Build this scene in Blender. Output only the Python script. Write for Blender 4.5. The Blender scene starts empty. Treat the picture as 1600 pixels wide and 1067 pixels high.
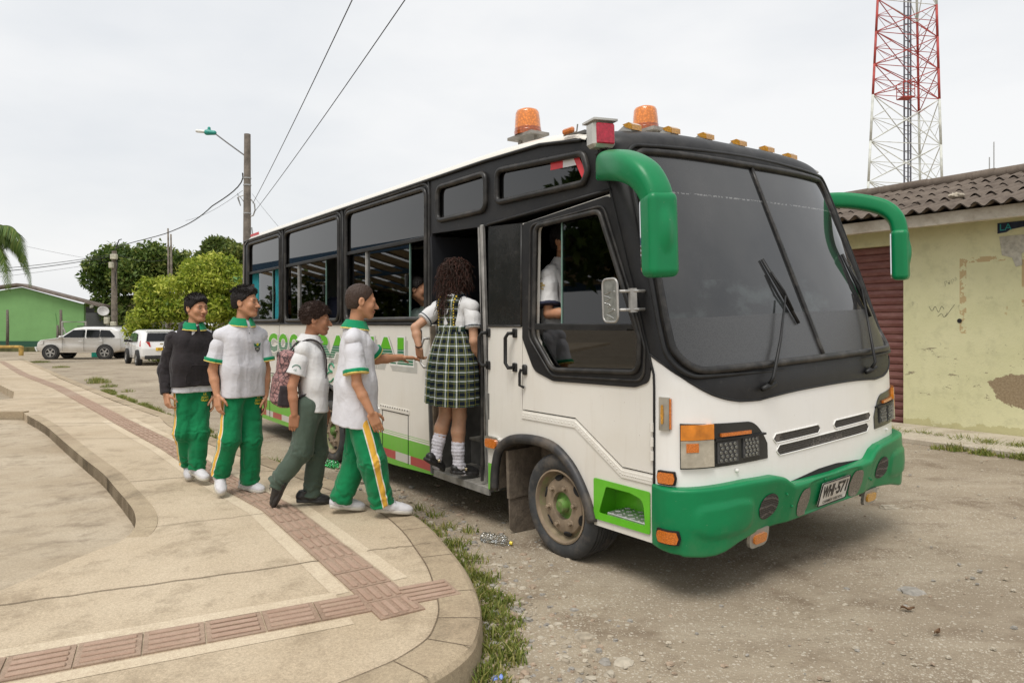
import bpy, bmesh, math, random
import numpy as np
from mathutils import Vector, Matrix
from mathutils.bvhtree import BVHTree
from mathutils.geometry import tessellate_polygon

random.seed(7)
RNG = np.random.default_rng(11)
SC = bpy.context.scene
COL = SC.collection

# ------------------------------------------------------------------ camera
EYE = 1.48
cam_data = bpy.data.cameras.new("camera")
cam_data.sensor_width = 36.0
cam_data.lens = 24.0
cam_data.shift_y = -0.0172
cam_data.clip_start = 0.05
cam_data.clip_end = 3000
cam = bpy.data.objects.new("camera", cam_data)
cam.location = (0, 0, EYE)
cam.rotation_euler = (math.radians(90), 0, 0)
COL.objects.link(cam)
SC.camera = cam

# ------------------------------------------------------------------ overcast sky
SUN_EL, SUN_AZ = math.radians(62), math.radians(205)      # azimuth clockwise from +Y
world = bpy.data.worlds.new("World")
SC.world = world
world.use_nodes = True
nt = world.node_tree
for n in list(nt.nodes):
    nt.nodes.remove(n)
w_out = nt.nodes.new("ShaderNodeOutputWorld")
w_bg = nt.nodes.new("ShaderNodeBackground")
w_sky = nt.nodes.new("ShaderNodeTexSky")
w_sky.sky_type = 'NISHITA'
w_sky.sun_disc = False
w_sky.sun_elevation = SUN_EL
w_sky.sun_rotation = SUN_AZ
w_sky.air_density = 1.5
w_sky.dust_density = 3.0
w_gain = nt.nodes.new("ShaderNodeMix"); w_gain.data_type = 'RGBA'; w_gain.blend_type = 'MULTIPLY'
w_gain.inputs[0].default_value = 1.0
w_gain.inputs[7].default_value = (0.10, 0.10, 0.10, 1)
nt.links.new(w_sky.outputs[0], w_gain.inputs[6])
w_tc = nt.nodes.new("ShaderNodeTexCoord")
w_map = nt.nodes.new("ShaderNodeMapping")
w_map.inputs['Scale'].default_value = (1.0, 1.0, 2.6)
w_map.inputs['Location'].default_value = (3.1, 0.7, 0.2)
nt.links.new(w_tc.outputs['Generated'], w_map.inputs[0])
w_noise = nt.nodes.new("ShaderNodeTexNoise")
w_noise.inputs['Scale'].default_value = 2.2
w_noise.inputs['Detail'].default_value = 5.0
w_noise.inputs['Roughness'].default_value = 0.52
nt.links.new(w_map.outputs[0], w_noise.inputs['Vector'])
w_ramp = nt.nodes.new("ShaderNodeValToRGB")
w_ramp.color_ramp.elements[0].position = 0.30
w_ramp.color_ramp.elements[0].color = (0.825, 0.845, 0.872, 1)
w_ramp.color_ramp.elements[1].position = 0.62
w_ramp.color_ramp.elements[1].color = (0.975, 0.975, 0.975, 1)
nt.links.new(w_noise.outputs[0], w_ramp.inputs[0])
w_mix = nt.nodes.new("ShaderNodeMix"); w_mix.data_type = 'RGBA'
w_mix.inputs[0].default_value = 0.90
nt.links.new(w_gain.outputs[2], w_mix.inputs[6])
nt.links.new(w_ramp.outputs[0], w_mix.inputs[7])
nt.links.new(w_mix.outputs[2], w_bg.inputs[0])
w_bg.inputs[1].default_value = 1.0
nt.links.new(w_bg.outputs[0], w_out.inputs[0])

sun_data = bpy.data.lights.new("sun", 'SUN')
sun_data.energy = 2.4
sun_data.angle = math.radians(28)
sun_data.color = (1.0, 0.965, 0.91)
sun = bpy.data.objects.new("sun", sun_data)
sd = Vector((math.sin(SUN_AZ) * math.cos(SUN_EL), math.cos(SUN_AZ) * math.cos(SUN_EL), math.sin(SUN_EL)))
sun.rotation_euler = (-sd).to_track_quat('-Z', 'Y').to_euler()
sun.location = sd * 40
COL.objects.link(sun)

SC.view_settings.view_transform = 'Standard'
SC.view_settings.look = 'None'
SC.view_settings.exposure = 0.05
SC.view_settings.gamma = 1.0
SC.view_settings.use_curve_mapping = False
SC.cycles.max_bounces = 8
SC.cycles.transparent_max_bounces = 12
SC.cycles.use_denoising = True

# ------------------------------------------------------------------ materials
def new_mat(name):
    m = bpy.data.materials.new(name)
    m.use_nodes = True
    t = m.node_tree
    return m, t, t.nodes["Principled BSDF"]

def N(t, kind, **kw):
    n = t.nodes.new(kind)
    for k, v in kw.items():
        if hasattr(n, k):
            setattr(n, k, v)
        else:
            n.inputs[k].default_value = v
    return n

def rgb(c):
    return (c[0], c[1], c[2], 1)

def mixc(t, fac, a, b, blend='MIX'):
    n = t.nodes.new("ShaderNodeMix"); n.data_type = 'RGBA'; n.blend_type = blend
    for i, x in ((0, fac), (6, a), (7, b)):
        if isinstance(x, (int, float)):
            n.inputs[i].default_value = x
        elif isinstance(x, (tuple, list)):
            n.inputs[i].default_value = rgb(x)
        else:
            t.links.new(x, n.inputs[i])
    return n.outputs[2]

def mth(t, op, a, b=None, c=None, clamp=False):
    n = t.nodes.new("ShaderNodeMath"); n.operation = op; n.use_clamp = clamp
    for i, x in enumerate((a, b, c)):
        if x is None:
            continue
        if isinstance(x, (int, float)):
            n.inputs[i].default_value = x
        else:
            t.links.new(x, n.inputs[i])
    return n.outputs[0]

def band(t, v, lo, hi):
    return mth(t, 'MULTIPLY', mth(t, 'GREATER_THAN', v, lo), mth(t, 'LESS_THAN', v, hi))

def noise(t, scale, detail=4, rough=0.55, vec=None, stretch=None, coord='Object'):
    if vec is None:
        vec = t.nodes.new("ShaderNodeTexCoord").outputs[coord]
    if stretch:
        mp = t.nodes.new("ShaderNodeMapping"); mp.inputs['Scale'].default_value = stretch
        t.links.new(vec, mp.inputs[0]); vec = mp.outputs[0]
    n = N(t, "ShaderNodeTexNoise", Scale=scale, Detail=detail, Roughness=rough)
    t.links.new(vec, n.inputs['Vector'])
    return n.outputs[0]

def ramp(t, fac, stops, interp='LINEAR'):
    n = t.nodes.new("ShaderNodeValToRGB")
    cr = n.color_ramp; cr.interpolation = interp
    while len(cr.elements) < len(stops):
        cr.elements.new(0.5)
    for e, (p, c) in zip(cr.elements, stops):
        e.position = p; e.color = rgb(c) if len(c) == 3 else c
    t.links.new(fac, n.inputs[0])
    return n.outputs[0]

def set_bump(t, p, height, strength=0.3, dist=0.01):
    b = N(t, "ShaderNodeBump", Strength=strength, Distance=dist)
    t.links.new(height, b.inputs['Height'])
    t.links.new(b.outputs[0], p.inputs['Normal'])

def setc(t, p, c):
    if isinstance(c, (tuple, list)):
        p.inputs['Base Color'].default_value = rgb(c)
    else:
        t.links.new(c, p.inputs['Base Color'])

_simple = {}
def simple(name, col, rough=0.5, metal=0.0, var=0.12, scale=8.0, bump=0.0, bscale=60.0, spec=0.5, coat=0.0, dirt=None, dscale=3.0):
    if name in _simple:
        return _simple[name]
    m, t, p = new_mat(name)
    c = tuple(col)
    nz = noise(t, scale, 5)
    a = mixc(t, ramp(t, nz, [(0.3, (0, 0, 0)), (0.7, (1, 1, 1))]), tuple(x * (1 - var) for x in c), tuple(min(1, x * (1 + var)) for x in c))
    if dirt:
        d = noise(t, dscale, 6, 0.65)
        a = mixc(t, ramp(t, d, [(0.48, (0, 0, 0)), (0.75, (1, 1, 1))]), a, dirt)
    setc(t, p, a)
    p.inputs['Roughness'].default_value = rough
    p.inputs['Metallic'].default_value = metal
    p.inputs['Specular IOR Level'].default_value = spec
    p.inputs['Coat Weight'].default_value = coat
    p.inputs['Coat Roughness'].default_value = 0.08
    if bump:
        set_bump(t, p, noise(t, bscale, 4), bump, 0.01)
    _simple[name] = m
    return m

def glass(name, tint=(0.25, 0.28, 0.28), refl=1.0, dens=0.3):
    m, t, p = new_mat(name)
    t.nodes.remove(p)
    out = [n for n in t.nodes if n.type == 'OUTPUT_MATERIAL'][0]
    tr = N(t, "ShaderNodeBsdfTransparent"); tr.inputs[0].default_value = rgb(tint)
    gl = N(t, "ShaderNodeBsdfGlossy"); gl.inputs[0].default_value = (refl, refl, refl, 1); gl.inputs['Roughness'].default_value = 0.02
    fr = N(t, "ShaderNodeFresnel"); fr.inputs[0].default_value = 1.55
    f = mth(t, 'ADD', mth(t, 'MULTIPLY', fr.outputs[0], 1.0), 0.02)
    mx = t.nodes.new("ShaderNodeMixShader")
    t.links.new(f, mx.inputs[0]); t.links.new(tr.outputs[0], mx.inputs[1]); t.links.new(gl.outputs[0], mx.inputs[2])
    t.links.new(mx.outputs[0], out.inputs[0])
    return m

# ------------------------------------------------------------------ objects
def empty(name, loc=(0, 0, 0), rz=0.0, label=None, cat=None, group=None, kind=None, parent=None):
    o = bpy.data.objects.new(name, None)
    o.location = loc; o.rotation_euler = (0, 0, rz); o.empty_display_size = 0.2
    COL.objects.link(o)
    if parent is not None:
        o.parent = parent
    return tag(o, label, cat, group, kind)

def tag(o, label=None, cat=None, group=None, kind=None):
    if label: o["label"] = label
    if cat: o["category"] = cat
    if group: o["group"] = group
    if kind: o["kind"] = kind
    return o

def link_mesh(name, verts, faces, mats, parent=None, smooth=False, fmat=None, auto=None, loc=None, attrs=None):
    me = bpy.data.meshes.new(name)
    v = np.asarray(verts, dtype=np.float32).reshape(-1, 3)
    if isinstance(faces, np.ndarray):
        nf, k = faces.shape
        me.vertices.add(len(v)); me.vertices.foreach_set("co", v.ravel())
        me.loops.add(nf * k); me.loops.foreach_set("vertex_index", faces.astype(np.int32).ravel())
        me.polygons.add(nf)
        me.polygons.foreach_set("loop_start", np.arange(0, nf * k, k, dtype=np.int32))
        me.update(calc_edges=True)
        me.validate()
    else:
        me.from_pydata([tuple(map(float, x)) for x in v], [], faces)
        me.update()
    if not isinstance(mats, (list, tuple)):
        mats = [mats]
    for m in mats:
        me.materials.append(m)
    if fmat is not None and len(fmat) == len(me.polygons):
        me.polygons.foreach_set("material_index", np.asarray(fmat, dtype=np.int32))
    if smooth:
        me.polygons.foreach_set("use_smooth", np.ones(len(me.polygons), dtype=bool))
    if attrs:
        for an, av in attrs.items():
            a = me.attributes.new(an, 'FLOAT', 'POINT')
            if len(a.data) == len(av):
                a.data.foreach_set("value", np.asarray(av, dtype=np.float32))
    o = bpy.data.objects.new(name, me)
    COL.objects.link(o)
    if parent is not None:
        o.parent = parent
    if loc is not None:
        o.location = loc
    if auto is not None:
        try:
            me.set_sharp_from_angle(angle=math.radians(auto))
        except Exception:
            pass
    return o

class MB:
    """collects shapes that end up as one mesh object"""
    def __init__(s):
        s.v = []; s.f = []; s.m = []
    def add(s, verts, faces, mi=0):
        b = len(s.v)
        s.v += [tuple(map(float, x)) for x in verts]
        s.f += [tuple(int(i) + b for i in fc) for fc in faces]
        s.m += [mi] * len(faces)
        return s
    def box(s, c, d, mi=0, R=None, bev=0.0):
        x, y, z = d[0] / 2, d[1] / 2, d[2] / 2
        if bev > 0:
            bv = min(bev, x * .9, y * .9, z * .9)
            pts = []; idx = {}
            for sx in (-1, 1):
                for sy in (-1, 1):
                    for sz in (-1, 1):
                        for k, (a, b2, c2) in enumerate(((1, 0, 0), (0, 1, 0), (0, 0, 1))):
                            idx[(sx, sy, sz, k)] = len(pts)
                            pts.append((sx * (x - bv * (1 - a)), sy * (y - bv * (1 - b2)), sz * (z - bv * (1 - c2))))
            F = []
            for k in range(3):
                o = [i for i in range(3) if i != k]
                for sg in (-1, 1):
                    q = []
                    for (p, r) in ((-1, -1), (1, -1), (1, 1), (-1, 1)):
                        sgn = [0, 0, 0]; sgn[k] = sg; sgn[o[0]] = p; sgn[o[1]] = r
                        q.append(idx[(sgn[0], sgn[1], sgn[2], k)])
                    F.append(q if (sg > 0) == (k != 1) else q[::-1])
            for k in range(3):                       # edge bevels
                o = [i for i in range(3) if i != k]
                for p in (-1, 1):
                    for r in (-1, 1):
                        q = []
                        for (e, kk) in ((-1, o[0]), (1, o[0]), (1, o[1]), (-1, o[1])):
                            sgn = [0, 0, 0]; sgn[k] = e; sgn[o[0]] = p; sgn[o[1]] = r
                            q.append(idx[(sgn[0], sgn[1], sgn[2], kk)])
                        F.append(q)
            for sx in (-1, 1):
                for sy in (-1, 1):
                    for sz in (-1, 1):
                        F.append([idx[(sx, sy, sz, k)] for k in range(3)])
            P = pts; 
        else:
            P = [(-x, -y, -z), (x, -y, -z), (x, y, -z), (-x, y, -z), (-x, -y, z), (x, -y, z), (x, y, z), (-x, y, z)]
            F = [(0, 3, 2, 1), (4, 5, 6, 7), (0, 1, 5, 4), (1, 2, 6, 5), (2, 3, 7, 6), (3, 0, 4, 7)]
        P = [Vector(p) for p in P]
        if R is not None:
            P = [R @ p for p in P]
        return s.add([(p.x + c[0], p.y + c[1], p.z + c[2]) for p in P], F, mi)
    def tube(s, path, r, n=8, mi=0, closed=False, cap=True, sq=1.0):
        """r: radius or list; rz: list of (w,h) for elliptical section"""
        P = [Vector(p) for p in path]; k = len(P)
        rings = []
        up = None
        for i in range(k):
            a = P[(i - 1) % k] if (closed or i > 0) else P[i]
            b = P[(i + 1) % k] if (closed or i < k - 1) else P[i]
            d = (b - a)
            d = d.normalized() if d.length > 1e-9 else Vector((0, 0, 1))
            if up is None:
                up = Vector((0, 0, 1)) if abs(d.z) < .9 else Vector((1, 0, 0))
            sd_ = d.cross(up)
            if sd_.length < 1e-6:
                sd_ = d.orthogonal()
            sd_.normalize(); up = sd_.cross(d).normalized()
            rr = r[i] if isinstance(r, (list, tuple)) else r
            if isinstance(rr, (list, tuple)):
                ra, rb = rr
            else:
                ra = rb = rr
            pw = lambda q: math.copysign(abs(q) ** sq, q)
            rings.append([P[i] + sd_ * (ra * pw(math.cos(2 * math.pi * j / n))) + up * (rb * pw(math.sin(2 * math.pi * j / n))) for j in range(n)])
        V = [tuple(q) for R_ in rings for q in R_]
        F = []
        for i in range(k if closed else k - 1):
            for j in range(n):
                a, b = i * n + j, i * n + (j + 1) % n
                c, d = ((i + 1) % k) * n + (j + 1) % n, ((i + 1) % k) * n + j
                F.append((a, b, c, d))
        if cap and not closed:
            F.append(tuple(range(n))[::-1]); F.append(tuple((k - 1) * n + j for j in range(n)))
        return s.add(V, F, mi)
    def cyl(s, a, b, r, r2=None, n=16, mi=0, cap=True):
        return s.tube([a, b], [r, r if r2 is None else r2], n, mi, cap=cap)
    def lathe(s, prof, n=24, mi=0, M=None, mis=None):
        """prof: (radius, height) pairs round local z, placed by M"""
        V = []; F = []
        for (r, h) in prof:
            for j in range(n):
                a = 2 * math.pi * j / n
                p = Vector((r * math.cos(a), r * math.sin(a), h))
                V.append(M @ p if M is not None else p)
        b = len(s.v); s.v += [tuple(p) for p in V]
        for i in range(len(prof) - 1):
            for j in range(n):
                s.f.append((b + i * n + j, b + i * n + (j + 1) % n, b + (i + 1) * n + (j + 1) % n, b + (i + 1) * n + j))
                s.m.append(mis[i] if mis else mi)
        return s
    def prism(s, outline, holes, f, t0, t1, mi=0):
        """outline/holes: 2-D loops; f(u, v, t) -> 3-D point; slab between t0 and t1"""
        loops = [outline] + list(holes)
        flat = [p for l in loops for p in l]
        tri = tessellate_polygon([[Vector((p[0], p[1], 0)) for p in l] for l in loops])
        n = len(flat); b = len(s.v)
        s.v += [tuple(f(p[0], p[1], t0)) for p in flat] + [tuple(f(p[0], p[1], t1)) for p in flat]
        for (i, j, k) in tri:
            s.f.append((b + i, b + j, b + k)); s.m.append(mi)
            s.f.append((b + n + k, b + n + j, b + n + i)); s.m.append(mi)
        o = 0
        for l in loops:
            for i in range(len(l)):
                j = (i + 1) % len(l)
                s.f.append((b + o + i, b + o + j, b + n + o + j, b + n + o + i)); s.m.append(mi)
            o += len(l)
        return s
    def build(s, name, mats, parent=None, smooth=False, auto=None, loc=None, fix=True, label=None):
        o = link_mesh(name, s.v, s.f, mats, parent, smooth, None, None, loc)
        me = o.data
        me.polygons.foreach_set("material_index", np.asarray(s.m, dtype=np.int32)) if len(me.polygons) == len(s.m) else None
        if fix:
            bm = bmesh.new(); bm.from_mesh(me)
            bmesh.ops.recalc_face_normals(bm, faces=bm.faces)
            bm.to_mesh(me); bm.free()
        if smooth and auto is not None:
            me.set_sharp_from_angle(angle=math.radians(auto))
        if label:
            o["label"] = label
        return o

def rpoly(pts, r, n=5):
    """polygon with rounded corners; r a number or one per corner"""
    out = []; k = len(pts)
    for i in range(k):
        p0, p1, p2 = Vector(pts[i - 1]), Vector(pts[i]), Vector(pts[(i + 1) % k])
        rr = r[i] if isinstance(r, (list, tuple)) else r
        a, b = (p0 - p1), (p2 - p1)
        la, lb = a.length, b.length
        a.normalize(); b.normalize()
        ang = math.acos(max(-1, min(1, a.dot(b))))
        if rr <= 0 or ang > 3.1:
            out.append(tuple(p1)); continue
        d = min(rr / math.tan(ang / 2), la * .49, lb * .49)
        s, e = p1 + a * d, p1 + b * d
        for j in range(n + 1):
            t = j / n
            q = s * (1 - t) ** 2 + p1 * 2 * t * (1 - t) + e * t ** 2
            out.append((q.x, q.y))
    return out

def rect(x0, x1, z0, z1):
    return [(x0, z0), (x1, z0), (x1, z1), (x0, z1)]

def text_mesh(body, size=1.0, shear=0.0, offset=0.0, extrude=0.0, align='LEFT', spacing=1.0, res=3):
    cu = bpy.data.curves.new("lettering", 'FONT')
    cu.body = body; cu.size = size; cu.shear = shear; cu.offset = offset; cu.extrude = extrude
    cu.align_x = align; cu.space_character = spacing; cu.resolution_u = res
    ob = bpy.data.objects.new("lettering", cu)
    COL.objects.link(ob)
    dg = bpy.context.evaluated_depsgraph_get()
    me = bpy.data.meshes.new_from_object(ob.evaluated_get(dg))
    V = np.array([v.co[:] for v in me.vertices]) if len(me.vertices) else np.zeros((0, 3))
    F = [tuple(p.vertices) for p in me.polygons]
    bpy.data.objects.remove(ob); bpy.data.curves.remove(cu); bpy.data.meshes.remove(me)
    return V, F

# ------------------------------------------------------------------ solid-distance modelling (smooth bodies, cloth, moulded parts)
def V3(p): return np.asarray(p, dtype=np.float64)

def cone(a, b, ra, rb=None, k=0.0, op='u'):
    a, b = V3(a), V3(b); rb = ra if rb is None else rb
    ab = b - a; L2 = max(float(ab @ ab), 1e-12)
    def f(p):
        d = p - a
        t = np.clip((d @ ab) / L2, 0, 1)
        q = d - t[:, None] * ab
        return np.sqrt((q * q).sum(1)) - (ra + (rb - ra) * t)
    return (f, k, op)

def ell(c, r, R=None, k=0.0, op='u'):
    c, r = V3(c), V3(r); R = np.eye(3) if R is None else np.asarray(R)
    def f(p):
        q = (p - c) @ R
        k0 = np.sqrt(((q / r) ** 2).sum(1)); k1 = np.sqrt(((q / (r * r)) ** 2).sum(1))
        return k0 * (k0 - 1) / np.maximum(k1, 1e-6)
    return (f, k, op)

def rbox(c, h, rad, R=None, k=0.0, op='u'):
    c, h = V3(c), V3(h); R = np.eye(3) if R is None else np.asarray(R)
    def f(p):
        q = np.abs((p - c) @ R) - (h - rad)
        return np.sqrt((np.maximum(q, 0) ** 2).sum(1)) + np.minimum(q.max(1), 0) - rad
    return (f, k, op)

def plane(pt, n, k=0.0, op='i'):
    pt, n = V3(pt), V3(n); n = n / np.linalg.norm(n)
    return (lambda p: (p - pt) @ n, k, op)

def torus(c, ax, R0, r0, k=0.0, op='u', sq=(1, 1)):
    c = V3(c); ax = V3(ax); ax = ax / np.linalg.norm(ax)
    def f(p):
        d = p - c; h = d @ ax
        q = np.sqrt(((d - h[:, None] * ax) ** 2).sum(1)) - R0
        return np.sqrt((q / sq[0]) ** 2 + (h / sq[1]) ** 2) * min(sq) - r0
    return (f, k, op)

def _comb(d, e, k, op):
    if op == 'u':
        if k <= 0: return np.minimum(d, e)
        h = np.maximum(k - np.abs(d - e), 0) / k
        return np.minimum(d, e) - h * h * k * .25
    if op == 's':
        e = -e
    if k <= 0: return np.maximum(d, e)
    h = np.maximum(k - np.abs(d - e), 0) / k
    return np.maximum(d, e) + h * h * k * .25

def sdf(prims, lo, hi, h, disp=None, amp=0.02):
    """surface-net mesh of the combined distance field -> (verts, quads)"""
    lo, hi = V3(lo), V3(hi)
    B = 8
    nb = np.ceil((hi - lo) / (h * B)).astype(int)
    n = nb * B + 1
    vol = np.ones(tuple(n), dtype=np.float32)
    gi = np.stack(np.meshgrid(*[np.arange(x) for x in nb], indexing='ij'), -1).reshape(-1, 3)
    cen = lo + (gi * B + B / 2) * h
    Rb = B * h * .5 * math.sqrt(3)
    D = []; d = None
    for (f, k, op) in prims:
        e = f(cen); D.append(e)
        d = e if d is None else _comb(d, e, k, op)
    D = np.stack(D)
    slack = Rb * 1.25 + amp + 0.015
    act = np.nonzero(np.abs(d) < slack)[0]
    loc = np.stack(np.meshgrid(*[np.arange(B + 1)] * 3, indexing='ij'), -1).reshape(-1, 3)
    inside = np.nonzero((np.abs(d) >= slack) & (d < 0))[0]
    for b in inside:
        x, y, z = gi[b] * B
        vol[x:x + B + 1, y:y + B + 1, z:z + B + 1] = -1
    cells = []
    for b in act:
        p = cen[b] + (loc - B / 2) * h
        dd = None
        for i, (f, k, op) in enumerate(prims):
            di = D[i, b]
            if op == 'u':
                if di > slack + k: continue
            elif op == 's':
                if di > slack + k: continue
            else:
                if di < -(slack + k): continue
            e = f(p)
            if dd is None:
                dd = e if op == 'u' else np.full(len(p), 1.0)
            else:
                dd = _comb(dd, e, k, op)
        if dd is None:
            continue
        if disp is not None:
            dd = dd + disp(p)
        x, y, z = gi[b] * B
        vol[x:x + B + 1, y:y + B + 1, z:z + B + 1] = dd.reshape(B + 1, B + 1, B + 1)
    s = vol < 0
    c8 = [(0, 0, 0), (1, 0, 0), (0, 1, 0), (1, 1, 0), (0, 0, 1), (1, 0, 1), (0, 1, 1), (1, 1, 1)]
    X, Y, Z = vol.shape
    cnt = np.zeros((X - 1, Y - 1, Z - 1), dtype=np.uint8)
    for (a, b, c) in c8:
        cnt += s[a:X - 1 + a, b:Y - 1 + b, c:Z - 1 + c]
    ci = np.argwhere((cnt > 0) & (cnt < 8))
    idx = -np.ones(cnt.shape, dtype=np.int64)
    idx[ci[:, 0], ci[:, 1], ci[:, 2]] = np.arange(len(ci))
    corner = np.stack([vol[ci[:, 0] + a, ci[:, 1] + b, ci[:, 2] + c] for (a, b, c) in c8], 1)
    acc = np.zeros((len(ci), 3)); num = np.zeros(len(ci))
    for (i, j) in ((0, 1), (2, 3), (4, 5), (6, 7), (0, 2), (1, 3), (4, 6), (5, 7), (0, 4), (1, 5), (2, 6), (3, 7)):
        vi, vj = corner[:, i], corner[:, j]
        m = (vi < 0) != (vj < 0)
        t = np.where(m, vi / np.where(m, vi - vj, 1), 0)
        pi, pj = np.array(c8[i], float), np.array(c8[j], float)
        acc += np.where(m[:, None], pi + t[:, None] * (pj - pi), 0); num += m
    verts = lo + (ci + acc / np.maximum(num, 1)[:, None]) * h
    quads = []
    for ax in range(3):
        u, w = (ax + 1) % 3, (ax + 2) % 3
        sl0 = [slice(None)] * 3; sl1 = [slice(None)] * 3
        sl0[ax] = slice(0, -1); sl1[ax] = slice(1, None)
        a, b = s[tuple(sl0)], s[tuple(sl1)]
        e = np.argwhere(a != b)
        e = e[(e[:, u] > 0) & (e[:, w] > 0) & (e[:, u] < vol.shape[u] - 1) & (e[:, w] < vol.shape[w] - 1)]
        if not len(e): continue
        neg = a[e[:, 0], e[:, 1], e[:, 2]]
        def cell(du, dw):
            q = e.copy(); q[:, u] += du; q[:, w] += dw
            return idx[q[:, 0], q[:, 1], q[:, 2]]
        q = np.stack([cell(-1, -1), cell(0, -1), cell(0, 0), cell(-1, 0)], 1)
        q[~neg] = q[~neg][:, ::-1]
        quads.append(q)
    Q = np.concatenate(quads) if quads else np.zeros((0, 4), int)
    Q = Q[(Q >= 0).all(1)]
    return verts, Q

def merge(parts):
    V = []; Q = []; o = 0
    for v, q in parts:
        V.append(v); Q.append(q + o); o += len(v)
    return np.concatenate(V), np.concatenate(Q)

def wob(p, s, seed=0):
    """cheap smooth noise, about -1..1"""
    r = np.random.default_rng(seed)
    out = np.zeros(len(p))
    for i in range(5):
        k = r.normal(size=3); k = k / np.linalg.norm(k) * (0.7 + .7 * r.random()) / s
        k2 = r.normal(size=3) / s * .6
        out += np.sin(p @ k * 2 * math.pi + r.random() * 6.28 + 1.3 * np.sin(p @ k2 * 2 * math.pi + r.random() * 6.28))
    return out / 3.2

def bvh_of(o):
    me = o.data
    return BVHTree.FromPolygons([v.co[:] for v in me.vertices], [tuple(p.vertices) for p in me.polygons])

def shrink(V, F, mat, tree, origin, right, up, name, parent, lift=0.004, mats=None, fm=None):
    """lay a flat 2-D mesh (V) on the surface behind it, along -normal"""
    right, up = Vector(right).normalized(), Vector(up).normalized()
    nrm = right.cross(up)
    out = []
    for v in V:
        p = Vector(origin) + right * float(v[0]) + up * float(v[1])
        h = tree.ray_cast(p + nrm * .25, -nrm, .6)
        q = h[0] + h[1] * 0 + nrm * lift if h[0] is not None else p
        out.append(q)
    return link_mesh(name, [tuple(q) for q in out], [tuple(f) for f in F], mats or mat, parent, False, fm)

# ------------------------------------------------------------------ ground, pavement
def gz(y):
    return -0.014 * min(max(y - 10.0, 0.0), 26.0)

def mat_ground():
    m, t, p = new_mat("gravel_road")
    tc = t.nodes.new("ShaderNodeTexCoord").outputs['Object']
    big = noise(t, 0.45, 5, 0.6, tc)
    mid = noise(t, 1.7, 7, 0.7, tc)
    c = mixc(t, ramp(t, big, [(0.35, (0, 0, 0)), (0.65, (1, 1, 1))]), (0.265, 0.215, 0.155), (0.355, 0.295, 0.215))
    c = mixc(t, ramp(t, mid, [(0.50, (0, 0, 0)), (0.64, (0.75, 0.75, 0.75))]), c, (0.175, 0.130, 0.088))
    tracks = noise(t, 1.1, 5, 0.6, tc, (0.9, 3.2, 1))
    c = mixc(t, ramp(t, tracks, [(0.50, (0, 0, 0)), (0.68, (0.55, 0.55, 0.55))]), c, (0.41, 0.35, 0.265))
    for sc, thr, cols in ((38.0, 0.30, ((0.22, 0.20, 0.175), (0.62, 0.57, 0.48))), (95.0, 0.36, ((0.13, 0.12, 0.105), (0.66, 0.60, 0.50)))):
        v = N(t, "ShaderNodeTexVoronoi", Scale=sc); t.links.new(tc, v.inputs['Vector'])
        stone = ramp(t, v.outputs['Color'], [(0.0, cols[0]), (0.5, (0.40, 0.35, 0.27)), (1.0, cols[1])])
        sel = N(t, "ShaderNodeSeparateColor"); t.links.new(v.outputs['Color'], sel.inputs[0])
        clus = ramp(t, noise(t, 1.3, 5, .65, tc), [(.38, (.35, .35, .35)), (.62, (.92, .92, .92))])
        on = mth(t, 'MULTIPLY', mth(t, 'LESS_THAN', v.outputs['Distance'], thr), mth(t, 'GREATER_THAN', sel.outputs[1], clus))
        c = mixc(t, mth(t, 'MULTIPLY', on, 0.65), c, stone)
    fine = noise(t, 260.0, 3, 0.7, tc)
    c = mixc(t, 0.75, c, ramp(t, fine, [(0.3, (0.35, 0.35, 0.35)), (0.7, (0.68, 0.68, 0.68))]), 'OVERLAY')
    setc(t, p, c)
    p.inputs['Roughness'].default_value = 0.92
    p.inputs['Specular IOR Level'].default_value = 0.25
    v2 = N(t, "ShaderNodeTexVoronoi", Scale=55.0); t.links.new(tc, v2.inputs['Vector'])
    hgt = mth(t, 'ADD', mth(t, 'MULTIPLY', v2.outputs['Distance'], -0.5), mth(t, 'ADD', noise(t, 18.0, 6, 0.7, tc), mth(t, 'MULTIPLY', fine, 0.4)))
    set_bump(t, p, hgt, 0.55, 0.02)
    return m

GROUND = mat_ground()
xs = np.concatenate([[-600, -200, -90], np.arange(-45, 30.1, 0.6), [60, 200, 600]])
ys = np.concatenate([[-60, -15], np.arange(-3, 36.1, 0.5), [36.5, 50, 80, 160, 400, 900]])
gx, gy = np.meshgrid(xs, ys, indexing='ij')
zz = -0.014 * np.clip(gy - 10, 0, 26)
pp = np.stack([gx.ravel(), gy.ravel(), np.zeros(gx.size)], 1)
near = np.exp(-((gx.ravel()) ** 2 + (gy.ravel() - 5) ** 2) / 900.0)
zz = zz.ravel() + near * (0.012 * wob(pp, 3.0, 1) + 0.006 * wob(pp, 1.3, 2)) - 0.012
V = np.stack([gx.ravel(), gy.ravel(), zz], 1)
nx, ny = len(xs), len(ys)
ii, jj = np.meshgrid(np.arange(nx - 1), np.arange(ny - 1), indexing='ij')
Q = np.stack([ii * ny + jj, (ii + 1) * ny + jj, (ii + 1) * ny + jj + 1, ii * ny + jj + 1], -1).reshape(-1, 4)
tag(link_mesh("ground", V, Q, GROUND, smooth=True), kind="structure")

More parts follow.
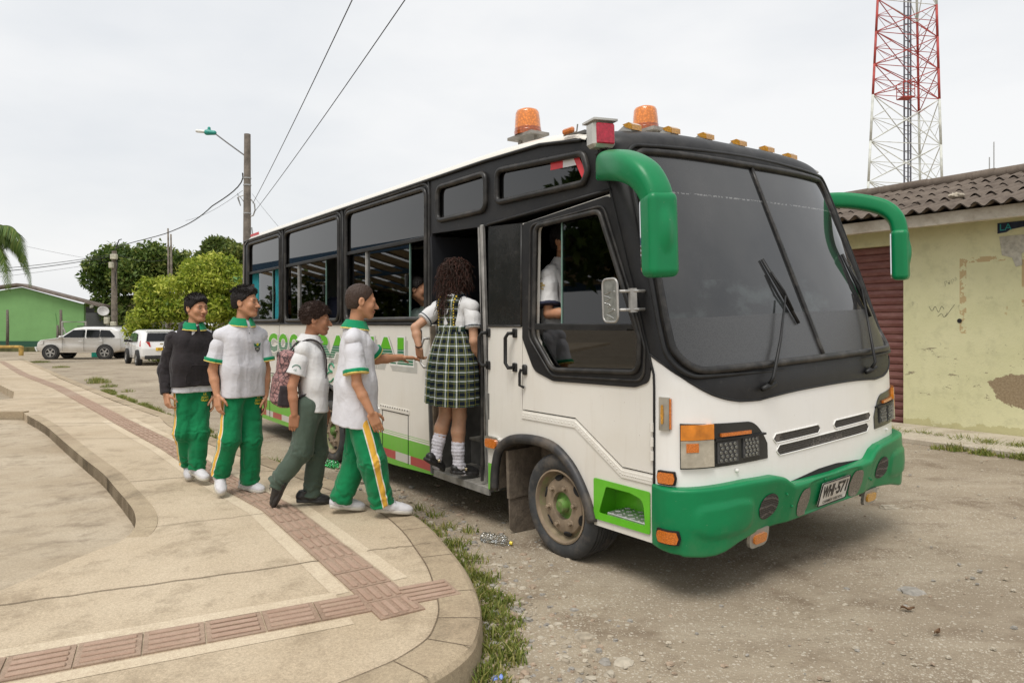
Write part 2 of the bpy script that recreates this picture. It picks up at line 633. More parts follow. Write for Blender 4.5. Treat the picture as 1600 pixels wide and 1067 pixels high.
def mat_concrete(name, base=(0.425, 0.338, 0.232), dark=(0.205, 0.153, 0.098), light=(0.53, 0.44, 0.32)):
    m, t, p = new_mat(name)
    tc = t.nodes.new("ShaderNodeTexCoord").outputs['Object']
    a = noise(t, 0.7, 6, 0.62, tc); b = noise(t, 3.2, 7, 0.7, tc); f = noise(t, 240, 3, 0.8, tc); f2 = noise(t, 75, 4, 0.75, tc)
    c = mixc(t, ramp(t, a, [(0.36, (0, 0, 0)), (0.66, (1, 1, 1))]), base, light)
    c = mixc(t, ramp(t, b, [(0.52, (0, 0, 0)), (0.78, (0.75, 0.75, 0.75))]), c, dark)
    broom = noise(t, 9.0, 3, 0.6, tc, (0.35, 9, 1))
    c = mixc(t, ramp(t, broom, [(0.55, (0, 0, 0)), (0.72, (0.3, 0.3, 0.3))]), c, light)
    st_ = noise(t, 1.5, 7, .72, tc, (1.2, .8, 1)); c = mixc(t, ramp(t, st_, [(.55, (0, 0, 0)), (.68, (.55, .55, .55))]), c, dark)
    c = mixc(t, 0.65, c, ramp(t, f, [(0.3, (0.30, 0.30, 0.30)), (0.7, (0.70, 0.70, 0.70))]), 'OVERLAY')
    c = mixc(t, 0.55, c, ramp(t, f2, [(0.3, (0.31, 0.31, 0.31)), (0.7, (0.67, 0.67, 0.67))]), 'OVERLAY')
    setc(t, p, c)
    p.inputs['Roughness'].default_value = 0.9
    p.inputs['Specular IOR Level'].default_value = 0.3
    set_bump(t, p, mth(t, 'ADD', mth(t, 'MULTIPLY', f, 0.5), mth(t, 'ADD', b, mth(t, 'MULTIPLY', broom, .3))), 0.3, 0.006)
    return m

CONC = mat_concrete("pavement_concrete")
KERBC = mat_concrete("kerb_concrete", (0.33, 0.255, 0.17), (0.13, 0.10, 0.065), (0.43, 0.35, 0.24))
APRON = mat_concrete("apron_concrete", (0.36, 0.287, 0.198), (0.13, 0.092, 0.058), (0.50, 0.425, 0.32))
KH = 0.14
kerb_pts = [(-23.5, 32.8), (-12.0, 18.5), (-6.92, 12.3), (-4.94, 10.0), (-4.14, 8.83), (-2.5, 6.94), (-1.55, 5.91), (-1.06, 5.35), (-.74, 4.92), (-.53, 4.52), (-.39, 4.16),
            (-.27, 3.82), (-.18, 3.45), (-.14, 3.22), (-.14, 3.02), (-.17, 2.84), (-.27, 2.65), (-.38, 2.52), (-.6, 2.33), (-.95, 2.15), (-1.5, 2.0), (-2.8, 1.8)]
inner_pts = [(-2.66, 2.6), (-2.58, 3.44), (-2.48, 4.02), (-2.43, 4.18), (-2.44, 4.35), (-2.51, 4.55), (-2.67, 4.83), (-2.88, 5.12), (-3.25, 5.59), (-3.66, 6.11),
             (-4.3, 6.84), (-5.1, 7.77), (-6.15, 8.99), (-7.1, 10.0)]
def smooth_line(pts, n=4):
    out = []
    P = [Vector(p) for p in pts]
    for i in range(len(P) - 1):
        p0 = P[max(i - 1, 0)]; p1 = P[i]; p2 = P[i + 1]; p3 = P[min(i + 2, len(P) - 1)]
        for j in range(n):
            s = j / n
            out.append(0.5 * ((2 * p1) + (p2 - p0) * s + (2 * p0 - 5 * p1 + 4 * p2 - p3) * s * s + (3 * p1 - p0 - 3 * p2 + p3) * s ** 3))
    out.append(P[-1])
    return out

kn = [tuple(p) for p in smooth_line(kerb_pts[3:])]
inn = [tuple(p) for p in smooth_line(inner_pts)]
def inset(line, d):
    out = []
    for i, p in enumerate(line):
        a = Vector(line[max(i - 1, 0)]); b = Vector(line[min(i + 1, len(line) - 1)])
        t_ = (b - a).normalized()
        out.append((p[0] - d * (-t_.y), p[1] - d * t_.x))
    return out
kn_in = inset(kn, 0.20)            # slab side of the kerb
up = lambda u, v, t: (u, v, t + gz(v))
mb = MB()
mb.prism(kn_in + inn, [], lambda u, v, t: (u, v, t), -0.1, KH - .004)
far_l = [(-5.12, 9.87), (-7.1, 10.0), (-7.48, 10.44), (-45, 10.44), (-45, 33.4), (-23.75, 33.0), (-12.2, 18.38), (-7.1, 12.16)]
hole2 = [(-20, 16.5), (-12.46, 16.5), (-10.26, 14.07), (-9.26, 12.67), (-9.32, 12.35), (-20, 12.3)]
mb.prism(far_l, [hole2], up, -0.1, KH - .004)
walk = tag(mb.build("sidewalk", CONC), kind="structure")
# kerb: a row of cast blocks with a worn, rounded arris
mb = MB()
rows = []
full_o = [(p[0], p[1]) for p in smooth_line(kerb_pts[:4])][:-1] + kn
full_i = inset(full_o, 0.20)
for (o, i) in zip(full_o, full_i):
    o = Vector(o); i = Vector(i); d = (i - o).normalized(); z = gz(o.y)
    w = 0.006 * math.sin(o.x * 9 + o.y * 7)
    rows.append([(o.x - d.x * .012, o.y - d.y * .012, z - .1), (o.x + w * d.x, o.y + w * d.y, z + KH - .03), (o.x + d.x * .012, o.y + d.y * .012, z + KH - .01), (o.x + d.x * .035, o.y + d.y * .035, z + KH), (i.x, i.y, z + KH), (i.x, i.y, z - .1)])
for a in range(len(rows) - 1):
    for b in range(5):
        mb.add([rows[a][b], rows[a][b + 1], rows[a + 1][b + 1], rows[a + 1][b]], [(0, 1, 2, 3)])
bm = mb
tag(bm.build("kerb", KERBC), kind="structure")
# raised edging round the sunken apron
mb = MB()
inn2 = inn[8:]
ino = inset(inn2, 0.13)
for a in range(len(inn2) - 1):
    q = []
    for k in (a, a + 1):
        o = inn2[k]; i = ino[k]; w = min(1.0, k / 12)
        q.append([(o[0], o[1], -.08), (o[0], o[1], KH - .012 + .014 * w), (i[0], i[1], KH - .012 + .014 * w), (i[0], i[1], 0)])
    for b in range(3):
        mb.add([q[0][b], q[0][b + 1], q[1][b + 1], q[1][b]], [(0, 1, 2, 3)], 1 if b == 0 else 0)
mb.box((-13.5, 10.40, .06 + gz(10)), (12.2, .12, .18))
tag(mb.build("kerb", [KERBC, mat_concrete("kerb_face_dark", (0.17, 0.135, 0.09), (0.06, 0.05, 0.03), (0.27, 0.21, 0.14))]), kind="structure")  # vertical face takes a darker concrete tone than the top
# sunken driveway apron, ramping up towards the viewer
AX = np.arange(-20, -2.3, 0.35); AY = np.arange(1.2, 10.6, 0.35)
gx, gy = np.meshgrid(AX, AY, indexing='ij')
az = 0.03 + 0.10 * np.clip((4.8 - gy) / 1.4, 0, 1) + 0.005 * wob(np.stack([gx.ravel(), gy.ravel(), 0 * gx.ravel()], 1), 1.6, 5).reshape(gx.shape)
V = np.stack([gx.ravel(), gy.ravel(), az.ravel()], 1)
# stays under the pavement slab where the two meet
nx, ny = gx.shape
ii, jj = np.meshgrid(np.arange(nx - 1), np.arange(ny - 1), indexing='ij')
Q = np.stack([ii * ny + jj, (ii + 1) * ny + jj, (ii + 1) * ny + jj + 1, ii * ny + jj + 1], -1).reshape(-1, 4)
xin = np.interp(V[Q].mean(1)[:, 1], [p[1] for p in inn], [p[0] for p in inn])
Q = Q[V[Q].mean(1)[:, 0] < xin + .30]
tag(link_mesh("driveway", V, Q, APRON, smooth=True), kind="structure")

# joints and cracks in the slab
JOINT = simple("joint_dirt", (0.15, 0.11, 0.07), 0.95, var=.4, scale=30)
LIGHTC = mat_concrete("joint_mortar", (0.525, 0.43, 0.305), (0.38, 0.295, 0.195), (0.60, 0.51, 0.38))
def strip(mb, pts, w, z=KH + .0005, mi=0):
    L = [Vector(p) for p in pts]
    for i in range(len(L) - 1):
        d = (L[i + 1] - L[i]).normalized(); n = Vector((-d.y, d.x)) * w / 2
        a, b = L[i], L[i + 1]
        zz_ = lambda p: z + (gz(p.y))
        mb.add([(a.x + n.x, a.y + n.y, zz_(a)), (a.x - n.x, a.y - n.y, zz_(a)), (b.x - n.x, b.y - n.y, zz_(b)), (b.x + n.x, b.y + n.y, zz_(b))], [(0, 1, 2, 3)], mi)
def crack(a, b, n=14, j=0.012):
    a, b = Vector(a), Vector(b)
    d = b - a; nn = Vector((-d.y, d.x)).normalized()
    return [tuple(a + d * (i / n) + nn * random.uniform(-j, j)) for i in range(n + 1)]
mb = MB()
for (a, b, w) in (((-2.5, 3.24), (-1.02, 3.90), .012), ((-.86, 4.04), (-.50, 4.18), .010), ((-6.0, 11.3), (-8.2, 12.0), .02), ((-3.3, 8.0), (-5.2, 8.0), .014),
                  ((-1.9, 6.35), (-3.35, 5.78), .014), ((-4.4, 9.3), (-6.2, 9.2), .018), ((-7.3, 12.7), (-9.2, 12.6), .022), ((-2.42, 4.5), (-1.75, 4.83), .008), ((-1.3, 5.55), (-1.62, 5.25), .008)):
    strip(mb, crack(a, b), w * .65)
strip(mb, [(p[0], p[1]) for p in inset(kn, 0.205)[2:-10]], .006, KH + .001)
for k in range(6, len(kn) - 4, 6):                       # block joints of the kerb
    strip(mb, [kn[k], inset(kn, .2)[k]], .006, KH + .0012)
j_ = mb.build("expansion_joint", JOINT); tag(j_, kind="structure")
mb = MB()
for off in (-.165, .165):
    pts = [(-.72, 3.50), (-1.12, 4.10), (-1.71, 4.98), (-2.5, 5.90), (-3.72, 7.45), (-5.5, 9.55)]
    strip(mb, [(p[0] + off * .8, p[1] + off * .6) for p in pts], .085, KH - .002)
    ptb = [(-2.62, 2.32), (-1.98, 2.65), (-1.12, 3.08), (-.8, 3.24)]
    strip(mb, [(p[0] - off * .45, p[1] + off * .89) for p in ptb], .08, KH - .0022)
tag(mb.build("mortar_strip", LIGHTC), kind="structure")

# tactile paving: square ribbed tiles
TILE = None
def mat_tile():
    m, t, p = new_mat("tactile_tile")
    tc = t.nodes.new("ShaderNodeTexCoord").outputs['Object']
    v = N(t, "ShaderNodeTexVoronoi", Scale=4.2); t.links.new(tc, v.inputs['Vector'])
    c = mixc(t, ramp(t, noise(t, 5, 6, .7, tc), [(0.35, (0, 0, 0)), (0.7, (1, 1, 1))]), (0.335, 0.225, 0.165), (0.42, 0.30, 0.23))
    c = mixc(t, ramp(t, noise(t, 14, 5, .7, tc), [(0.5, (0, 0, 0)), (0.75, (.7, .7, .7))]), c, (0.35, 0.265, 0.185))
    c = mixc(t, 0.6, c, ramp(t, noise(t, 230, 3, .8, tc), [(0.3, (.35, .35, .35)), (0.7, (.66, .66, .66))]), 'OVERLAY')
    setc(t, p, c); p.inputs['Roughness'].default_value = 0.92; p.inputs['Specular IOR Level'].default_value = .25
    set_bump(t, p, noise(t, 120, 4, .7, tc), .35, .006)
    return m
TILE = mat_tile()
def tiles(mb, pts, size=0.225):
    L = [Vector(p) for p in pts]
    d_tot = 0
    for i in range(len(L) - 1):
        d = L[i + 1] - L[i]; n = max(1, round(d.length / size)); u = d.normalized(); s = Vector((-u.y, u.x))
        st = d.length / n
        for k in range(n):
            c = L[i] + u * st * (k + .5); z = gz(c.y) + KH
            ang = math.atan2(u.y, u.x) + random.uniform(-.012, .012); R = Matrix.Rotation(ang, 3, 'Z')
            mb.box((c.x, c.y, z - .012 + random.uniform(-.0015, .0015)), (st - .007, size - .004, .03), 0, R)
            if c.y < 13:
                for r in (-1.5, -.5, .5, 1.5):
                    q = c + s * r * .05
                    mb.box((q.x, q.y, z + .005), (st - .045, .026, .012), 1, R, bev=.004)
mb = MB()
tiles(mb, [(-.50, 3.15), (-.72, 3.50), (-1.12, 4.10), (-1.71, 4.98), (-2.5, 5.90), (-3.72, 7.45), (-5.5, 9.55), (-10.1, 15.2), (-14.3, 20.0), (-22.0, 29.4)])
tiles(mb, [(-2.62, 2.32), (-1.98, 2.65), (-1.12, 3.08), (-.70, 3.29)])
tiles(mb, [(-.56, 3.36), (-.30, 3.49)])
tag(mb.build("tactile_paving", [mat_concrete("tile_groove", (0.31, 0.215, 0.155), (0.17, 0.11, 0.072), (0.37, 0.275, 0.205)), TILE]), kind="structure")  # groove tone: dirt, darkened further in colour for shade between the ribs

# ------------------------------------------------------------------ loose stones, grass, litter
def stone_mesh(mb, c, r, flat=.5, mi=0):
    rr = [1 + random.uniform(-.28, .28) for _ in range(14)]
    a0 = random.random() * 6.28
    V = [(0, 0, flat * r)]
    for k in range(6):
        a = a0 + k * math.pi / 3
        V.append((r * .72 * rr[k] * math.cos(a), r * .72 * rr[k] * math.sin(a), flat * r * .75))
    for k in range(7):
        a = a0 + k * math.pi * 2 / 7
        V.append((r * rr[6 + k] * math.cos(a), r * rr[6 + k] * math.sin(a) * .85, -.15 * r))
    F = [(0, 1 + k, 1 + (k + 1) % 6) for k in range(6)]
    for k in range(7):
        F.append((1 + int(k * 6 / 7), 7 + k, 7 + (k + 1) % 7, 1 + int(((k + 1) % 7) * 6 / 7)))
    F = [tuple(dict.fromkeys(f)) for f in F]
    mb.add([(c[0] + v[0], c[1] + v[1], c[2] + v[2]) for v in V], F, mi)

STONES = [simple("stone_a", (0.33, 0.28, 0.21), .9, var=.3, scale=25, bump=.4), simple("stone_b", (0.27, 0.25, 0.22), .9, var=.3, scale=25, bump=.4),
          simple("stone_c", (0.42, 0.37, 0.29), .9, var=.2, scale=25, bump=.4), simple("stone_d", (0.33, 0.25, 0.18), .95, var=.3, scale=25, bump=.4)]
def on_bus_side(x, y):
    return False
mb = MB()
kerb_v = [Vector(p) for p in kn]
for _ in range(3000):
    if random.random() < .6:                              # gathered along the kerb
        i = random.randrange(8, len(kerb_v) - 1)
        p = kerb_v[i].lerp(kerb_v[i + 1], random.random()) if i + 1 < len(kerb_v) else kerb_v[i]
        d = abs(random.gauss(0, .33)) + .02
        a = kerb_v[min(i + 1, len(kerb_v) - 1)] - kerb_v[i - 1]; n = Vector((-a.y, a.x)).normalized()
        x, y = p.x + n.x * d, p.y + n.y * d
        r = random.choice((.004, .006, .008, .010, .014, .02)) * random.uniform(.8, 1.5)
    else:
        y = 1.9 + 9 * random.random() ** 1.6; x = random.uniform(-.1, .82) * y
        r = random.choice((.004, .005, .007, .009, .013)) * random.uniform(.8, 1.5)
    stone_mesh(mb, (x, y, gz(y) - .006), r, random.uniform(.25, .7), random.randrange(4))
tag(mb.build("gravel", STONES, smooth=False), "loose gravel scattered along the kerb and road", "gravel", kind="stuff")

def ground_pt(u, v, z=0.0):
    y = (EYE - z) * 1066.7 / (v - 506.0)
    return ((u - 800) / 1066.7 * y, y)
for (x, y, r, fl, mi, lab) in (
        (0.34, 3.23, .060, .22, 0, "flat tan stone half buried in the road ahead of the kerb nose"),
        (2.22, 3.81, .085, .07, 1, "long flat grey stone on the road below the bumper"),
        (0.49, 3.01, .045, .15, 2, "pale flat stone low on the road near the bottom edge"),
        (2.90, 3.65, .06, .08, 2, "pale flat stone slab far right on the road"),
        (-.08, 2.62, .030, .5, 1, "dark round pebble close against the kerb nose"),
        (1.21, 2.45, .020, .5, 2, "small white stone lying alone at the bottom right of the road")):
    mb = MB(); stone_mesh(mb, (0, 0, 0), r, fl)
    o = mb.build("stone", STONES[mi], loc=(x, y, -.004)); tag(o, lab, "stone", "larger stones on the road")

x, y = ground_pt(1388, 791)
mb = MB(); stone_mesh(mb, (0, 0, 0), .07, .25); o = mb.build("stone", STONES[2], loc=(x, y, -.004)); o.scale = (1.3, .45, 1); tag(o, "long whitish stone beside the far fog lamp under the bumper", "stone", "larger stones on the road")
LEAFB = simple("dry_leaf", (.16, .09, .045), .8, var=.4, scale=40)
for (u, v, sz, lab) in ((1418, 953, .035, "curled brown leaf on the road below the long grey stone"), (1365, 745, .0, ""), (1464, 990, .03, "small dry brown leaf lowest on the right of the road")):
    if not sz: continue
    x, y = ground_pt(u, v); mb = MB(); n = 9
    V = [(sz * (k / (n - 1) - .5) * 2, s_ * sz * .42 * math.sin(math.pi * k / (n - 1)), .012 + .010 * abs(s_) + .006 * math.sin(k)) for k in range(n) for s_ in (-1, 0, 1)]
    mb.add(V, [(k * 3 + j, k * 3 + j + 1, k * 3 + j + 4, k * 3 + j + 3) for k in range(n - 1) for j in range(2)])
    o = mb.build("dry_leaf", LEAFB, loc=(x, y, -.006)); o.rotation_euler = (0, 0, u * .7); tag(o, lab, "leaf", "dry leaves on the road")

def mat_leaf(name, c0, c1, c2, attr="tint", trans=.25, rough=.55):
    m, t, p = new_mat(name)
    a = t.nodes.new("ShaderNodeAttribute"); a.attribute_name = attr
    setc(t, p, ramp(t, a.outputs['Fac'], [(0.0, c0), (0.5, c1), (1.0, c2)]))
    p.inputs['Roughness'].default_value = rough
    p.inputs['Specular IOR Level'].default_value = .3
    tr = N(t, "ShaderNodeBsdfTranslucent")
    t.links.new(ramp(t, a.outputs['Fac'], [(0.0, c0), (0.5, c1), (1.0, c2)]), tr.inputs[0])
    mx = t.nodes.new("ShaderNodeMixShader"); mx.inputs[0].default_value = trans
    out = [n for n in t.nodes if n.type == 'OUTPUT_MATERIAL'][0]
    t.links.new(p.outputs[0], mx.inputs[1]); t.links.new(tr.outputs[0], mx.inputs[2]); t.links.new(mx.outputs[0], out.inputs[0])
    return m

GRASSM = mat_leaf("grass_blades", (0.11, 0.16, 0.03), (0.23, 0.26, 0.055), (0.50, 0.41, 0.17), trans=.35)
def blades(spots, name, lab, n_each=70, hgt=.09, w=.0032, seed=3):
    r = np.random.default_rng(seed)
    V = []; Q = []; T = []
    for (x, y, rad, hs, z0) in spots:
        n = int(n_each * (rad / .1) ** 1.3)
        for _ in range(n):
            a = r.random() * 6.28; d = rad * math.sqrt(r.random())
            bx, by = x + d * math.cos(a), y + d * math.sin(a)
            h = hgt * hs * (0.35 + .9 * r.random()) * (1.15 - .6 * d / rad)
            th = r.random() * 6.28; lean = h * (.15 + .8 * r.random()); ph = r.random() * 6.28
            wx, wy = w * math.cos(ph), w * math.sin(ph)
            tint = min(1, max(0, r.normal(.42, .25)))
            b = len(V)
            for k, (f, ww) in enumerate(((0, 1), (.55, .8), (1, .15))):
                cx = bx + lean * f * f * math.cos(th); cy = by + lean * f * f * math.sin(th); cz = z0 + h * (f - .18 * f * f)
                V.append((cx - wx * ww, cy - wy * ww, cz)); V.append((cx + wx * ww, cy + wy * ww, cz)); T += [tint, tint]
            Q += [(b, b + 1, b + 3, b + 2), (b + 2, b + 3, b + 5, b + 4)]
    o = link_mesh(name, V, np.array(Q), GRASSM, attrs={"tint": T})
    return tag(o, lab, "grass", kind="stuff")
spots = []
for i in range(2, len(kerb_v) - 6):
    p = kerb_v[i]; a = kerb_v[i + 1] - kerb_v[i - 1]; n = Vector((-a.y, a.x)).normalized()
    dens = 1.0 if (3.0 < p.y < 5.6) else .55
    for _ in range(4):
        if random.random() < dens:
            d = random.uniform(.02, .17)
            spots.append((p.x + n.x * d, p.y + n.y * d, random.uniform(.03, .085), random.uniform(.35, .9), gz(p.y) - .01))
for (u, v, rad, hs) in ((760, 905, .10, .8), (790, 945, .10, .7), (770, 930, .08, .7), (720, 850, .08, .8), (735, 830, .07, .7), (700, 825, .07, .9), (680, 805, .07, .9), (810, 970, .05, .5), (655, 795, .06, .9), (745, 875, .08, .8)):
    x, y = ground_pt(u, v); spots.append((x, y, rad, hs, -.01))
for (x, y, rad, hs) in ((-.30, 2.50, .07, .8), (-.22, 2.58, .06, .9), (-.42, 2.40, .08, .7), (-.16, 2.72, .04, .8)):
    spots.append((x, y, rad, hs, -.01))
blades(spots, "grass", "thin green and straw grass growing along the kerb edge", 62, .10, .0042)
spots = []
for _ in range(120):
    y = 6.4 + 10 * random.random(); 
    t_ = (y - 6.94) / (10.0 - 6.94)
    x = -2.5 - 2.44 * t_ + random.uniform(.03, .28)
    spots.append((x, y, random.uniform(.05, .12), random.uniform(.4, 1.0), gz(y) - .01))
for (u, v, rad, hs) in ((155, 598, .30, 1.5), (148, 594, .25, 1.2), (170, 604, .2, 1.0), (200, 612, .15, .8), (60, 566, .5, 1.0), (95, 574, .3, .9)):
    y = 1.34 / ((v - 506) / 1066.7 - .014); x = (u - 800) / 1066.7 * y
    spots.append((x, y, rad, hs, gz(y) - .01))
blades(spots, "grass", "taller grass tufts at the far pavement edge", 55, .13, .005, 4)
spots = []
for _ in range(170):
    w = random.uniform(-1.0, 3.2); off = -.72 - abs(random.gauss(0, .13))
    x, y = 5.59 + .583 * w + .813 * off, 9.75 - .813 * w + .583 * off
    spots.append((x, y, random.uniform(.06, .16), random.uniform(.7, 1.5), -.01))
for _ in range(60):
    w = random.uniform(1.0, 3.2); off = -1.12 - abs(random.gauss(0, .14))
    spots.append((5.59 + .583 * w + .813 * off, 9.75 - .813 * w + .583 * off, random.uniform(.04, .12), random.uniform(.5, 1.1), -.01))
blades(spots, "grass", "low weeds in front of the yellow building", 60, .11, .006, 5)

# crushed clear bottle by the front wheel, blue wrapper by the kerb nose, green bottle by the rear wheel
CLEAR = glass("clear_plastic", (0.86, 0.88, 0.88))
vv, qq = sdf([cone((-.09, 0, .03), (.05, .01, .028), .032, .034, .01), cone((.05, .01, .028), (.10, .02, .022), .02, .012, .01)], (-.15, -.06, -.02), (.15, .07, .08), .005,
             disp=lambda p: .010 * wob(p, .05, 3) + .006 * wob(p, .025, 4))
b_ = link_mesh("plastic_bottle", vv, qq, CLEAR, smooth=True)
x, y = ground_pt(775, 848); b_.location = (x, y, -.008); b_.rotation_euler = (0, 0, -.6)
tag(b_, "crushed clear plastic bottle on the dirt behind the front wheel", "bottle")
mb = MB(); mb.cyl((.10, .02, .022), (.118, .024, .02), .012, n=12); mb.build("bottle_cap", simple("cap_yellow", (.75, .58, .05), .4), b_)
GREENP = glass("green_plastic", (0.25, 0.75, 0.42))
g_ = link_mesh("plastic_bottle", vv, qq, GREENP, smooth=True)
x, y = ground_pt(513, 731); g_.location = (x, y + .1, .0); g_.rotation_euler = (0, 0, 2.4)
tag(g_, "crushed green plastic bottle lying by the rear wheel", "bottle")
vv2, qq2 = sdf([rbox((0, 0, .01), (.022, .014, .010), .006)], (-.05, -.04, -.02), (.05, .04, .05), .003, disp=lambda p: .006 * wob(p, .02, 8))
o = link_mesh("wrapper", vv2, qq2, simple("wrapper_blue", (.18, .26, .62), .35, var=.5, scale=60), smooth=True, loc=(-.06, 2.84, -.004))
tag(o, "crumpled blue wrapper on the gravel beside the kerb nose", "wrapper")

# ------------------------------------------------------------------ trees
def leaf_cloud(clumps, n, size, seed=0, aspect=.45, droop=.3, shell=.75):
    """leaf-shaped faces gathered in clumps; clumps = [(centre, radii), ...]"""
    r = np.random.default_rng(seed)
    C = np.array([c for c, _ in clumps], float); R = np.array([q for _, q in clumps], float)
    wgt = (R[:, 0] * R[:, 1] * R[:, 2]) ** .66; wgt /= wgt.sum()
    k = r.choice(len(C), n, p=wgt)
    d = r.normal(size=(n, 3)); d /= np.linalg.norm(d, axis=1)[:, None]
    rad = shell + (1 - shell) * r.random(n) ** .5
    rad = np.where(r.random(n) < .25, r.random(n) ** .4, rad) * (1 + .10 * r.normal(size=n))
    pos = C[k] + d * R[k] * rad[:, None]
    ax = d * .6 + r.normal(size=(n, 3)) * .8; ax[:, 2] -= droop
    ax /= np.linalg.norm(ax, axis=1)[:, None]
    sd_ = np.cross(ax, r.normal(size=(n, 3))); sd_ /= np.linalg.norm(sd_, axis=1)[:, None] + 1e-9
    nr = np.cross(ax, sd_)
    L = size * (0.6 + .8 * r.random(n))[:, None]; W = L * aspect
    p0 = pos - ax * L * .5; p2 = pos + ax * L * .5
    p1 = pos + sd_ * W * .5 + nr * W * .15; p3 = pos - sd_ * W * .5 + nr * W * .15
    V = np.stack([p0, p1, p2, p3], 1).reshape(-1, 3)
    Q = np.arange(n * 4).reshape(-1, 4)
    ct = r.random(len(C))
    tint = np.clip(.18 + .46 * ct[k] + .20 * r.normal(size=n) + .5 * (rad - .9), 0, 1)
    return V, Q, np.repeat(tint, 4)

def clump_set(centre, radii, n, rmin, rmax, seed=0, flat=.0):
    r = np.random.default_rng(seed); out = []
    for i in range(n):
        d = r.normal(size=3); d /= np.linalg.norm(d)
        f = .55 + .45 * r.random() ** .5
        if d[2] < -.35: d[2] *= .4
        c = np.array(centre) + d * np.array(radii) * f
        s = r.uniform(rmin, rmax)
        out.append((c, (s, s, s * .8)))
    return out

BARK = simple("bark", (0.13, 0.10, 0.075), .95, var=.35, scale=9, bump=.6, bscale=20)
def tree(name, base, top, centre, radii, nclump, rmin, rmax, nleaf, leaf, mat, label, group=None, seed=0, trunk_r=.25, aspect=.45, extra=()):
    root = empty(name, base, label=label, cat="tree" if "bush" not in name else "bush", group=group)
    B = Vector(base)
    cl = clump_set(Vector(centre) - B, radii, nclump, rmin, rmax, seed) + [(np.array(Vector(c) - B), q) for c, q in extra]
    V, Q, T = leaf_cloud(cl, nleaf, leaf, seed + 1, aspect)
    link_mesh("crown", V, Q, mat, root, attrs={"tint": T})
    mb = MB(); r = random.Random(seed)
    c0 = Vector(centre) - B
    th = max(.5, c0.z - radii[2] * .6)
    mb.tube([(0, 0, -.1), (.05, 0, th * .5), (c0.x * .3, c0.y * .3, th)], [trunk_r * 1.25, trunk_r, trunk_r * .8], 10)
    for (c, q) in cl[:14]:
        c = Vector(c); m = Vector((c0.x * .3, c0.y * .3, th)).lerp(c, .5) + Vector((0, 0, -.15 * c.length * .2))
        mb.tube([(c0.x * .3, c0.y * .3, th - .1), m, c], [trunk_r * .5, trunk_r * .3, trunk_r * .1], 6)
    mb.build("trunk", BARK, root, smooth=True)
    return root

def px(u, v, y):
    return ((u - 800) / 1066.7 * y, y, EYE + (506 - v) / 1066.7 * y)

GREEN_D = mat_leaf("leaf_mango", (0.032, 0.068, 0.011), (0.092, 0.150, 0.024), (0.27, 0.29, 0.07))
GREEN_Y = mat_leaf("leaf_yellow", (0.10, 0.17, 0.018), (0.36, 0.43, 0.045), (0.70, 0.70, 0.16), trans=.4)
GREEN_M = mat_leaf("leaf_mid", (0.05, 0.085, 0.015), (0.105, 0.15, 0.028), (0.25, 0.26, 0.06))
DOWN = -.364
c = px(222, 425, 52)
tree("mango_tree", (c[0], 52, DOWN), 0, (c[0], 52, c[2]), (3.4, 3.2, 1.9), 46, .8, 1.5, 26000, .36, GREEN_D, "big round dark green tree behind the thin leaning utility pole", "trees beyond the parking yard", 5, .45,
     extra=[(px(175, 470, 51), (1.2, 1.2, 1.4)), (px(165, 455, 52), (1.0, 1.0, 1.0)), (px(200, 492, 51), (1.6, 1.2, 1.2)), (px(290, 420, 52), (1.6, 1.4, 1.4))])
c = px(350, 405, 46)
tree("mango_tree", (c[0], 46, DOWN), 0, (c[0], 46, c[2]), (2.0, 2.0, .9), 26, .6, 1.0, 12000, .32, GREEN_M, "dark tree top behind the yellow bush, beside the street lamp pole", "trees beyond the parking yard", 9, .35)
BY = 33.0
c = px(305, 470, BY)
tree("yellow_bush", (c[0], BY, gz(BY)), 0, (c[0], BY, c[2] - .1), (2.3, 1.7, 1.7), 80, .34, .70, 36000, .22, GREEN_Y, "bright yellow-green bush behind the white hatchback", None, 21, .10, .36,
     extra=[(px(u, v, BY), (r_ * 1.35, r_ * 1.2, r_ * 1.3)) for (u, v, r_) in ((225, 505, .6), (238, 472, .5), (370, 440, .6), (335, 418, .55), (300, 424, .45), (228, 532, .6), (300, 535, .9), (360, 530, .8), (260, 540, .7), (390, 480, .7), (215, 520, .5), (262, 448, .45), (355, 415, .4))])
c = px(150, 473, 60)
tree("small_tree", (c[0], 60, DOWN), 0, (c[0], 60, c[2] - .6), (.8, .8, .7), 10, .35, .6, 2200, .3, GREEN_M, "small tree top showing between the green house and the dark tree", None, 31, .12)
# trees and shelter left of the frame (mirrored in the bus windows)
tree("yard_tree", (-13.0, 4.0, 0), 0, (-13.0, 4.2, 4.0), (2.2, 3.2, 1.9), 30, .8, 1.4, 9000, .34, GREEN_D, "leafy tree across the yard left of the pavement", None, 41, .3)
sh = empty("yard_shelter", (-16.5, 13.0, -.02), math.radians(-58), label="open shelter with a corrugated roof and blue beams left of the yard", cat="shelter")
SHR = simple("shelter_roof", (0.40, 0.32, 0.21), .7, var=.3, scale=3)
BLUE = simple("shelter_blue", (0.03, 0.10, 0.20), .5)
mb = MB()
for k in range(26):
    mb.box((-8 + k * .64 , 0, 3.2 + (.05 if k % 2 else -.05)), (.68, 4.6, .03), k % 2, Matrix.Rotation(.22, 3, 'X'))
mb.build("roof", [SHR, simple("shelter_roof_dark", (.06, .05, .04), .8)], sh)
mb = MB()
for z, y in ((3.75, 2.2), (2.6, -2.3), (3.0, -1.2), (3.3, .4)):
    mb.box((0, y, z), (17, .14, .26))
mb.build("beam", BLUE, sh)
for x in (-8, -4, 0, 4, 8):
    mb = MB(); mb.box((x, -2.2, 1.25), (.14, .14, 2.5)); mb.build("post", BLUE, sh)

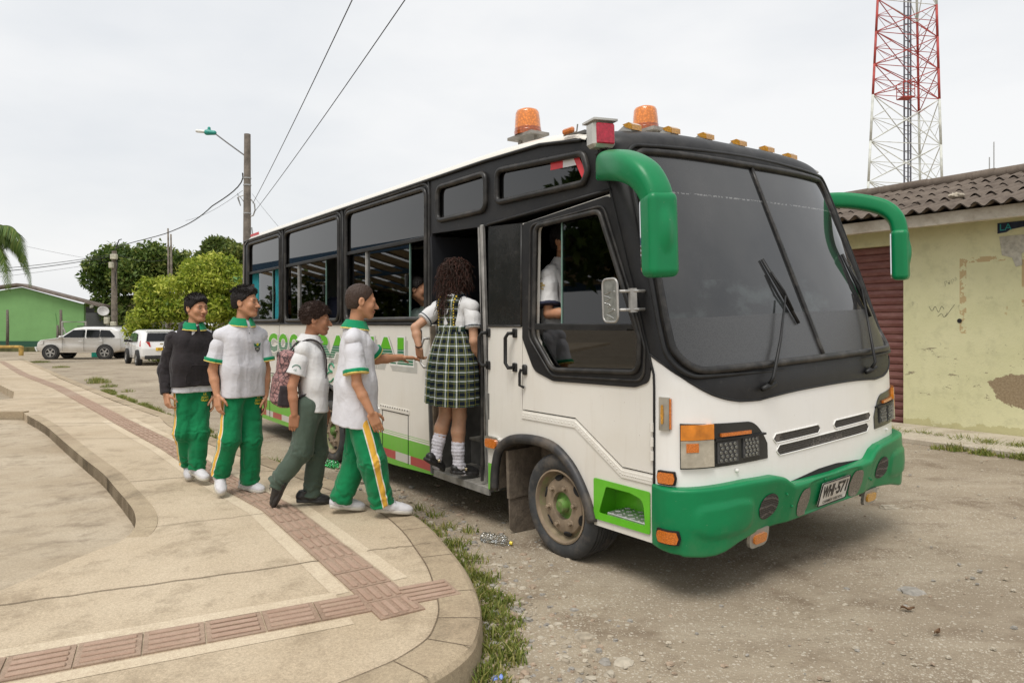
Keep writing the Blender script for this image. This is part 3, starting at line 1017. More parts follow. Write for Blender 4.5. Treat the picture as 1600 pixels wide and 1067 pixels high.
hg = empty("yard_hedge", (-20.5, 15.8, -.05), label="tall dark hedge behind the open shelter left of the yard", cat="hedge")
V, Q, T = leaf_cloud([((.52 * k, .88 * k, 1.3 + .3 * (i % 3)), (1.0, 1.0, 1.5)) for i, k in enumerate(np.arange(-4.2, 4.3, .7))], 9000, .3, 44)
link_mesh("foliage", V, Q, GREEN_D, hg, attrs={"tint": T})
# palm, its crown hanging in from the left
PALM = mat_leaf("leaf_palm", (0.04, 0.08, 0.015), (0.10, 0.17, 0.03), (0.27, 0.30, 0.07))
pc = px(-34, 368, 30)
pr = empty("palm_tree", (pc[0], 30, gz(30)), label="palm tree with drooping fronds at the left edge", cat="tree")
mb = MB(); hz = pc[2] - gz(30)
mb.tube([(0, 0, -.1), (.1, 0, hz * .5), (0, 0, hz)], [.19, .15, .12], 12); mb.build("trunk", BARK, pr, smooth=True)
V = []; Q = []; T = []
rp = np.random.default_rng(6)
fronds = [(-.1, .48, 3.15), (.15, .05, 3.0), (-.35, -.12, 2.75), (.0, .25, 3.05), (.45, .75, 2.2), (-.9, .5, 2.4), (1.0, .3, 2.4)] + [(rp.uniform(1.4, 4.9), rp.uniform(-.1, .9), 2.3) for _ in range(11)]
for (az_, el, L) in fronds:
    d = Vector((math.cos(az_), math.sin(az_), 0)); s = Vector((-d.y, d.x, 0))
    rach = []
    for k in range(30):
        f = k / 29
        rach.append(Vector((0, 0, hz)) + d * L * (f - .30 * f ** 3) + Vector((0, 0, L * (math.sin(el) * f * 1.1 - (.78 + .2 * el) * f ** 2.7))))
    for k in range(29):
        a, b2 = rach[k], rach[k + 1]; tn = (b2 - a).normalized()
        b = len(V); V += [tuple(a - s * .012), tuple(a + s * .012), tuple(b2 + s * .012), tuple(b2 - s * .012)]; Q.append((b, b + 1, b + 2, b + 3)); T += [.6] * 4
        if k < 3: continue
        f = k / 29; ll = L * .27 * math.sin(math.pi * min(1, .15 + f * .83)) ** .6
        for sg in (-1, 1):
            for sub in (0, .33, .66):
                q0 = a.lerp(b2, sub)
                dr = (s * sg * .75 + tn * .55 + Vector((0, 0, -.45 - .35 * rp.random()))).normalized()
                w = tn * .020; b = len(V); mid = q0 + dr * ll * .55; tip = q0 + dr * ll + Vector((0, 0, -.12 * ll))
                V += [tuple(q0 - w), tuple(q0 + w), tuple(mid + w), tuple(mid - w), tuple(tip)]
                Q.append((b, b + 1, b + 2, b + 3)); Q.append((b + 3, b + 2, b + 4, b + 4)); T += [min(1, max(0, rp.normal(.45, .2)))] * 5
o = link_mesh("crown", V, [tuple(dict.fromkeys(q)) for q in Q], PALM, pr, attrs={"tint": T})

# ------------------------------------------------------------------ green house, white house, yard bits
def mat_plaster(name, c, dirt, amt=.5, sc=1.0, bump=.2):
    m, t, p = new_mat(name)
    tc = t.nodes.new("ShaderNodeTexCoord").outputs['Object']
    a = noise(t, 0.9 * sc, 6, .65, tc); b = noise(t, 6 * sc, 6, .7, tc)
    k = mixc(t, ramp(t, a, [(0.4, (0, 0, 0)), (0.75, (amt, amt, amt))]), c, dirt)
    k = mixc(t, ramp(t, b, [(0.5, (0, 0, 0)), (0.8, (amt * .6, amt * .6, amt * .6))]), k, dirt)
    setc(t, p, k); p.inputs['Roughness'].default_value = .9
    set_bump(t, p, b, bump, .01)
    return m
GHOUSE = mat_plaster("green_plaster", (0.185, 0.37, 0.135), (0.14, 0.28, 0.10), .6)
PLINTH = mat_plaster("plinth_paint", (0.02, 0.085, 0.05), (0.05, 0.08, 0.05), .5)
OLDROOF = simple("old_roof", (0.16, 0.13, 0.11), .9, var=.35, scale=4, bump=.3)
WHITEW = mat_plaster("white_plaster", (0.62, 0.61, 0.57), (0.42, 0.39, 0.34), .6)
DARK = simple("dark_void", (0.018, 0.017, 0.016), .9)
gy0 = 49.0
def gpt(u, v): q = px(u, v, gy0); return (q[0], q[2])
gh = empty("green_house", (gpt(33, 545)[0], gy0, DOWN), label="bright green gabled house with a dark green plinth behind the parked cars", cat="house")
O = Vector((gpt(33, 545)[0], gy0, DOWN))
def loc_(u, v): a = gpt(u, v); return (a[0] - O.x, a[1] - O.z)
wl = [(-11.5, 0), (loc_(131, 545)[0], 0), loc_(131, 476), loc_(33, 449), (-11.5, loc_(-190, 476)[1] - .6)]
mb = MB(); mb.prism(wl, [], lambda u, v, t: (u, t, v), 0, .2); mb.build("wall", GHOUSE, gh)
mb = MB(); mb.box(((wl[0][0] + wl[1][0]) / 2, -.03, .30), (wl[1][0] - wl[0][0] + .05, .09, .62)); mb.build("plinth", PLINTH, gh)
a, b, c2 = loc_(150, 478), loc_(33, 446.5), loc_(-220, 505)
mb = MB()
for (p, q) in ((b, (loc_(165, 481)[0], loc_(165, 481)[1] + .02)), (b, (c2[0], c2[1] + 1.2))):
    mb.prism([(p[0], p[1]), (q[0], q[1]), (q[0], q[1] + .16), (p[0], p[1] + .16)], [], lambda u, v, t: (u, t, v), -.45, .6)
mb.build("roof", OLDROOF, gh)
mb = MB(); mb.tube([(loc_(88, 500)[0], -.02, .6), (loc_(88, 500)[0] + .05, -.02, 2.0), (loc_(88, 500)[0] - .05, -.02, 2.6)], .012, 5); mb.build("wall_crack", simple("crack_dark", (.08, .2, .06), .9), gh)

wy = 53.0
def wpt(u, v): q = px(u, v, wy); return q
wo = Vector((wpt(175, 545)[0], wy, DOWN))
wh = empty("white_house", tuple(wo), label="pale house with a low grey roof and dark doorway behind the silver car", cat="house")
def wl2(u, v): q = wpt(u, v); return (q[0] - wo.x, q[2] - wo.z)
mb = MB(); mb.prism([(wl2(155, 545)[0], 0), (6.0, 0), (6.0, 3.0), (wl2(155, 477)[0], wl2(155, 477)[1])], [[(wl2(185, 545)[0], .05), (wl2(193, 545)[0], .05), (wl2(193, 485)[0], wl2(193, 485)[1]), (wl2(185, 485)[0], wl2(185, 485)[1])]], lambda u, v, t: (u, t, v), 0, .3)
mb.build("wall", WHITEW, wh)
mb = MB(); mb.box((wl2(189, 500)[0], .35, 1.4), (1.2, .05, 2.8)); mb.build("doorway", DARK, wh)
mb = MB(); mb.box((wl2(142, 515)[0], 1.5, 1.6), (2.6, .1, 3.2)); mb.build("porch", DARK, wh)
mb = MB(); mb.prism([(wl2(150, 480)[0], wl2(150, 482)[1]), (wl2(150, 480)[0], wl2(150, 480)[1] + .12), (wl2(206, 466)[0], wl2(206, 466)[1] + .2), (8, wl2(206, 466)[1] + .5), (8, wl2(206, 466)[1] + .3), (wl2(206, 468)[0], wl2(206, 468)[1])], [], lambda u, v, t: (u, t, v), -.8, 4)
mb.build("roof", simple("pale_roof", (.42, .38, .33), .85, var=.3, scale=4), wh)
mb = MB(); mb.box((wl2(145, 508)[0], -.1, wl2(145, 508)[1]), (2.0, .05, 1.9)); mb.build("lattice", simple("lattice_grey", (.10, .10, .10), .8, var=.6, scale=70), wh)
# satellite dish
sdh = empty("satellite_dish", px(161, 487, 48.2), label="tilted white satellite dish under the eaves between the two houses", cat="dish")
M_ = Matrix.Translation((0, 0, 0)) @ Matrix.Rotation(math.radians(62), 4, 'X') @ Matrix.Rotation(math.radians(35), 4, 'Y')
mb = MB(); mb.lathe([(0, 0), (.16, .02), (.29, .07), (.37, .13), (.36, .135), (.27, .08), (.13, .03), (0, .013)], 20, 0, M_); mb.build("dish", simple("dish_white", (.45, .44, .42), .5), sdh, smooth=True)
mb = MB(); mb.tube([(0, 0, -.1), (.1, .3, -.3), (.15, .8, -.3)], .03, 6); mb.build("arm", simple("galvanised", (.38, .38, .37), .5, .6), sdh)
GALV = simple("galvanised", (.38, .38, .37), .5, .6)

# far low building behind the yellow bush
fq = px(372, 390, 60)
fh = empty("far_house", (fq[0] + 1.2, 60, DOWN), label="small far house with a grey roof just left of the bus roof", cat="house")
mb = MB(); mb.box((0, 1.5, 3.6), (4.0, 3, 7.2)); mb.build("wall", GHOUSE, fh)
mb = MB(); mb.prism([(-2.6, 6.9), (0.4, 8.2), (3, 6.9), (3, 7.1), (.4, 8.45), (-2.6, 7.15)], [], lambda u, v, t: (u, t, v), -.4, 3.4); mb.build("roof", simple("pale_roof", (.42, .38, .33), .85), fh)

# fence posts, gate frame and yellow barrier by the green house
POSTM = simple("old_post", (.13, .11, .09), .9, var=.4, scale=12)
for (u, vt, vb, w, tilt, lab) in ((11.5, 484, 545, .10, .0, "leftmost thin post in front of the green house"), (95, 484, 525, .11, 0, "tall post beside the metal gate frame"), (90, 508, 526, .10, 0, "short stump of a post left of the gate frame")):
    y = 47.5; t_ = px(u, vt, y); mb = MB(); h = t_[2] - DOWN
    mb.tube([(0, 0, -.1), (0.02, 0, h * .6), (tilt, 0, h)], [w, w * .9, w * .75], 8)
    tag(mb.build("fence_post", POSTM, loc=(t_[0], y, DOWN), smooth=True), lab, "post", "posts by the green house")
a, b = px(97.5, 503, 47), px(134, 503, 47)
gf = empty("gate_frame", (a[0], 47, DOWN), label="grey metal pipe gate frame behind the silver car", cat="gate")
h = a[2] - DOWN; w = b[0] - a[0]
mb = MB(); mb.tube([(0, 0, 0), (0, 0, h), (w, 0, h), (w, 0, 0)], .075, 8); mb.tube([(0, 0, h - .3), (w * .42, 0, .2)], .05, 6); mb.build("pipe", simple("gate_pipe", (.33, .32, .29), .6), gf)
a = px(0, 548, 40)
yb = empty("low_barrier", (a[0], 40, DOWN), label="low weathered yellow beam barrier by the green house", cat="barrier")
mb = MB(); e_ = px(33, 548, 40); w = e_[0] - a[0]
mb.box((w / 2 - 1, 0, .50), (w + 2, .18, .16), bev=.03); mb.box((w, 0, .25), (.2, .2, .58), bev=.03); mb.box((w - 2.4, 0, .22), (.18, .18, .45)); mb.build("beam", simple("barrier_yellow", (.42, .27, .07), .8, var=.4, scale=6), yb)
# mossy low bank below the house
mb = MB(); mb.box((-27, 46, DOWN + .12), (26, 1.2, .30)); tag(mb.build("bank", simple("mossy_bank", (.085, .085, .03), .95, var=.5, scale=3, bump=.5), smooth=False), kind="structure")

# ------------------------------------------------------------------ utility poles, lamp, wires
POLEM = simple("pole_wood", (.175, .15, .125), .9, var=.35, scale=6, bump=.4, bscale=30)
POLE2 = simple("pole_concrete", (.17, .145, .115), .9, var=.4, scale=5, bump=.3)
WIRE = simple("wire_black", (.02, .02, .022), .6)
py_ = 22.0
pt = px(386.5, 210, py_); pb = px(385.5, 360, py_)
up_ = empty("utility_pole", (pt[0], py_, gz(22)), label="tall weathered wooden pole rising behind the rear of the bus", cat="pole")
h = pt[2] - gz(22)
mb = MB(); mb.tube([(-.02, 0, -.1), (-.01, 0, h * .5), (0, 0, h)], [.15, .125, .10], 14); mb.build("shaft", POLEM, up_, smooth=True, auto=40)
mb = MB()
for dz in (1.42, 1.64, 2.55, 3.45):
    mb.lathe([(.118, -.02), (.124, -.02), (.124, .02), (.118, .02)], 14, 0, Matrix.Translation((-.003, 0, h - dz)))
mb.tube([(.13, -.03, h - 2.1), (.24, -.03, h - 2.25), (.26, -.03, h - 2.45), (.20, -.03, h - 2.62), (.12, -.03, h - 2.65)], .022, 6)
mb.tube([(-.1, 0, h - 1.95), (-.3, -.05, h - 2.05), (-.22, 0, h - 2.3), (-.32, 0, h - 1.9), (-.1, .02, h - 2.2)], .018, 6)
mb.tube([(.14, 0, h - 3.0), (.22, 0, h - 3.6), (.34, 0, h - 4.6)], .020, 6); mb.tube([(.12, 0, h - 3.3), (.20, 0, h - 4.6)], .016, 6)
mb.build("bracket", GALV, up_)
l0 = px(381, 243, py_); l1 = px(336, 209, py_); l2 = px(308, 205, py_)
lamp = empty("street_lamp", (l0[0], py_, l0[2]), label="street lamp with a green-topped white head on a thin bent arm", cat="lamp")
mb = MB(); d1 = Vector((l1[0] - l0[0], 0, l1[2] - l0[2])); d2 = Vector((l2[0] - l0[0], 0, l2[2] - l0[2]))
mb.tube([(0.05, 0, -.02), d1 * .6, d1, d1.lerp(d2, .3)], .022, 8); mb.build("arm", simple("lamp_arm", (.14, .14, .14), .5), lamp)
vv, qq = sdf([cone(d1.lerp(d2, .15), d1.lerp(d2, 1.0), .07, .055, 0), plane(d1.lerp(d2, .5) + Vector((0, 0, -.02)), (0, 0, -1), .02)], d2 - Vector((.3, .2, .3)), d1 + Vector((.3, .2, .3)), .02)
link_mesh("lamp_head", vv, qq, simple("lamp_white", (.72, .72, .68), .5), lamp, smooth=True)
m_ = d1.lerp(d2, .28)
vv, qq = sdf([cone(m_ + Vector((-.10, 0, .015)), m_ + Vector((.14, 0, .0)), .09, .07), cone(m_ + Vector((-.03, 0, .08)), m_ + Vector((-.03, 0, .15)), .05)], m_ - Vector((.4, .2, .2)), m_ + Vector((.4, .2, .3)), .02)
link_mesh("lamp_top", vv, qq, simple("lamp_green", (.02, .27, .22), .45), lamp, smooth=True)

# squat concrete pole with meter boxes in front of the white house
cy_ = 40.0
q0 = px(178.5, 392, cy_)
cp = empty("utility_pole", (q0[0], cy_, DOWN), label="dark short pole with pale meter boxes in front of the white house", cat="pole")
h = q0[2] - DOWN
mb = MB(); mb.tube([(0, 0, -.1), (0, 0, h)], [.19, .13], 12); mb.build("shaft", POLE2, cp, smooth=True, auto=40)
for (u, v, w, hh) in ((182, 402, .36, .30), (178, 415, .24, .34), (171, 501, .26, .40), (181, 507, .27, .32)):
    q = px(u, v, cy_); mb = MB(); mb.box((q[0] - q0[0], -.26, q[2] - DOWN), (w, .22, hh), bev=.03); mb.build("meter_box", simple("meter_box", (.46, .44, .34), .6, var=.25), cp)
mb = MB(); e0 = px(180, 390, cy_); e1 = px(186, 375, cy_); e2 = px(190, 374, cy_)
mb.tube([(e0[0] - q0[0], 0, e0[2] - DOWN), (e1[0] - q0[0], 0, e1[2] - DOWN), (e2[0] - q0[0], 0, e2[2] - DOWN)], .03, 6)
mb.tube([(.05, -.1, h - .2), (.25, -.1, h - .8), (.1, -.1, h - 1.6), (.2, -.12, h - 2.2)], .025, 6); mb.build("cable_tail", WIRE, cp)
for (u, vt, lab) in ((262.5, 357, "thin bare pole sticking up from the dark tree"), (267, 366, "thinner crooked stick beside the thin bare pole")):
    q = px(u, vt, 45); mb = MB(); h2 = q[2] - DOWN
    mb.tube([(0, 0, 0), (.05, 0, h2 * .6), (0, 0, h2)], [.10, .08, .05], 8)
    tag(mb.build("thin_pole", POLE2, loc=(q[0], 45, DOWN), smooth=True), lab, "pole", "thin poles among the trees")

def wire(name, a, b, sag, r, label, n=28, group="overhead wires", pts=None):
    a, b = Vector(a), Vector(b)
    P = [a.lerp(b, i / n) - Vector((0, 0, sag * 4 * (i / n) * (1 - i / n))) for i in range(n + 1)] if pts is None else [Vector(p) for p in pts]
    cu = MB(); o0 = P[0].copy()
    cu.tube([p - o0 for p in P], r, 5)
    return tag(cu.build(name, WIRE, smooth=True, loc=tuple(o0)), label, "wire", group)
def ray_pt(u, v, y): return px(u, v, y)
A_ = px(395, 318, py_); B_ = px(545, 0, 9.5)
A2 = px(397, 332, py_); B2 = px(625, 0, 9.5)
wire("overhead_wire", A_, Vector(A_).lerp(Vector(B_), 1.45), .12, .008, "left of the two steep wires crossing the open sky to the pole")
wire("overhead_wire", A2, Vector(A2).lerp(Vector(B2), 1.45), .12, .008, "right of the two steep wires crossing the open sky to the pole")
P = smooth_line([(px(379, 271, py_)[0], px(379, 271, py_)[2]), (px(330, 322, 27)[0], px(330, 322, 27)[2]), (px(268, 360, 33)[0], px(268, 360, 33)[2]), (px(180, 391, 40)[0], px(180, 391, 40)[2])], 8)
ys_ = np.interp(np.linspace(0, 1, len(P)), [0, .33, .66, 1], [22, 27, 33, 40])
wire("overhead_wire", 0, 0, 0, .022, "thick twisted cable sagging from the tall pole to the short dark pole", pts=[(p[0], y, p[1]) for p, y in zip(P, ys_)]) if False else None
wire("overhead_wire", (0, 0, 0), (0, 0, 0), 0, .022, "thick twisted cable sagging from the tall pole to the short dark pole", pts=[(p[0], float(y), p[1]) for p, y in zip(P, ys_)])
wire("overhead_wire", px(178, 400, 40), px(-30, 427, 34), .10, .020, "lower thick cable running from the short dark pole to the left edge")
wire("overhead_wire", px(178, 397, 40), px(-30, 422, 34), .10, .015, "upper thick cable running from the short dark pole to the left edge")
wire("overhead_wire", px(178, 408, 40), px(-30, 436, 34), .05, .008, "faint thin wire below the cables at left")
wire("overhead_wire", px(379, 298, py_), px(290, 345, 30), .15, .006, "faint thin wire from the tall pole towards the dark tree")
wire("overhead_wire", px(185, 398, 40), px(262, 405, 45), .25, .012, "slack wire from the short dark pole into the dark tree")
wire("overhead_wire", px(36, 384, 30), px(178, 410, 40), .05, .006, "faint wire from the palm fronds to the short dark pole")
wire("overhead_wire", px(394, 303, py_), px(440, 360, 14), .02, .004, "faint wire dropping from the tall pole to behind the bus roof")

# ------------------------------------------------------------------ parked cars
def car(name, loc, rz, prof, belt, roof_z, W, paint, glassm, wheels, wr, label, windows, extra=None, tumble=.16):
    """prof: closed side outline (x, z), nose at +x"""
    root = empty(name, loc, rz, label=label, cat="car", group="cars parked in the yard")
    st = [(-1.0, .10), (-.965, .045), (-.90, .015), (-.75, 0.0), (-.4, 0), (0, 0), (.4, 0), (.75, 0), (.90, .015), (.965, .045), (1.0, .10)]
    P = rpoly(prof, .09, 4)
    cx = sum(p[0] for p in P) / len(P); cz = sum(p[1] for p in P) / len(P)
    V = []; n = len(P)
    x0, x1 = min(p[0] for p in P), max(p[0] for p in P)
    def yy(x, z, s):
        k = max(0, min(1, (z - belt) / (roof_z - belt))); e = 1 - tumble * k ** 1.1
        f = abs((x - (x0 + x1) / 2) / ((x1 - x0) / 2)); e *= 1 - .09 * max(0, f - .6) / .4
        lo = max(0, min(1, (.42 - z) / .25)); e *= 1 - .05 * lo
        return s * W / 2 * e
    for (s, ins) in st:
        for (x, z) in P:
            d = Vector((x - cx, z - cz)); k = 1 - ins / max(d.length, .3)
            V.append((cx + d.x * k, yy(x, z, s), cz + d.y * k))
    F = []
    for a in range(len(st) - 1):
        for j in range(n):
            F.append((a * n + j, a * n + (j + 1) % n, (a + 1) * n + (j + 1) % n, (a + 1) * n + j))
    tri = tessellate_polygon([[Vector((p[0], p[1], 0)) for p in P]])
    for (i, j, k) in tri:
        F.append((i, j, k)); F.append(((len(st) - 1) * n + i, (len(st) - 1) * n + k, (len(st) - 1) * n + j))
    mb = MB(); mb.add(V, F); mb.build("body", paint, root, smooth=True, auto=38)
    for (w, nm) in windows:
        for sg in ((-1, 1) if nm == 'window' else (0,)):
            mb = MB()
            if nm == 'window':
                Q_ = rpoly(w, .04, 3)
                mb.prism(Q_, [], lambda u, v, t: (u, yy(u, v, sg) + sg * t, v), -.01, .006)
            else:
                (xa, za), (xb, zb), wa, wb = w
                dn = Vector((zb - za, -(xb - xa))).normalized()
                if dn.x * (1 if xa > cx else -1) < 0: dn = -dn
                for (k0, k1) in ((0, 1),):
                    o = .012
                    mb.add([(xa + dn.x * o, -wa, za + dn.y * o), (xa + dn.x * o, wa, za + dn.y * o), (xb + dn.x * o, wb, zb + dn.y * o), (xb + dn.x * o, -wb, zb + dn.y * o)], [(0, 1, 2, 3)])
            mb.build(nm, glassm, root)
    for wx in wheels:
        for sg in (-1, 1):
            mb = MB(); M_ = Matrix.Translation((wx, sg * (W / 2 - .03), wr)) @ Matrix.Rotation(math.radians(-90 * sg), 4, 'X')
            mb.lathe([(wr * 1.16, -.12), (wr * 1.16, .036), (wr * 1.09, .040), (wr * 1.0, .02)], 24, 0, M_); mb.build("wheel_arch", simple("arch_black", (.02, .02, .02), .8), root)
            w_ = empty("wheel", parent=root)
            mb = MB(); mb.lathe([(wr * .62, -.16), (wr * .94, -.16), (wr, -.12), (wr, .03), (wr * .95, .055), (wr * .68, .06), (wr * .62, .04)], 28, 0, M_); mb.build("tyre", simple("tyre_rubber", (.035, .034, .033), .85, var=.3), w_, smooth=True, auto=40)
            mb = MB()
            mb.lathe([(wr * .66, .045), (wr * .58, .05), (wr * .56, .01)], 24, 0, M_); mb.lathe([(0, .045), (wr * .15, .045), (wr * .18, .03)], 12, 0, M_); mb.lathe([(0, .0), (wr * .6, .0)], 20, 1, M_)
            for k in range(5):
                a = k * 2 * math.pi / 5 + .3
                R = Matrix.Rotation(a, 4, 'Z')
                pts = [M_ @ R @ Vector(q) for q in ((wr * .1, -wr * .10, .035), (wr * .6, -wr * .09, .045), (wr * .6, wr * .09, .045), (wr * .1, wr * .10, .035))]
                mb.add(pts, [(0, 1, 2, 3)])
            mb.build("rim", [simple("alloy", (.42, .41, .39), .4, .7), simple("arch_black", (.02, .02, .02), .8)], w_)
    if extra: extra(root, yy)
    return root

def mat_car(name, c, metal, dust, z0, z1):
    m, t, p = new_mat(name)
    tc = t.nodes.new("ShaderNodeTexCoord").outputs['Object']
    s = t.nodes.new("ShaderNodeSeparateXYZ"); t.links.new(tc, s.inputs[0])
    f = mth(t, 'ADD', mth(t, 'DIVIDE', mth(t, 'SUBTRACT', z1, s.outputs[2]), z1 - z0), mth(t, 'MULTIPLY', mth(t, 'SUBTRACT', noise(t, 3, 5, .6, tc), .5), .8), clamp=True)
    setc(t, p, mixc(t, mth(t, 'MULTIPLY', f, .75, clamp=True), c, dust)); p.inputs['Metallic'].default_value = metal; p.inputs['Roughness'].default_value = .38
    p.inputs['Coat Weight'].default_value = .6; p.inputs['Coat Roughness'].default_value = .15
    return m
CARGL = simple("car_glass", (.008, .009, .010), .06, spec=.35)
SILVER = mat_car("silver_paint", (.64, .63, .61), .2, (.36, .29, .20), .3, .85)
WHITEP = mat_car("white_paint", (.76, .76, .75), 0.0, (.5, .45, .36), .12, .45)
LAMPC = simple("lamp_clear", (.45, .45, .42), .15); REDL = simple("lamp_red", (.50, .02, .02), .2, spec=.8); YPLATE = simple("plate_yellow", (.78, .50, .02), .5)
BLACKP = simple("black_plastic", (.025, .025, .025), .6)
suv_prof = [(2.05, .42), (2.12, .60), (2.08, .86), (1.92, 1.0), (.98, 1.13), (.28, 1.62), (-.2, 1.70), (-1.6, 1.67), (-1.96, 1.50), (-2.08, 1.08), (-2.12, .60), (-2.05, .40), (-1.75, .33), (1.70, .33)]
def suv_extra(root, yy):
    for sg in (-1, 1):
        mb = MB(); mb.add([(1.98, yy(1.98, .9, sg) * .97, .76), (2.10, sg * .5, .78), (2.02, sg * .48, .93), (1.70, yy(1.7, .97, sg) * 1.006, .985), (1.74, yy(1.74, .85, sg) * 1.006, .80)], [(0, 1, 2, 3, 4)]); mb.build("headlight", LAMPC, root)
        mb = MB(); mb.box((.82, yy(.8, 1.13, sg) + sg * .09, 1.16), (.15, .20, .13), bev=.04); mb.build("side_mirror", SILVER, root)
        mb = MB(); mb.box((-.1, yy(-.1, 1.0, sg), .93), (.18, .03, .035), bev=.01); mb.box((-1.1, yy(-1.1, 1.0, sg), .95), (.18, .03, .035), bev=.01); mb.build("door_handle", SILVER, root)
        mb = MB()
        for x in (.78, -.28, -1.22):
            mb.box((x, yy(x, .75, sg), .76), (.012, .012, .66))
        mb.build("door_seam", BLACKP, root)
        mb = MB(); mb.tube([(.2, sg * .6, 1.72), (-1.5, sg * .6, 1.73)], .022, 6); mb.build("roof_rail", BLACKP, root)
    mb = MB(); mb.box((2.10, 0, .86), (.05, .8, .16), bev=.01); mb.build("grille", BLACKP, root)
    mb = MB(); mb.box((2.14, 0, .56), (.03, .42, .13)); mb.build("number_plate", YPLATE, root)
    mb = MB(); mb.tube([(2.10, -.72, .42), (2.2, -.70, .62), (2.2, .70, .62), (2.10, .72, .42)], .04, 8); mb.build("bull_bar", simple("bar_white", (.6, .6, .58), .35), root)
r_ = .36
sx, sy, _ = px(136, 560, 36.4)
car("parked_suv", (sx, 36.4, DOWN), math.radians(180 + 6), suv_prof, 1.08, 1.68, 1.80, SILVER, CARGL, (1.36, -1.30), r_, "dusty silver estate car seen from its left side, parked by the green house",
    [([(.80, 1.14), (.28, 1.52), (-.30, 1.54), (-.30, 1.14)], 'window'), ([(-.38, 1.14), (-.38, 1.54), (-1.02, 1.53), (-1.02, 1.14)], 'window'), ([(-1.06, 1.14), (-1.06, 1.53), (-1.5, 1.50), (-1.80, 1.18), (-1.7, 1.14)], 'window'), (((.98, 1.14), (.32, 1.60), .70, .60), 'windscreen'), (((-2.03, 1.15), (-1.92, 1.52), .66, .58), 'rear_window')], suv_extra)
hat_prof = [(1.95, .35), (2.02, .55), (1.95, .78), (1.2, .96), (.45, 1.42), (-.2, 1.51), (-1.2, 1.47), (-1.62, 1.36), (-1.86, 1.0), (-1.95, .72), (-1.94, .38), (-1.8, .27), (1.8, .25)]
def hat_extra(root, yy):
    for sg in (-1, 1):
        mb = MB(); mb.add([(-1.92, sg * .42, .80), (-1.92, sg * .46, 1.0), (-1.70, yy(-1.70, 1.03, sg) * 1.01, 1.05), (-1.74, yy(-1.74, .85, sg) * 1.03, .82)], [(0, 1, 2, 3)]); o = mb.build("tail_light", REDL, root); o.location = (-.03, 0, 0)
        mb = MB(); mb.box((.66, yy(.66, .98, sg) + sg * .09, 1.02), (.13, .18, .12), bev=.03); mb.build("side_mirror", BLACKP, root)
        mb = MB(); mb.box((-.2, yy(-.2, .86, sg), .86), (.16, .03, .03), bev=.01); mb.build("door_handle", WHITEP, root)
        mb = MB()
        for x in (.7, -.2, -.98):
            mb.box((x, yy(x, .62, sg), .62), (.010, .010, .62))
        mb.build("door_seam", BLACKP, root)
    mb = MB(); mb.box((-1.955, 0, .70), (.03, .46, .13)); pl = mb.build("number_plate", YPLATE, root)
    V, F = text_mesh("JBP 15", .12, align='CENTER')
    link_mesh("plate_text", [(-1.972, -v[0] * 1.0, .66 + v[1]) for v in V], F, BLACKP, pl)
    mb = MB(); mb.box((-1.93, 0, .36), (.06, 1.3, .16), bev=.02); mb.build("rear_apron", BLACKP, root)
    mb = MB(); mb.box((-1.90, 0, .92), (.02, .13, .04), bev=.01); mb.build("badge", simple("badge_gold", (.35, .28, .12), .35, .6), root)
    mb = MB(); mb.box((-1.5, 0, 1.465), (.22, 1.06, .05), bev=.02); mb.build("spoiler", WHITEP, root)
hx, hy, _ = px(243, 570, 29.8)
hrz = math.radians(128)
car("parked_hatchback", (-15.95, 30.3, gz(30)), hrz, hat_prof, .93, 1.48, 1.70, WHITEP, CARGL, (1.22, -1.27), .31, "white hatchback seen from behind, parked beside the yellow bush",
    [([(.78, .98), (.36, 1.34), (-.22, 1.38), (-.22, .98)], 'window'), ([(-.28, .98), (-.28, 1.38), (-1.0, 1.34), (-1.2, 1.02)], 'window'), (((1.18, .98), (.48, 1.40), .62, .54), 'windscreen'), (((-1.86, 1.03), (-1.66, 1.36), .58, .50), 'rear_window')], hat_extra)
mb = MB(); q = px(152, 557, 38); mb.box((0, 0, .14), (.52, .3, .34), bev=.04); tag(mb.build("crate", simple("crate_teal", (.02, .38, .28), .5), loc=(q[0], 38, DOWN)), "small turquoise crate seen under the silver car", "crate")

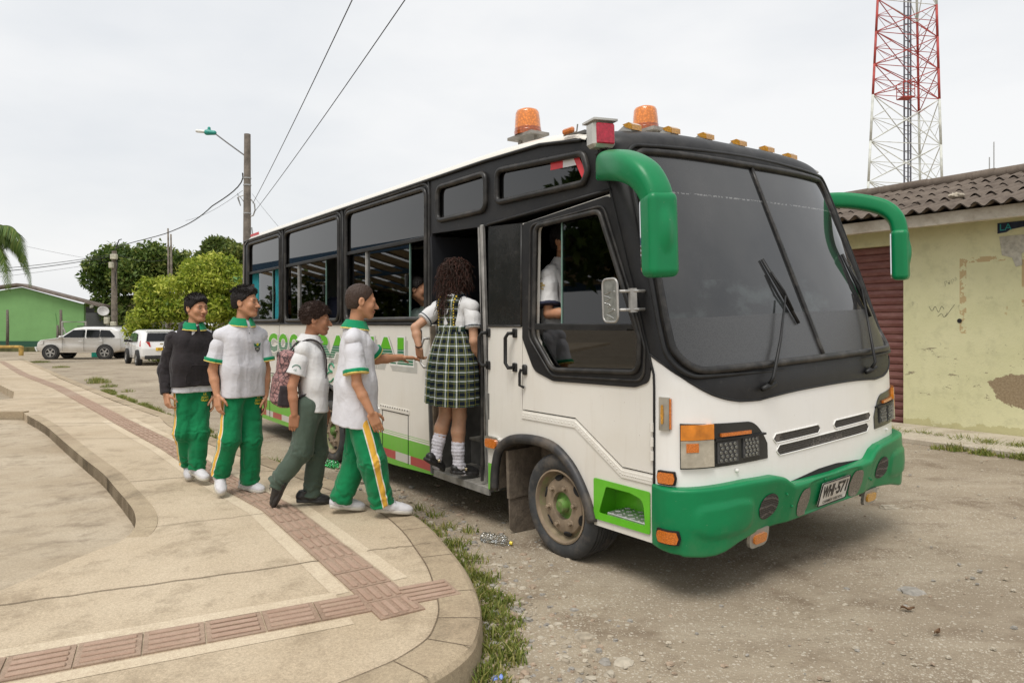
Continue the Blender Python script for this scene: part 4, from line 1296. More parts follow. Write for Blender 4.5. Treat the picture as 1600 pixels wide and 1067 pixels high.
# ------------------------------------------------------------------ yellow building on the right
YW = Vector((5.59, 9.75, 0)); YRZ = math.atan2(-.813, .583)
yb = empty("yellow_building", tuple(YW), YRZ, label="low pale yellow building with peeling paint and a corrugated roof", cat="building")
def mat_yellow():
    m, t, p = new_mat("peeling_yellow")
    tc = t.nodes.new("ShaderNodeTexCoord").outputs['Object']
    s = t.nodes.new("ShaderNodeSeparateXYZ"); t.links.new(tc, s.inputs[0])
    a = noise(t, 1.0, 6, .65, tc); b = noise(t, 5, 7, .72, tc); f = noise(t, 40, 5, .7, tc)
    c = mixc(t, ramp(t, a, [(0.35, (0, 0, 0)), (0.7, (1, 1, 1))]), (0.58, 0.565, 0.335), (0.67, 0.645, 0.41))
    c = mixc(t, ramp(t, b, [(0.5, (0, 0, 0)), (0.8, (.8, .8, .8))]), c, (0.42, 0.41, 0.25))
    # ochre under-coat left where an old frame was painted out
    x, z = s.outputs[0], s.outputs[2]
    fr = mth(t, 'MAXIMUM', mth(t, 'MULTIPLY', band(t, x, .72, .80), band(t, z, 1.35, 2.37)), mth(t, 'MULTIPLY', band(t, x, .72, 1.62), band(t, z, 2.29, 2.36)))
    fr = mth(t, 'MAXIMUM', fr, mth(t, 'MULTIPLY', band(t, x, 1.42, 1.49), band(t, z, 1.7, 2.36)))
    blot = mth(t, 'GREATER_THAN', noise(t, 7.0, 4, .6, tc, (1.4, 1, .7)), .64)
    blot = mth(t, 'MULTIPLY', blot, mth(t, 'MULTIPLY', band(t, x, .84, 1.42), band(t, z, 1.45, 2.28)))
    wear = mth(t, 'GREATER_THAN', noise(t, 4.0, 5, .7, tc), .50)
    c = mixc(t, mth(t, 'MULTIPLY', mth(t, 'MAXIMUM', mth(t, 'MULTIPLY', fr, wear), mth(t, 'MULTIPLY', blot, .7)), .7), c, (0.42, 0.27, 0.13))
    # scuffs and chipped plaster in a band near knee height
    scuff = mth(t, 'MULTIPLY', mth(t, 'GREATER_THAN', noise(t, 5.0, 7, .75, tc, (.8, 1, 2.2)), .60), band(t, z, .45, 1.15))
    c = mixc(t, mth(t, 'MULTIPLY', scuff, .8), c, (0.20, 0.165, 0.115))
    cr = mth(t, 'MULTIPLY', mth(t, 'GREATER_THAN', noise(t, 9.0, 6, .8, tc, (1.3, 1, .8)), .63), band(t, z, .7, 1.9))
    c = mixc(t, mth(t, 'MULTIPLY', cr, .5), c, (0.25, 0.24, 0.17))
    # big bare patch
    dx = mth(t, 'DIVIDE', mth(t, 'SUBTRACT', x, 1.62), .56); dz = mth(t, 'DIVIDE', mth(t, 'SUBTRACT', z, .64), .24)
    rad = mth(t, 'ADD', mth(t, 'ADD', mth(t, 'MULTIPLY', dx, dx), mth(t, 'MULTIPLY', dz, dz)), mth(t, 'MULTIPLY', mth(t, 'SUBTRACT', noise(t, 6, 6, .7, tc), .5), 1.7))
    patch = mth(t, 'LESS_THAN', rad, .95)
    c = mixc(t, patch, c, mixc(t, ramp(t, f, [(.35, (0, 0, 0)), (.65, (1, 1, 1))]), (0.23, 0.17, 0.105), (0.34, 0.265, 0.17)))
    # damp foot
    ft = mth(t, 'MULTIPLY', mth(t, 'LESS_THAN', mth(t, 'ADD', z, mth(t, 'MULTIPLY', noise(t, 4, 5, .7, tc), .35)), .32), .55)
    c = mixc(t, ft, c, (0.40, 0.36, 0.17))
    setc(t, p, c); p.inputs['Roughness'].default_value = .92; p.inputs['Specular IOR Level'].default_value = .2
    set_bump(t, p, mth(t, 'ADD', mth(t, 'ADD', b, mth(t, 'MULTIPLY', f, .4)), mth(t, 'MULTIPLY', patch, -1.2)), .45, .012)
    return m
YELLOW = mat_yellow()
mb = MB(); mb.prism([(-14, -.05), (4.6, -.05), (4.6, 3.0), (-14, 3.0)], [rect(-3.4, 0.0, -.04, 2.62)], lambda u, v, t: (u, t, v), 0, .2); mb.build("wall", YELLOW, yb)
mb = MB(); mb.box((4.5, 3.2, 1.5), (.2, 6.2, 3.1)); mb.box((-14, 3.2, 1.5), (.2, 6.2, 3.1)); mb.box((-4.7, 6.3, 1.5), (18.6, .2, 3.1)); mb.build("wall", YELLOW, yb)
def mat_shutter():
    m, t, p = new_mat("shutter_red")
    tc = t.nodes.new("ShaderNodeTexCoord").outputs['Object']
    c = mixc(t, ramp(t, noise(t, 6, 6, .7, tc, (1, 1, 3)), [(.42, (0, 0, 0)), (.75, (.8, .8, .8))]), (.150, .052, .043), (.24, .12, .10))
    setc(t, p, c); p.inputs['Roughness'].default_value = .6
    return m
mb = MB()
for k in range(24):
    z = .03 + k * .108
    mb.prism([(.0, z), (.012, z + .012), (.022, z + .05), (.012, z + .092), (0, z + .104), (-.02, z + .104), (-.02, z)], [], lambda u, v, t: (t, .12 - u, v), -3.39, -.01)
mb.build("roll_shutter", mat_shutter(), yb, smooth=False)
mb = MB(); mb.box((-3.5, -.42, 2.855), (15.9, .11, .155)); mb.box((-3.5, -.2, 2.925), (15.9, .36, .03)); mb.build("fascia", mat_plaster("fascia_white", (.56, .52, .44), (.25, .19, .13), .9, 2.0), yb)
ROOFM = None
def mat_roof():
    m, t, p = new_mat("corrugated_cement")
    tc = t.nodes.new("ShaderNodeTexCoord").outputs['Object']
    a = noise(t, 1.6, 6, .7, tc); f = noise(t, 26, 6, .8, tc); st = noise(t, 3, 5, .7, tc, (6, .8, 1))
    c = mixc(t, ramp(t, a, [(.35, (0, 0, 0)), (.7, (1, 1, 1))]), (.115, .092, .075), (.19, .155, .125))
    c = mixc(t, ramp(t, st, [(.5, (0, 0, 0)), (.75, (.8, .8, .8))]), c, (.085, .065, .052))
    c = mixc(t, ramp(t, f, [(.62, (0, 0, 0)), (.74, (.8, .8, .8))]), c, (.36, .31, .25))
    setc(t, p, c); p.inputs['Roughness'].default_value = .95; p.inputs['Specular IOR Level'].default_value = .15
    set_bump(t, p, f, .5, .01)
    return m
ROOFM = mat_roof()
def roof_z(y): return 2.945 + (y + .62) * .268
V = []; Q = []
PER = .19
for r in range(4):
    y0, y1 = -.62 + r * 0.98, -.62 + (r + 1) * .98 + (.12 if r < 3 else 0)
    for sheet in range(-14, 4):
        xs_ = np.arange(0, 1.115, PER / 12) + sheet * 1.08
        dz = random.uniform(-.008, .012); sk = random.uniform(-.05, .04); lift = random.uniform(0, .035) if random.random() < .3 else .0
        b = len(V)
        for j, yv in enumerate((y0 + sk, (y0 + y1) / 2, y1)):
            for x in xs_:
                z = roof_z(yv) + .030 * math.cos(2 * math.pi * x / PER) + .018 * (r % 2) * 0 + dz + (.022 if j == 0 else 0) + (lift if j == 0 else 0) + (.006 if sheet % 2 else 0)
                V.append((x, yv, z))
        nx_ = len(xs_)
        for j in range(2):
            for i in range(nx_ - 1):
                Q.append((b + j * nx_ + i, b + j * nx_ + i + 1, b + (j + 1) * nx_ + i + 1, b + (j + 1) * nx_ + i))
V2 = np.array(V); nv = len(V2)
lo = V2.copy(); lo[:, 2] -= .014
ro = link_mesh("roof", np.concatenate([V2, lo]), np.concatenate([np.array(Q), np.array(Q)[:, ::-1] + nv]), ROOFM, yb, smooth=True)
mb = MB()
for k in range(-14, 5):
    mb.tube([(k * 1.08 - .02, 3.30, roof_z(3.3) + .04), (k * 1.08 + 1.08, 3.30, roof_z(3.3) + .05)], .10, 10)
mb.prism([(3.3, roof_z(3.3)), (7.2, roof_z(3.3) - 1.2), (7.2, roof_z(3.3) - 1.25), (3.3, roof_z(3.3) - .05)], [], lambda u, v, t: (t, u, v), -15, 4.7)
mb.build("roof_ridge", ROOFM, yb, smooth=True, auto=50)
mb = MB(); mb.box((-4.0, -.62, .02), (20, 1.24, .09), bev=.02); o = mb.build("footway", mat_concrete("footway_concrete", (.42, .36, .28), (.26, .21, .15), (.5, .45, .36)), yb); 
mb = MB()
mb.lathe([(0, 0), (.030, 0)], 12, 0, Matrix.Translation((.72, -.006, 1.52)) @ Matrix.Rotation(math.radians(90), 4, 'X')); mb.build("wall_hole", DARK, yb)
def scrib(pts, r=.0035):
    mb = MB()
    for l in pts:
        mb.tube([(p[0], -.003, p[1]) for p in smooth_line(l, 4)], r, 4)
    return mb
INK = simple("marker_ink", (.13, .13, .105), .8)
def script(txt, x, z, size, rot):
    V, F = text_mesh(txt, size, shear=.35, offset=-.03 * size)
    ca, sa = math.cos(rot), math.sin(rot)
    return [(x + v[0] * ca - v[1] * sa, -.004, z + v[0] * sa + v[1] * ca) for v in V], F
V, F = script("Pepa", .54, 1.98, .095, .55); link_mesh("graffiti", V, F, INK, yb)
V, F = script("luis", 1.02, 1.80, .065, .1); link_mesh("graffiti", V, F, INK, yb)
scrib([[(.34, 1.72), (.38, 1.66), (.42, 1.72), (.46, 1.64), (.50, 1.72), (.53, 1.68)], [(.45, 1.58), (.50, 1.62), (.53, 1.57), (.57, 1.63)], [(.55, 1.58), (.66, 1.74)]], .0022).build("graffiti", INK, yb)
# torn poster under the eaves
ps = empty("torn_poster", tuple(YW + Vector((.583 * 1.16 + .813 * -.004, -.813 * 1.16 + .583 * -.004, 0))), YRZ, label="torn dark blue poster high on the yellow wall under the eaves", cat="poster")
mb = MB(); mb.prism([(0, 2.64), (.10, 2.65), (.14, 2.68), (.30, 2.70), (.36, 2.66), (.52, 2.64), (.8, 2.65), (.8, 2.775), (0, 2.775)], [], lambda u, v, t: (u, -t, v), .004, .007); mb.build("sheet", simple("poster_blue", (.010, .018, .045), .7, var=.5, scale=12), ps)
V, F = text_mesh("LA", .12); link_mesh("lettering", [(.02 + v[0], -.0095, 2.675 + v[1]) for v in V], F, simple("poster_teal", (.02, .30, .32), .6), ps)
V, F = text_mesh("DEMOS", .08); link_mesh("lettering", [(.30 + v[0], -.0095, 2.705 + v[1]) for v in V], F, simple("poster_teal", (.02, .30, .32), .6), ps)
mb = MB(); mb.prism([(.02, 2.60), (.05, 2.36), (.16, 2.32), (.2, 2.2), (.27, 2.22), (.26, 2.36), (.36, 2.45), (.34, 2.6)], [], lambda u, v, t: (u, -t, v), .003, .006); mb.build("torn_paper", simple("torn_paper", (.42, .40, .34), .9, var=.3, scale=15), ps)
for (u, w, lab, s) in ((.55, .35, "pale chunk of stone lying on the corrugated roof", .085), (1.45, 1.4, "small white lump on the roof near the right edge", .05), (-.55, .2, "small tan scrap on the roof above the far green mirror", .035)):
    vv, qq = sdf([ell((0, 0, 0), (s * 1.3, s * .8, s * .55))], (-.2, -.2, -.2), (.2, .2, .2), .02, disp=lambda p: .02 * wob(p, .1, 4))
    q = YW + Vector((.583 * u + .813 * w, -.813 * u + .583 * w, roof_z(w) + .055))
    tag(link_mesh("roof_rubble", vv, qq, STONES[2], smooth=True, loc=tuple(q)), lab, "rubble", "rubble on the corrugated roof")
for (u, h, lab) in ((1553, 222, "taller thin aerial rod behind the roof"), (1546, 246, "shorter thin aerial rod behind the roof")):
    q = px(u, h, 25); mb = MB(); mb.tube([(0, 0, 0), (0, 0, q[2])], .018, 6); tag(mb.build("aerial", GALV, loc=(q[0], 25, 0)), lab, "aerial", "aerial rods")

# ------------------------------------------------------------------ lattice tower
TY = 60.0
tw = empty("lattice_tower", (px(1415, 290, TY)[0], TY, 0), label="tall red and white lattice mast behind the corrugated roof", cat="tower")
RED = simple("tower_red", (.36, .045, .035), .6, var=.25, scale=2); TWH = simple("tower_white", (.56, .57, .52), .6, var=.25, scale=2); TGR = simple("tower_grey", (.10, .10, .12), .6)
ox = px(1415, 290, TY)[0]
def leg_pt(k, z):
    z0, z1 = EYE + 216 / 1066.7 * TY, EYE + 506 / 1066.7 * TY
    f = (z - z0) / (z1 - z0)
    U = lambda a, b: a * f + b * (1 - f)
    wid = (U(1463, 1472) - U(1372, 1357)) / 1066.7 * TY
    y = [-.25, -.05, .62][k] * wid
    u = [U(1372, 1357), U(1463, 1472), U(1433, 1438)][k]
    return Vector(((u - 800) / 1066.7 * (TY + y) - ox, y, z))
zb = [EYE + (506 - v) / 1066.7 * TY for v in (520, 460, 400, 340, 290, 228, 157, 110, 60, 10)] + [36, 42, 48]
cols = lambda z: 0 if (EYE + (506 - 157) / 1066.7 * TY - .1) <= z < EYE + (506 - 12) / 1066.7 * TY else 1
for k in range(3):
    mb = MB()
    for a, b in zip(zb[:-1], zb[1:]):
        mb.cyl(leg_pt(k, a), leg_pt(k, b), .105, n=8, mi=cols((a + b) / 2))
    mb.build("leg", [RED, TWH], tw, smooth=True)
mb = MB()
for a, b in zip(zb[:-1], zb[1:]):
    ci = cols((a + b) / 2); m = (a + b) / 2
    for (i, j) in ((0, 1), (1, 2), (2, 0)):
        P0, P1, Q0, Q1 = leg_pt(i, a), leg_pt(i, b), leg_pt(j, a), leg_pt(j, b)
        mb.cyl(P0, Q1, .042, n=5, mi=ci); mb.cyl(Q0, P1, .042, n=5, mi=ci); mb.cyl(P0, Q0, .036, n=5, mi=ci)
        X = (P0 + Q0 + P1 + Q1) / 4
        for s in (P0.lerp(P1, .5), Q0.lerp(Q1, .5)):
            mb.cyl(s, X, .03, n=5, mi=ci)
            for (c_, d_) in ((P0 if (s - P0).length < (s - Q0).length else Q0, X), (P1 if (s - P1).length < (s - Q1).length else Q1, X)):
                h_ = c_.lerp(d_, .5); mb.cyl(s, h_, .022, n=4, mi=ci)
mb.build("bracing", [RED, TWH], tw)
mb = MB()
for x in (px(1417, 290, TY)[0] - ox, px(1423, 290, TY)[0] - ox, px(1427, 290, TY)[0] - ox):
    mb.cyl((x, .4, 0), (x, .4, 48), .07, n=6)
for z in np.arange(1, 48, .75):
    mb.cyl((px(1416, 290, TY)[0] - ox, .4, z), (px(1428, 290, TY)[0] - ox, .4, z), .04, n=4)
mb.build("cable_ladder", TGR, tw)
q = px(1409, 150, TY); mb = MB(); x0 = q[0] - ox; z0 = q[2]
mb.box((x0, -.6, z0 - .4), (1.0, 1.0, .08))
for (dx, dy) in ((-.5, -.5), (.5, -.5), (.5, .5), (-.5, .5)):
    mb.cyl((x0 + dx, -.6 + dy, z0 - .4), (x0 + dx, -.6 + dy, z0 + .9), .035, n=5)
for zz_ in (.25, .9):
    mb.tube([(x0 - .5, -1.1, z0 + zz_), (x0 + .5, -1.1, z0 + zz_), (x0 + .5, -.1, z0 + zz_), (x0 - .5, -.1, z0 + zz_)], .03, 5, closed=True)
mb.build("platform", RED, tw)

# ------------------------------------------------------------------ the bus
BW, BC, TUM, ROLL = 2.47, 1.235, .038, .038
bus = empty("minibus", (.370, 4.245, -.005), label="white and green minibus with black window band and green front bumper", cat="bus")
bus.rotation_mode = 'QUATERNION'
from mathutils import Quaternion
BQ = Quaternion((0, 0, 1), math.atan2(-.8, .6)) @ Quaternion((1, 0, 0), ROLL)
bus.rotation_quaternion = BQ
BM = Matrix.Translation(bus.location) @ BQ.to_matrix().to_4x4()
def near_f(u, v, t): return (u, TUM * v - t, v)
def far_f(u, v, t): return (u, BW - TUM * v + t, v)

def mat_paint(name, base=(.74, .715, .66), livery=False, front=False, dusty=1.0):
    m, t, p = new_mat(name)
    tc = t.nodes.new("ShaderNodeTexCoord").outputs['Object']
    s = t.nodes.new("ShaderNodeSeparateXYZ"); t.links.new(tc, s.inputs[0])
    x, z = s.outputs[0], s.outputs[2]
    n1 = noise(t, 1.6, 6, .65, tc); n2 = noise(t, 9, 6, .7, tc)
    c = mixc(t, ramp(t, n1, [(.35, (0, 0, 0)), (.75, (.55, .55, .55))]), base, tuple(k * f for k, f in zip(base, (.95, .92, .86))))
    if livery:
        gr = (.115, .46, .018)
        c = mixc(t, mth(t, 'LESS_THAN', z, .476), c, gr)
        c = mixc(t, mth(t, 'MAXIMUM', band(t, z, .491, .496), band(t, z, .508, .513)), c, gr)
        par = mth(t, 'GREATER_THAN', mth(t, 'MODULO', mth(t, 'ADD', x, 20.06), .62), .34)
        rw = mixc(t, par, (.42, .035, .04), (.60, .57, .52))
        c = mixc(t, band(t, z, .268, .343), c, rw)
    if front:
        gr = (.115, .46, .018)
        c = mixc(t, mth(t, 'MULTIPLY', mth(t, 'LESS_THAN', x, -.815), mth(t, 'LESS_THAN', z, .476)), c, gr)
    dz = mth(t, 'ADD', mth(t, 'MULTIPLY', mth(t, 'SUBTRACT', 1.0, z), .55), mth(t, 'MULTIPLY', mth(t, 'SUBTRACT', n1, .5), 1.1), clamp=True)
    c = mixc(t, mth(t, 'MULTIPLY', dz, .35 * dusty, clamp=True), c, (.40, .33, .245))
    strk = noise(t, 5.0, 5, .65, tc, (5, 5, .35))
    c = mixc(t, mth(t, 'MULTIPLY', ramp(t, strk, [(.55, (0, 0, 0)), (.8, (1, 1, 1))]), .22 * dusty), c, (.42, .35, .26))
    spk = mth(t, 'MULTIPLY', mth(t, 'GREATER_THAN', noise(t, 42, 3, .6, tc), .745), .5 * dusty)
    c = mixc(t, spk, c, (.25, .17, .10))
    setc(t, p, c)
    p.inputs['Roughness'].default_value = .38
    p.inputs['Coat Weight'].default_value = .35; p.inputs['Coat Roughness'].default_value = .12
    set_bump(t, p, n1, .05, .02)
    return m
WHITE = mat_paint("bus_white")
WHITE_L = mat_paint("bus_white_livery", livery=True)
WHITE_F = mat_paint("bus_white_step", front=True)
WHITE_N = mat_paint("bus_white_nose", base=(.83, .82, .79), dusty=.35)
def mat_black(name, col=(.013, .013, .014), rough=.33):
    m, t, p = new_mat(name)
    tc = t.nodes.new("ShaderNodeTexCoord").outputs['Object']
    n1 = noise(t, 3, 6, .7, tc); n2 = noise(t, 22, 5, .7, tc)
    c = mixc(t, ramp(t, n1, [(.4, (0, 0, 0)), (.75, (.6, .6, .6))]), col, (.036, .034, .032))
    c = mixc(t, ramp(t, n2, [(.6, (0, 0, 0)), (.78, (.45, .45, .45))]), c, (.075, .07, .065))
    setc(t, p, c)
    t.links.new(ramp(t, n1, [(.3, (rough, rough, rough)), (.8, (rough + .25,) * 3)]), p.inputs['Roughness'])
    p.inputs['Specular IOR Level'].default_value = .28
    set_bump(t, p, n1, .06, .02)
    return m
BLACK = mat_black("bus_black")
RUBBER = simple("window_rubber", (.020, .019, .018), .4, var=.4, scale=14, spec=.35, dirt=(.075, .068, .06), dscale=6)
TRIM = simple("black_trim", (.018, .018, .018), .45, var=.4, scale=10, spec=.3)
ALU = simple("old_aluminium", (.40, .39, .37), .45, .5, var=.3, scale=12)
VOID = simple("bus_inside_dark", (.022, .021, .020), .9)
GREENB = None
def mat_greenb():
    m, t, p = new_mat("bumper_green")
    tc = t.nodes.new("ShaderNodeTexCoord").outputs['Object']
    n1 = noise(t, 4, 6, .7, tc)
    c = mixc(t, ramp(t, n1, [(.4, (0, 0, 0)), (.75, (.7, .7, .7))]), (.001, .200, .066), (.003, .160, .056))
    c = mixc(t, mth(t, 'MULTIPLY', mth(t, 'GREATER_THAN', noise(t, 60, 3, .6, tc), .72), .4), c, (.3, .32, .25))
    s = t.nodes.new("ShaderNodeSeparateXYZ"); t.links.new(tc, s.inputs[0])
    du = mth(t, 'ADD', mth(t, 'MULTIPLY', mth(t, 'SUBTRACT', .42, s.outputs[2]), 2.2), mth(t, 'MULTIPLY', mth(t, 'SUBTRACT', noise(t, 6, 6, .7, tc), .5), 1.6), clamp=True)
    c = mixc(t, mth(t, 'MULTIPLY', mth(t, 'MULTIPLY', du, mth(t, 'LESS_THAN', s.outputs[2], .7)), .25), c, (.25, .22, .15))
    scr = mth(t, 'GREATER_THAN', noise(t, 30, 5, .8, tc, (.25, .25, 3)), .66)
    c = mixc(t, mth(t, 'MULTIPLY', scr, .18), c, (.16, .34, .22))
    setc(t, p, c)
    p.inputs['Roughness'].default_value = .40; p.inputs['Specular IOR Level'].default_value = .3; p.inputs['Coat Weight'].default_value = .10; p.inputs['Coat Roughness'].default_value = .15
    set_bump(t, p, noise(t, 7, 3, .5, tc), .06, .02)
    return m
GREENB = mat_greenb()
LIME = simple("lime_paint", (.115, .46, .018), .35, var=.1, coat=.4)
GL_UP = glass("window_tinted", (.035, .038, .038))
GL_LO = glass("window_slider", (.16, .20, .19))
GL_DOOR = glass("door_glass", (.20, .26, .235))
AMBER = None
def mat_amber(name, c, sc=220):
    m, t, p = new_mat(name)
    tc = t.nodes.new("ShaderNodeTexCoord").outputs['Object']
    w = N(t, "ShaderNodeTexVoronoi", Scale=sc); t.links.new(tc, w.inputs['Vector'])
    setc(t, p, mixc(t, ramp(t, w.outputs['Distance'], [(.1, (0, 0, 0)), (.6, (1, 1, 1))]), c, tuple(k * .62 for k in c)))
    p.inputs['Roughness'].default_value = .18
    p.inputs['Subsurface Weight'].default_value = 0.0
    p.inputs['Coat Weight'].default_value = .8
    set_bump(t, p, w.outputs['Distance'], .3, .004)
    return m
AMBER = mat_amber("amber_lens", (.80, .215, .022), 150)
AMBER2 = mat_amber("amber_beacon", (.90, .27, .035), 60)
YAMBER = mat_amber("amber_marker", (.72, .34, .03), 90)
CLEARL = simple("clear_lens", (.40, .36, .285), .12, var=.35, scale=9, coat=.8, dirt=(.30, .26, .20), dscale=14)
REDLENS = simple("red_lens", (.42, .02, .045), .25, var=.3, scale=60)
CHROME = simple("lamp_chrome", (.62, .61, .59), .22, .85, var=.2)

def arch(cx, r, z0, n=14, sq=1.0):
    return [(cx - r * math.cos(math.pi * k / n), z0 + r * sq * math.sin(math.pi * k / n)) for k in range(n + 1)]

FA = [tuple(p) for p in smooth_line([(-.812, .30), (-.800, .45), (-.745, .60), (-.60, .685), (-.38, .715), (-.172, .70), (-.03, .63), (.063, .545), (.15, .42), (.200, .30)], 4)]
# lower flank behind the door, with the rear wheel arch left open
ra = arch(-3.90, .46, .36)
low = [(-7.09, .215), (-4.365, .215), (-4.365, .30)] + ra + [(-3.435, .30), (-3.435, .215), (-2.4, .215), (-1.69, .245), (-1.69, 1.478), (-7.09, 1.478)]
mb = MB(); mb.prism(low, [], near_f, -.03, 0); mb.build("side_panel", WHITE_L, bus)
mb = MB(); mb.prism([(-7.09, .25), (-4.4, .25), (-4.4, .9), (-3.4, .9), (-3.4, .25), (.66, .25), (.66, 1.478), (-7.09, 1.478)], [], far_f, -.03, 0); mb.build("side_panel", WHITE_L, bus)
# flank round the front wheel and below the passenger door
dz_gap = .007
frt = [(-.905, .285)] + [(-.815, .285)] + FA + [(.205, .287), (.672, .292), (.672, .662), (.432, .662), (.034, .896), (-.502, .896), (-.502, 1.466), (-.905, 1.466)]
step_hole = rpoly([(.214, .335), (.642, .343), (.640, .560), (.212, .562)], .012, 3)
mb = MB(); mb.prism(frt, [step_hole], near_f, -.03, 0); mb.build("front_flank", WHITE_F, bus)
# passenger door
door_o = [(-.494, .905), (.038, .905), (.437, .671), (.664, .671), (.664, 1.262), (.565, 1.60), (.352, 2.24), (-.47, 2.165), (-.494, 2.165)]
win_i = rpoly([(-.335, 2.128), (.262, 2.150), (.580, 1.40), (.572, 1.215), (-.165, 1.19), (-.355, 1.40)], [.05, .06, .10, .07, .12, .10], 6)
pd = MB(); pd.prism(door_o, [win_i], near_f, -.03, .001); pdo = pd.build("front_door", WHITE, bus)
wo_ = rpoly([(-.488, 2.160), (.345, 2.232), (.560, 1.60), (.655, 1.262), (.640, 1.165), (.54, 1.130), (-.165, 1.118), (-.36, 1.172), (-.488, 1.385)], [.03, .06, .1, .03, .06, .1, .12, .12, .06], 5)
mb = MB(); mb.prism(wo_, [win_i], near_f, .001, .010); mb.build("window_surround", BLACK, pdo)
def on_near(pts, t): return [near_f(p[0], p[1], t) for p in pts]
mb = MB(); mb.tube(on_near(win_i, .014), .017, 8, closed=True); mb.tube(on_near(rpoly([(-.395, 2.14), (.292, 2.178), (.520, 1.62), (.615, 1.35), (.605, 1.17), (-.178, 1.150), (-.41, 1.39)], [.06, .07, .1, .1, .07, .12, .1], 6), .012), .009, 6, closed=True); mb.build("window_seal", RUBBER, pdo, smooth=True)
mb = MB(); mb.box((.105, TUM * 1.468 - .004, 1.468), (.94, .03, .036), bev=.006); mb.box((.04, TUM * 1.45 - .016, 1.452), (.9, .012, .012)); mb.build("window_rail", TRIM, pdo)
mb = MB(); mb.prism(rpoly([(-.10, 2.13), (.255, 2.143), (.512, 1.50), (.51, 1.478), (-.10, 1.478)], .02, 3), [], near_f, -.018, -.013); mb.build("sliding_pane", GL_DOOR, pdo)
mb = MB(); mb.prism([(-.108, 2.13), (-.098, 2.13), (-.098, 1.478), (-.108, 1.478)], [], near_f, -.02, -.008); mb.build("pane_edge", simple("glass_edge", (.16, .26, .22), .2), pdo)
mb = MB(); mb.prism(rpoly([(-.30, 1.45), (.55, 1.45), (.566, 1.22), (-.16, 1.195), (-.30, 1.33)], .02, 3), [], near_f, -.016, -.011); mb.build("lower_pane", GL_DOOR, pdo)
# door edge strip with rivets, seams
mb = MB()
for a, b in zip([(-.50, .884), (.036, .884), (.434, .650), (.66, .650)][:-1], [(.036, .884), (.434, .650), (.66, .650)]):
    mb.prism([a, b, (b[0], b[1] - .040), (a[0], a[1] - .040)], [], near_f, 0, .007)
    for k in range(16):
        q = Vector(a).lerp(Vector(b), (k + .5) / 16); mb.lathe([(0, .004), (.005, .002), (.006, 0)], 6, 0, Matrix.Translation(near_f(q.x, q.y - .02, .007)) @ Matrix.Rotation(math.radians(90), 4, 'X'))
mb.build("rivet_strip", WHITE_F, bus)
mb = MB()
for z in (.745, .82, .90): mb.cyl(near_f(.664, z, .012), near_f(.664, z + .05, .012), .011, n=8)
mb.build("hinge", WHITE, pdo)
# black pane between the two doors
mb = MB(); mb.prism([(-.905, 1.470), (-.502, 1.470), (-.502, 2.17), (-.905, 2.19)], [], near_f, -.03, -.003); mb.build("door_pillar_panel", mat_black("pillar_black", (.012, .013, .012), .14), bus)
mb = MB(); mb.tube(on_near([(-.505, 1.47), (-.505, 2.16)], .004), .008, 6); mb.tube(on_near([(-.905, 1.468), (-.505, 1.468)], .004), .008, 6); mb.build("panel_seal", RUBBER, bus, smooth=True)
# black window band
def xs_(z): return .67 if z < 1.2 else .67 - (z - 1.2) * .316
W1 = rpoly(rect(-6.86, -5.50, 1.525, 2.612), .09, 6); W2 = rpoly(rect(-5.30, -3.63, 1.525, 2.612), .09, 6); W3 = rpoly(rect(-3.44, -1.80, 1.525, 2.615), .09, 6)
S2 = rpoly(rect(-1.61, -.925, 2.315, 2.585), .07, 6)
S3 = rpoly([(-.785, 2.345), (.12, 2.338), (.16, 2.40), (.115, 2.52), (-.785, 2.575)], [.06, .04, .05, .06, .06], 6)
TOPZ = 2.672
band_o = [(-7.09, 1.478), (-1.71, 1.478), (-1.71, 2.225), (-.905, 2.197), (.36, 2.25), (.355, 2.262), (.23, 2.52), (.10, 2.60), (-.30, 2.655), (-.95, TOPZ), (-7.09, TOPZ)]
mb = MB(); mb.prism(band_o, [W1, W2, W3, S2, S3], near_f, -.03, 0); mb.build("window_band", BLACK, bus)
fb = [(-7.09, 1.478), (.60, 1.478), (.40, 2.2), (.20, 2.55), (-.30, 2.655), (-7.09, TOPZ)]
fw = [rpoly(rect(a, b, 1.53, 2.60), .09, 5) for a, b in ((-6.9, -5.5), (-5.3, -3.6), (-3.4, -1.8), (-1.6, -.3))]
mb = MB(); mb.prism(fb, fw, far_f, -.03, 0); mb.build("window_band", BLACK, bus)
for w in fw:
    fo = MB(); fo.prism(w, [], far_f, -.02, -.015); fo.build("far_window", GL_LO, bus)
wins = []
def inner(poly, d):
    cx_ = sum(p[0] for p in poly) / len(poly); cz_ = sum(p[1] for p in poly) / len(poly)
    return poly
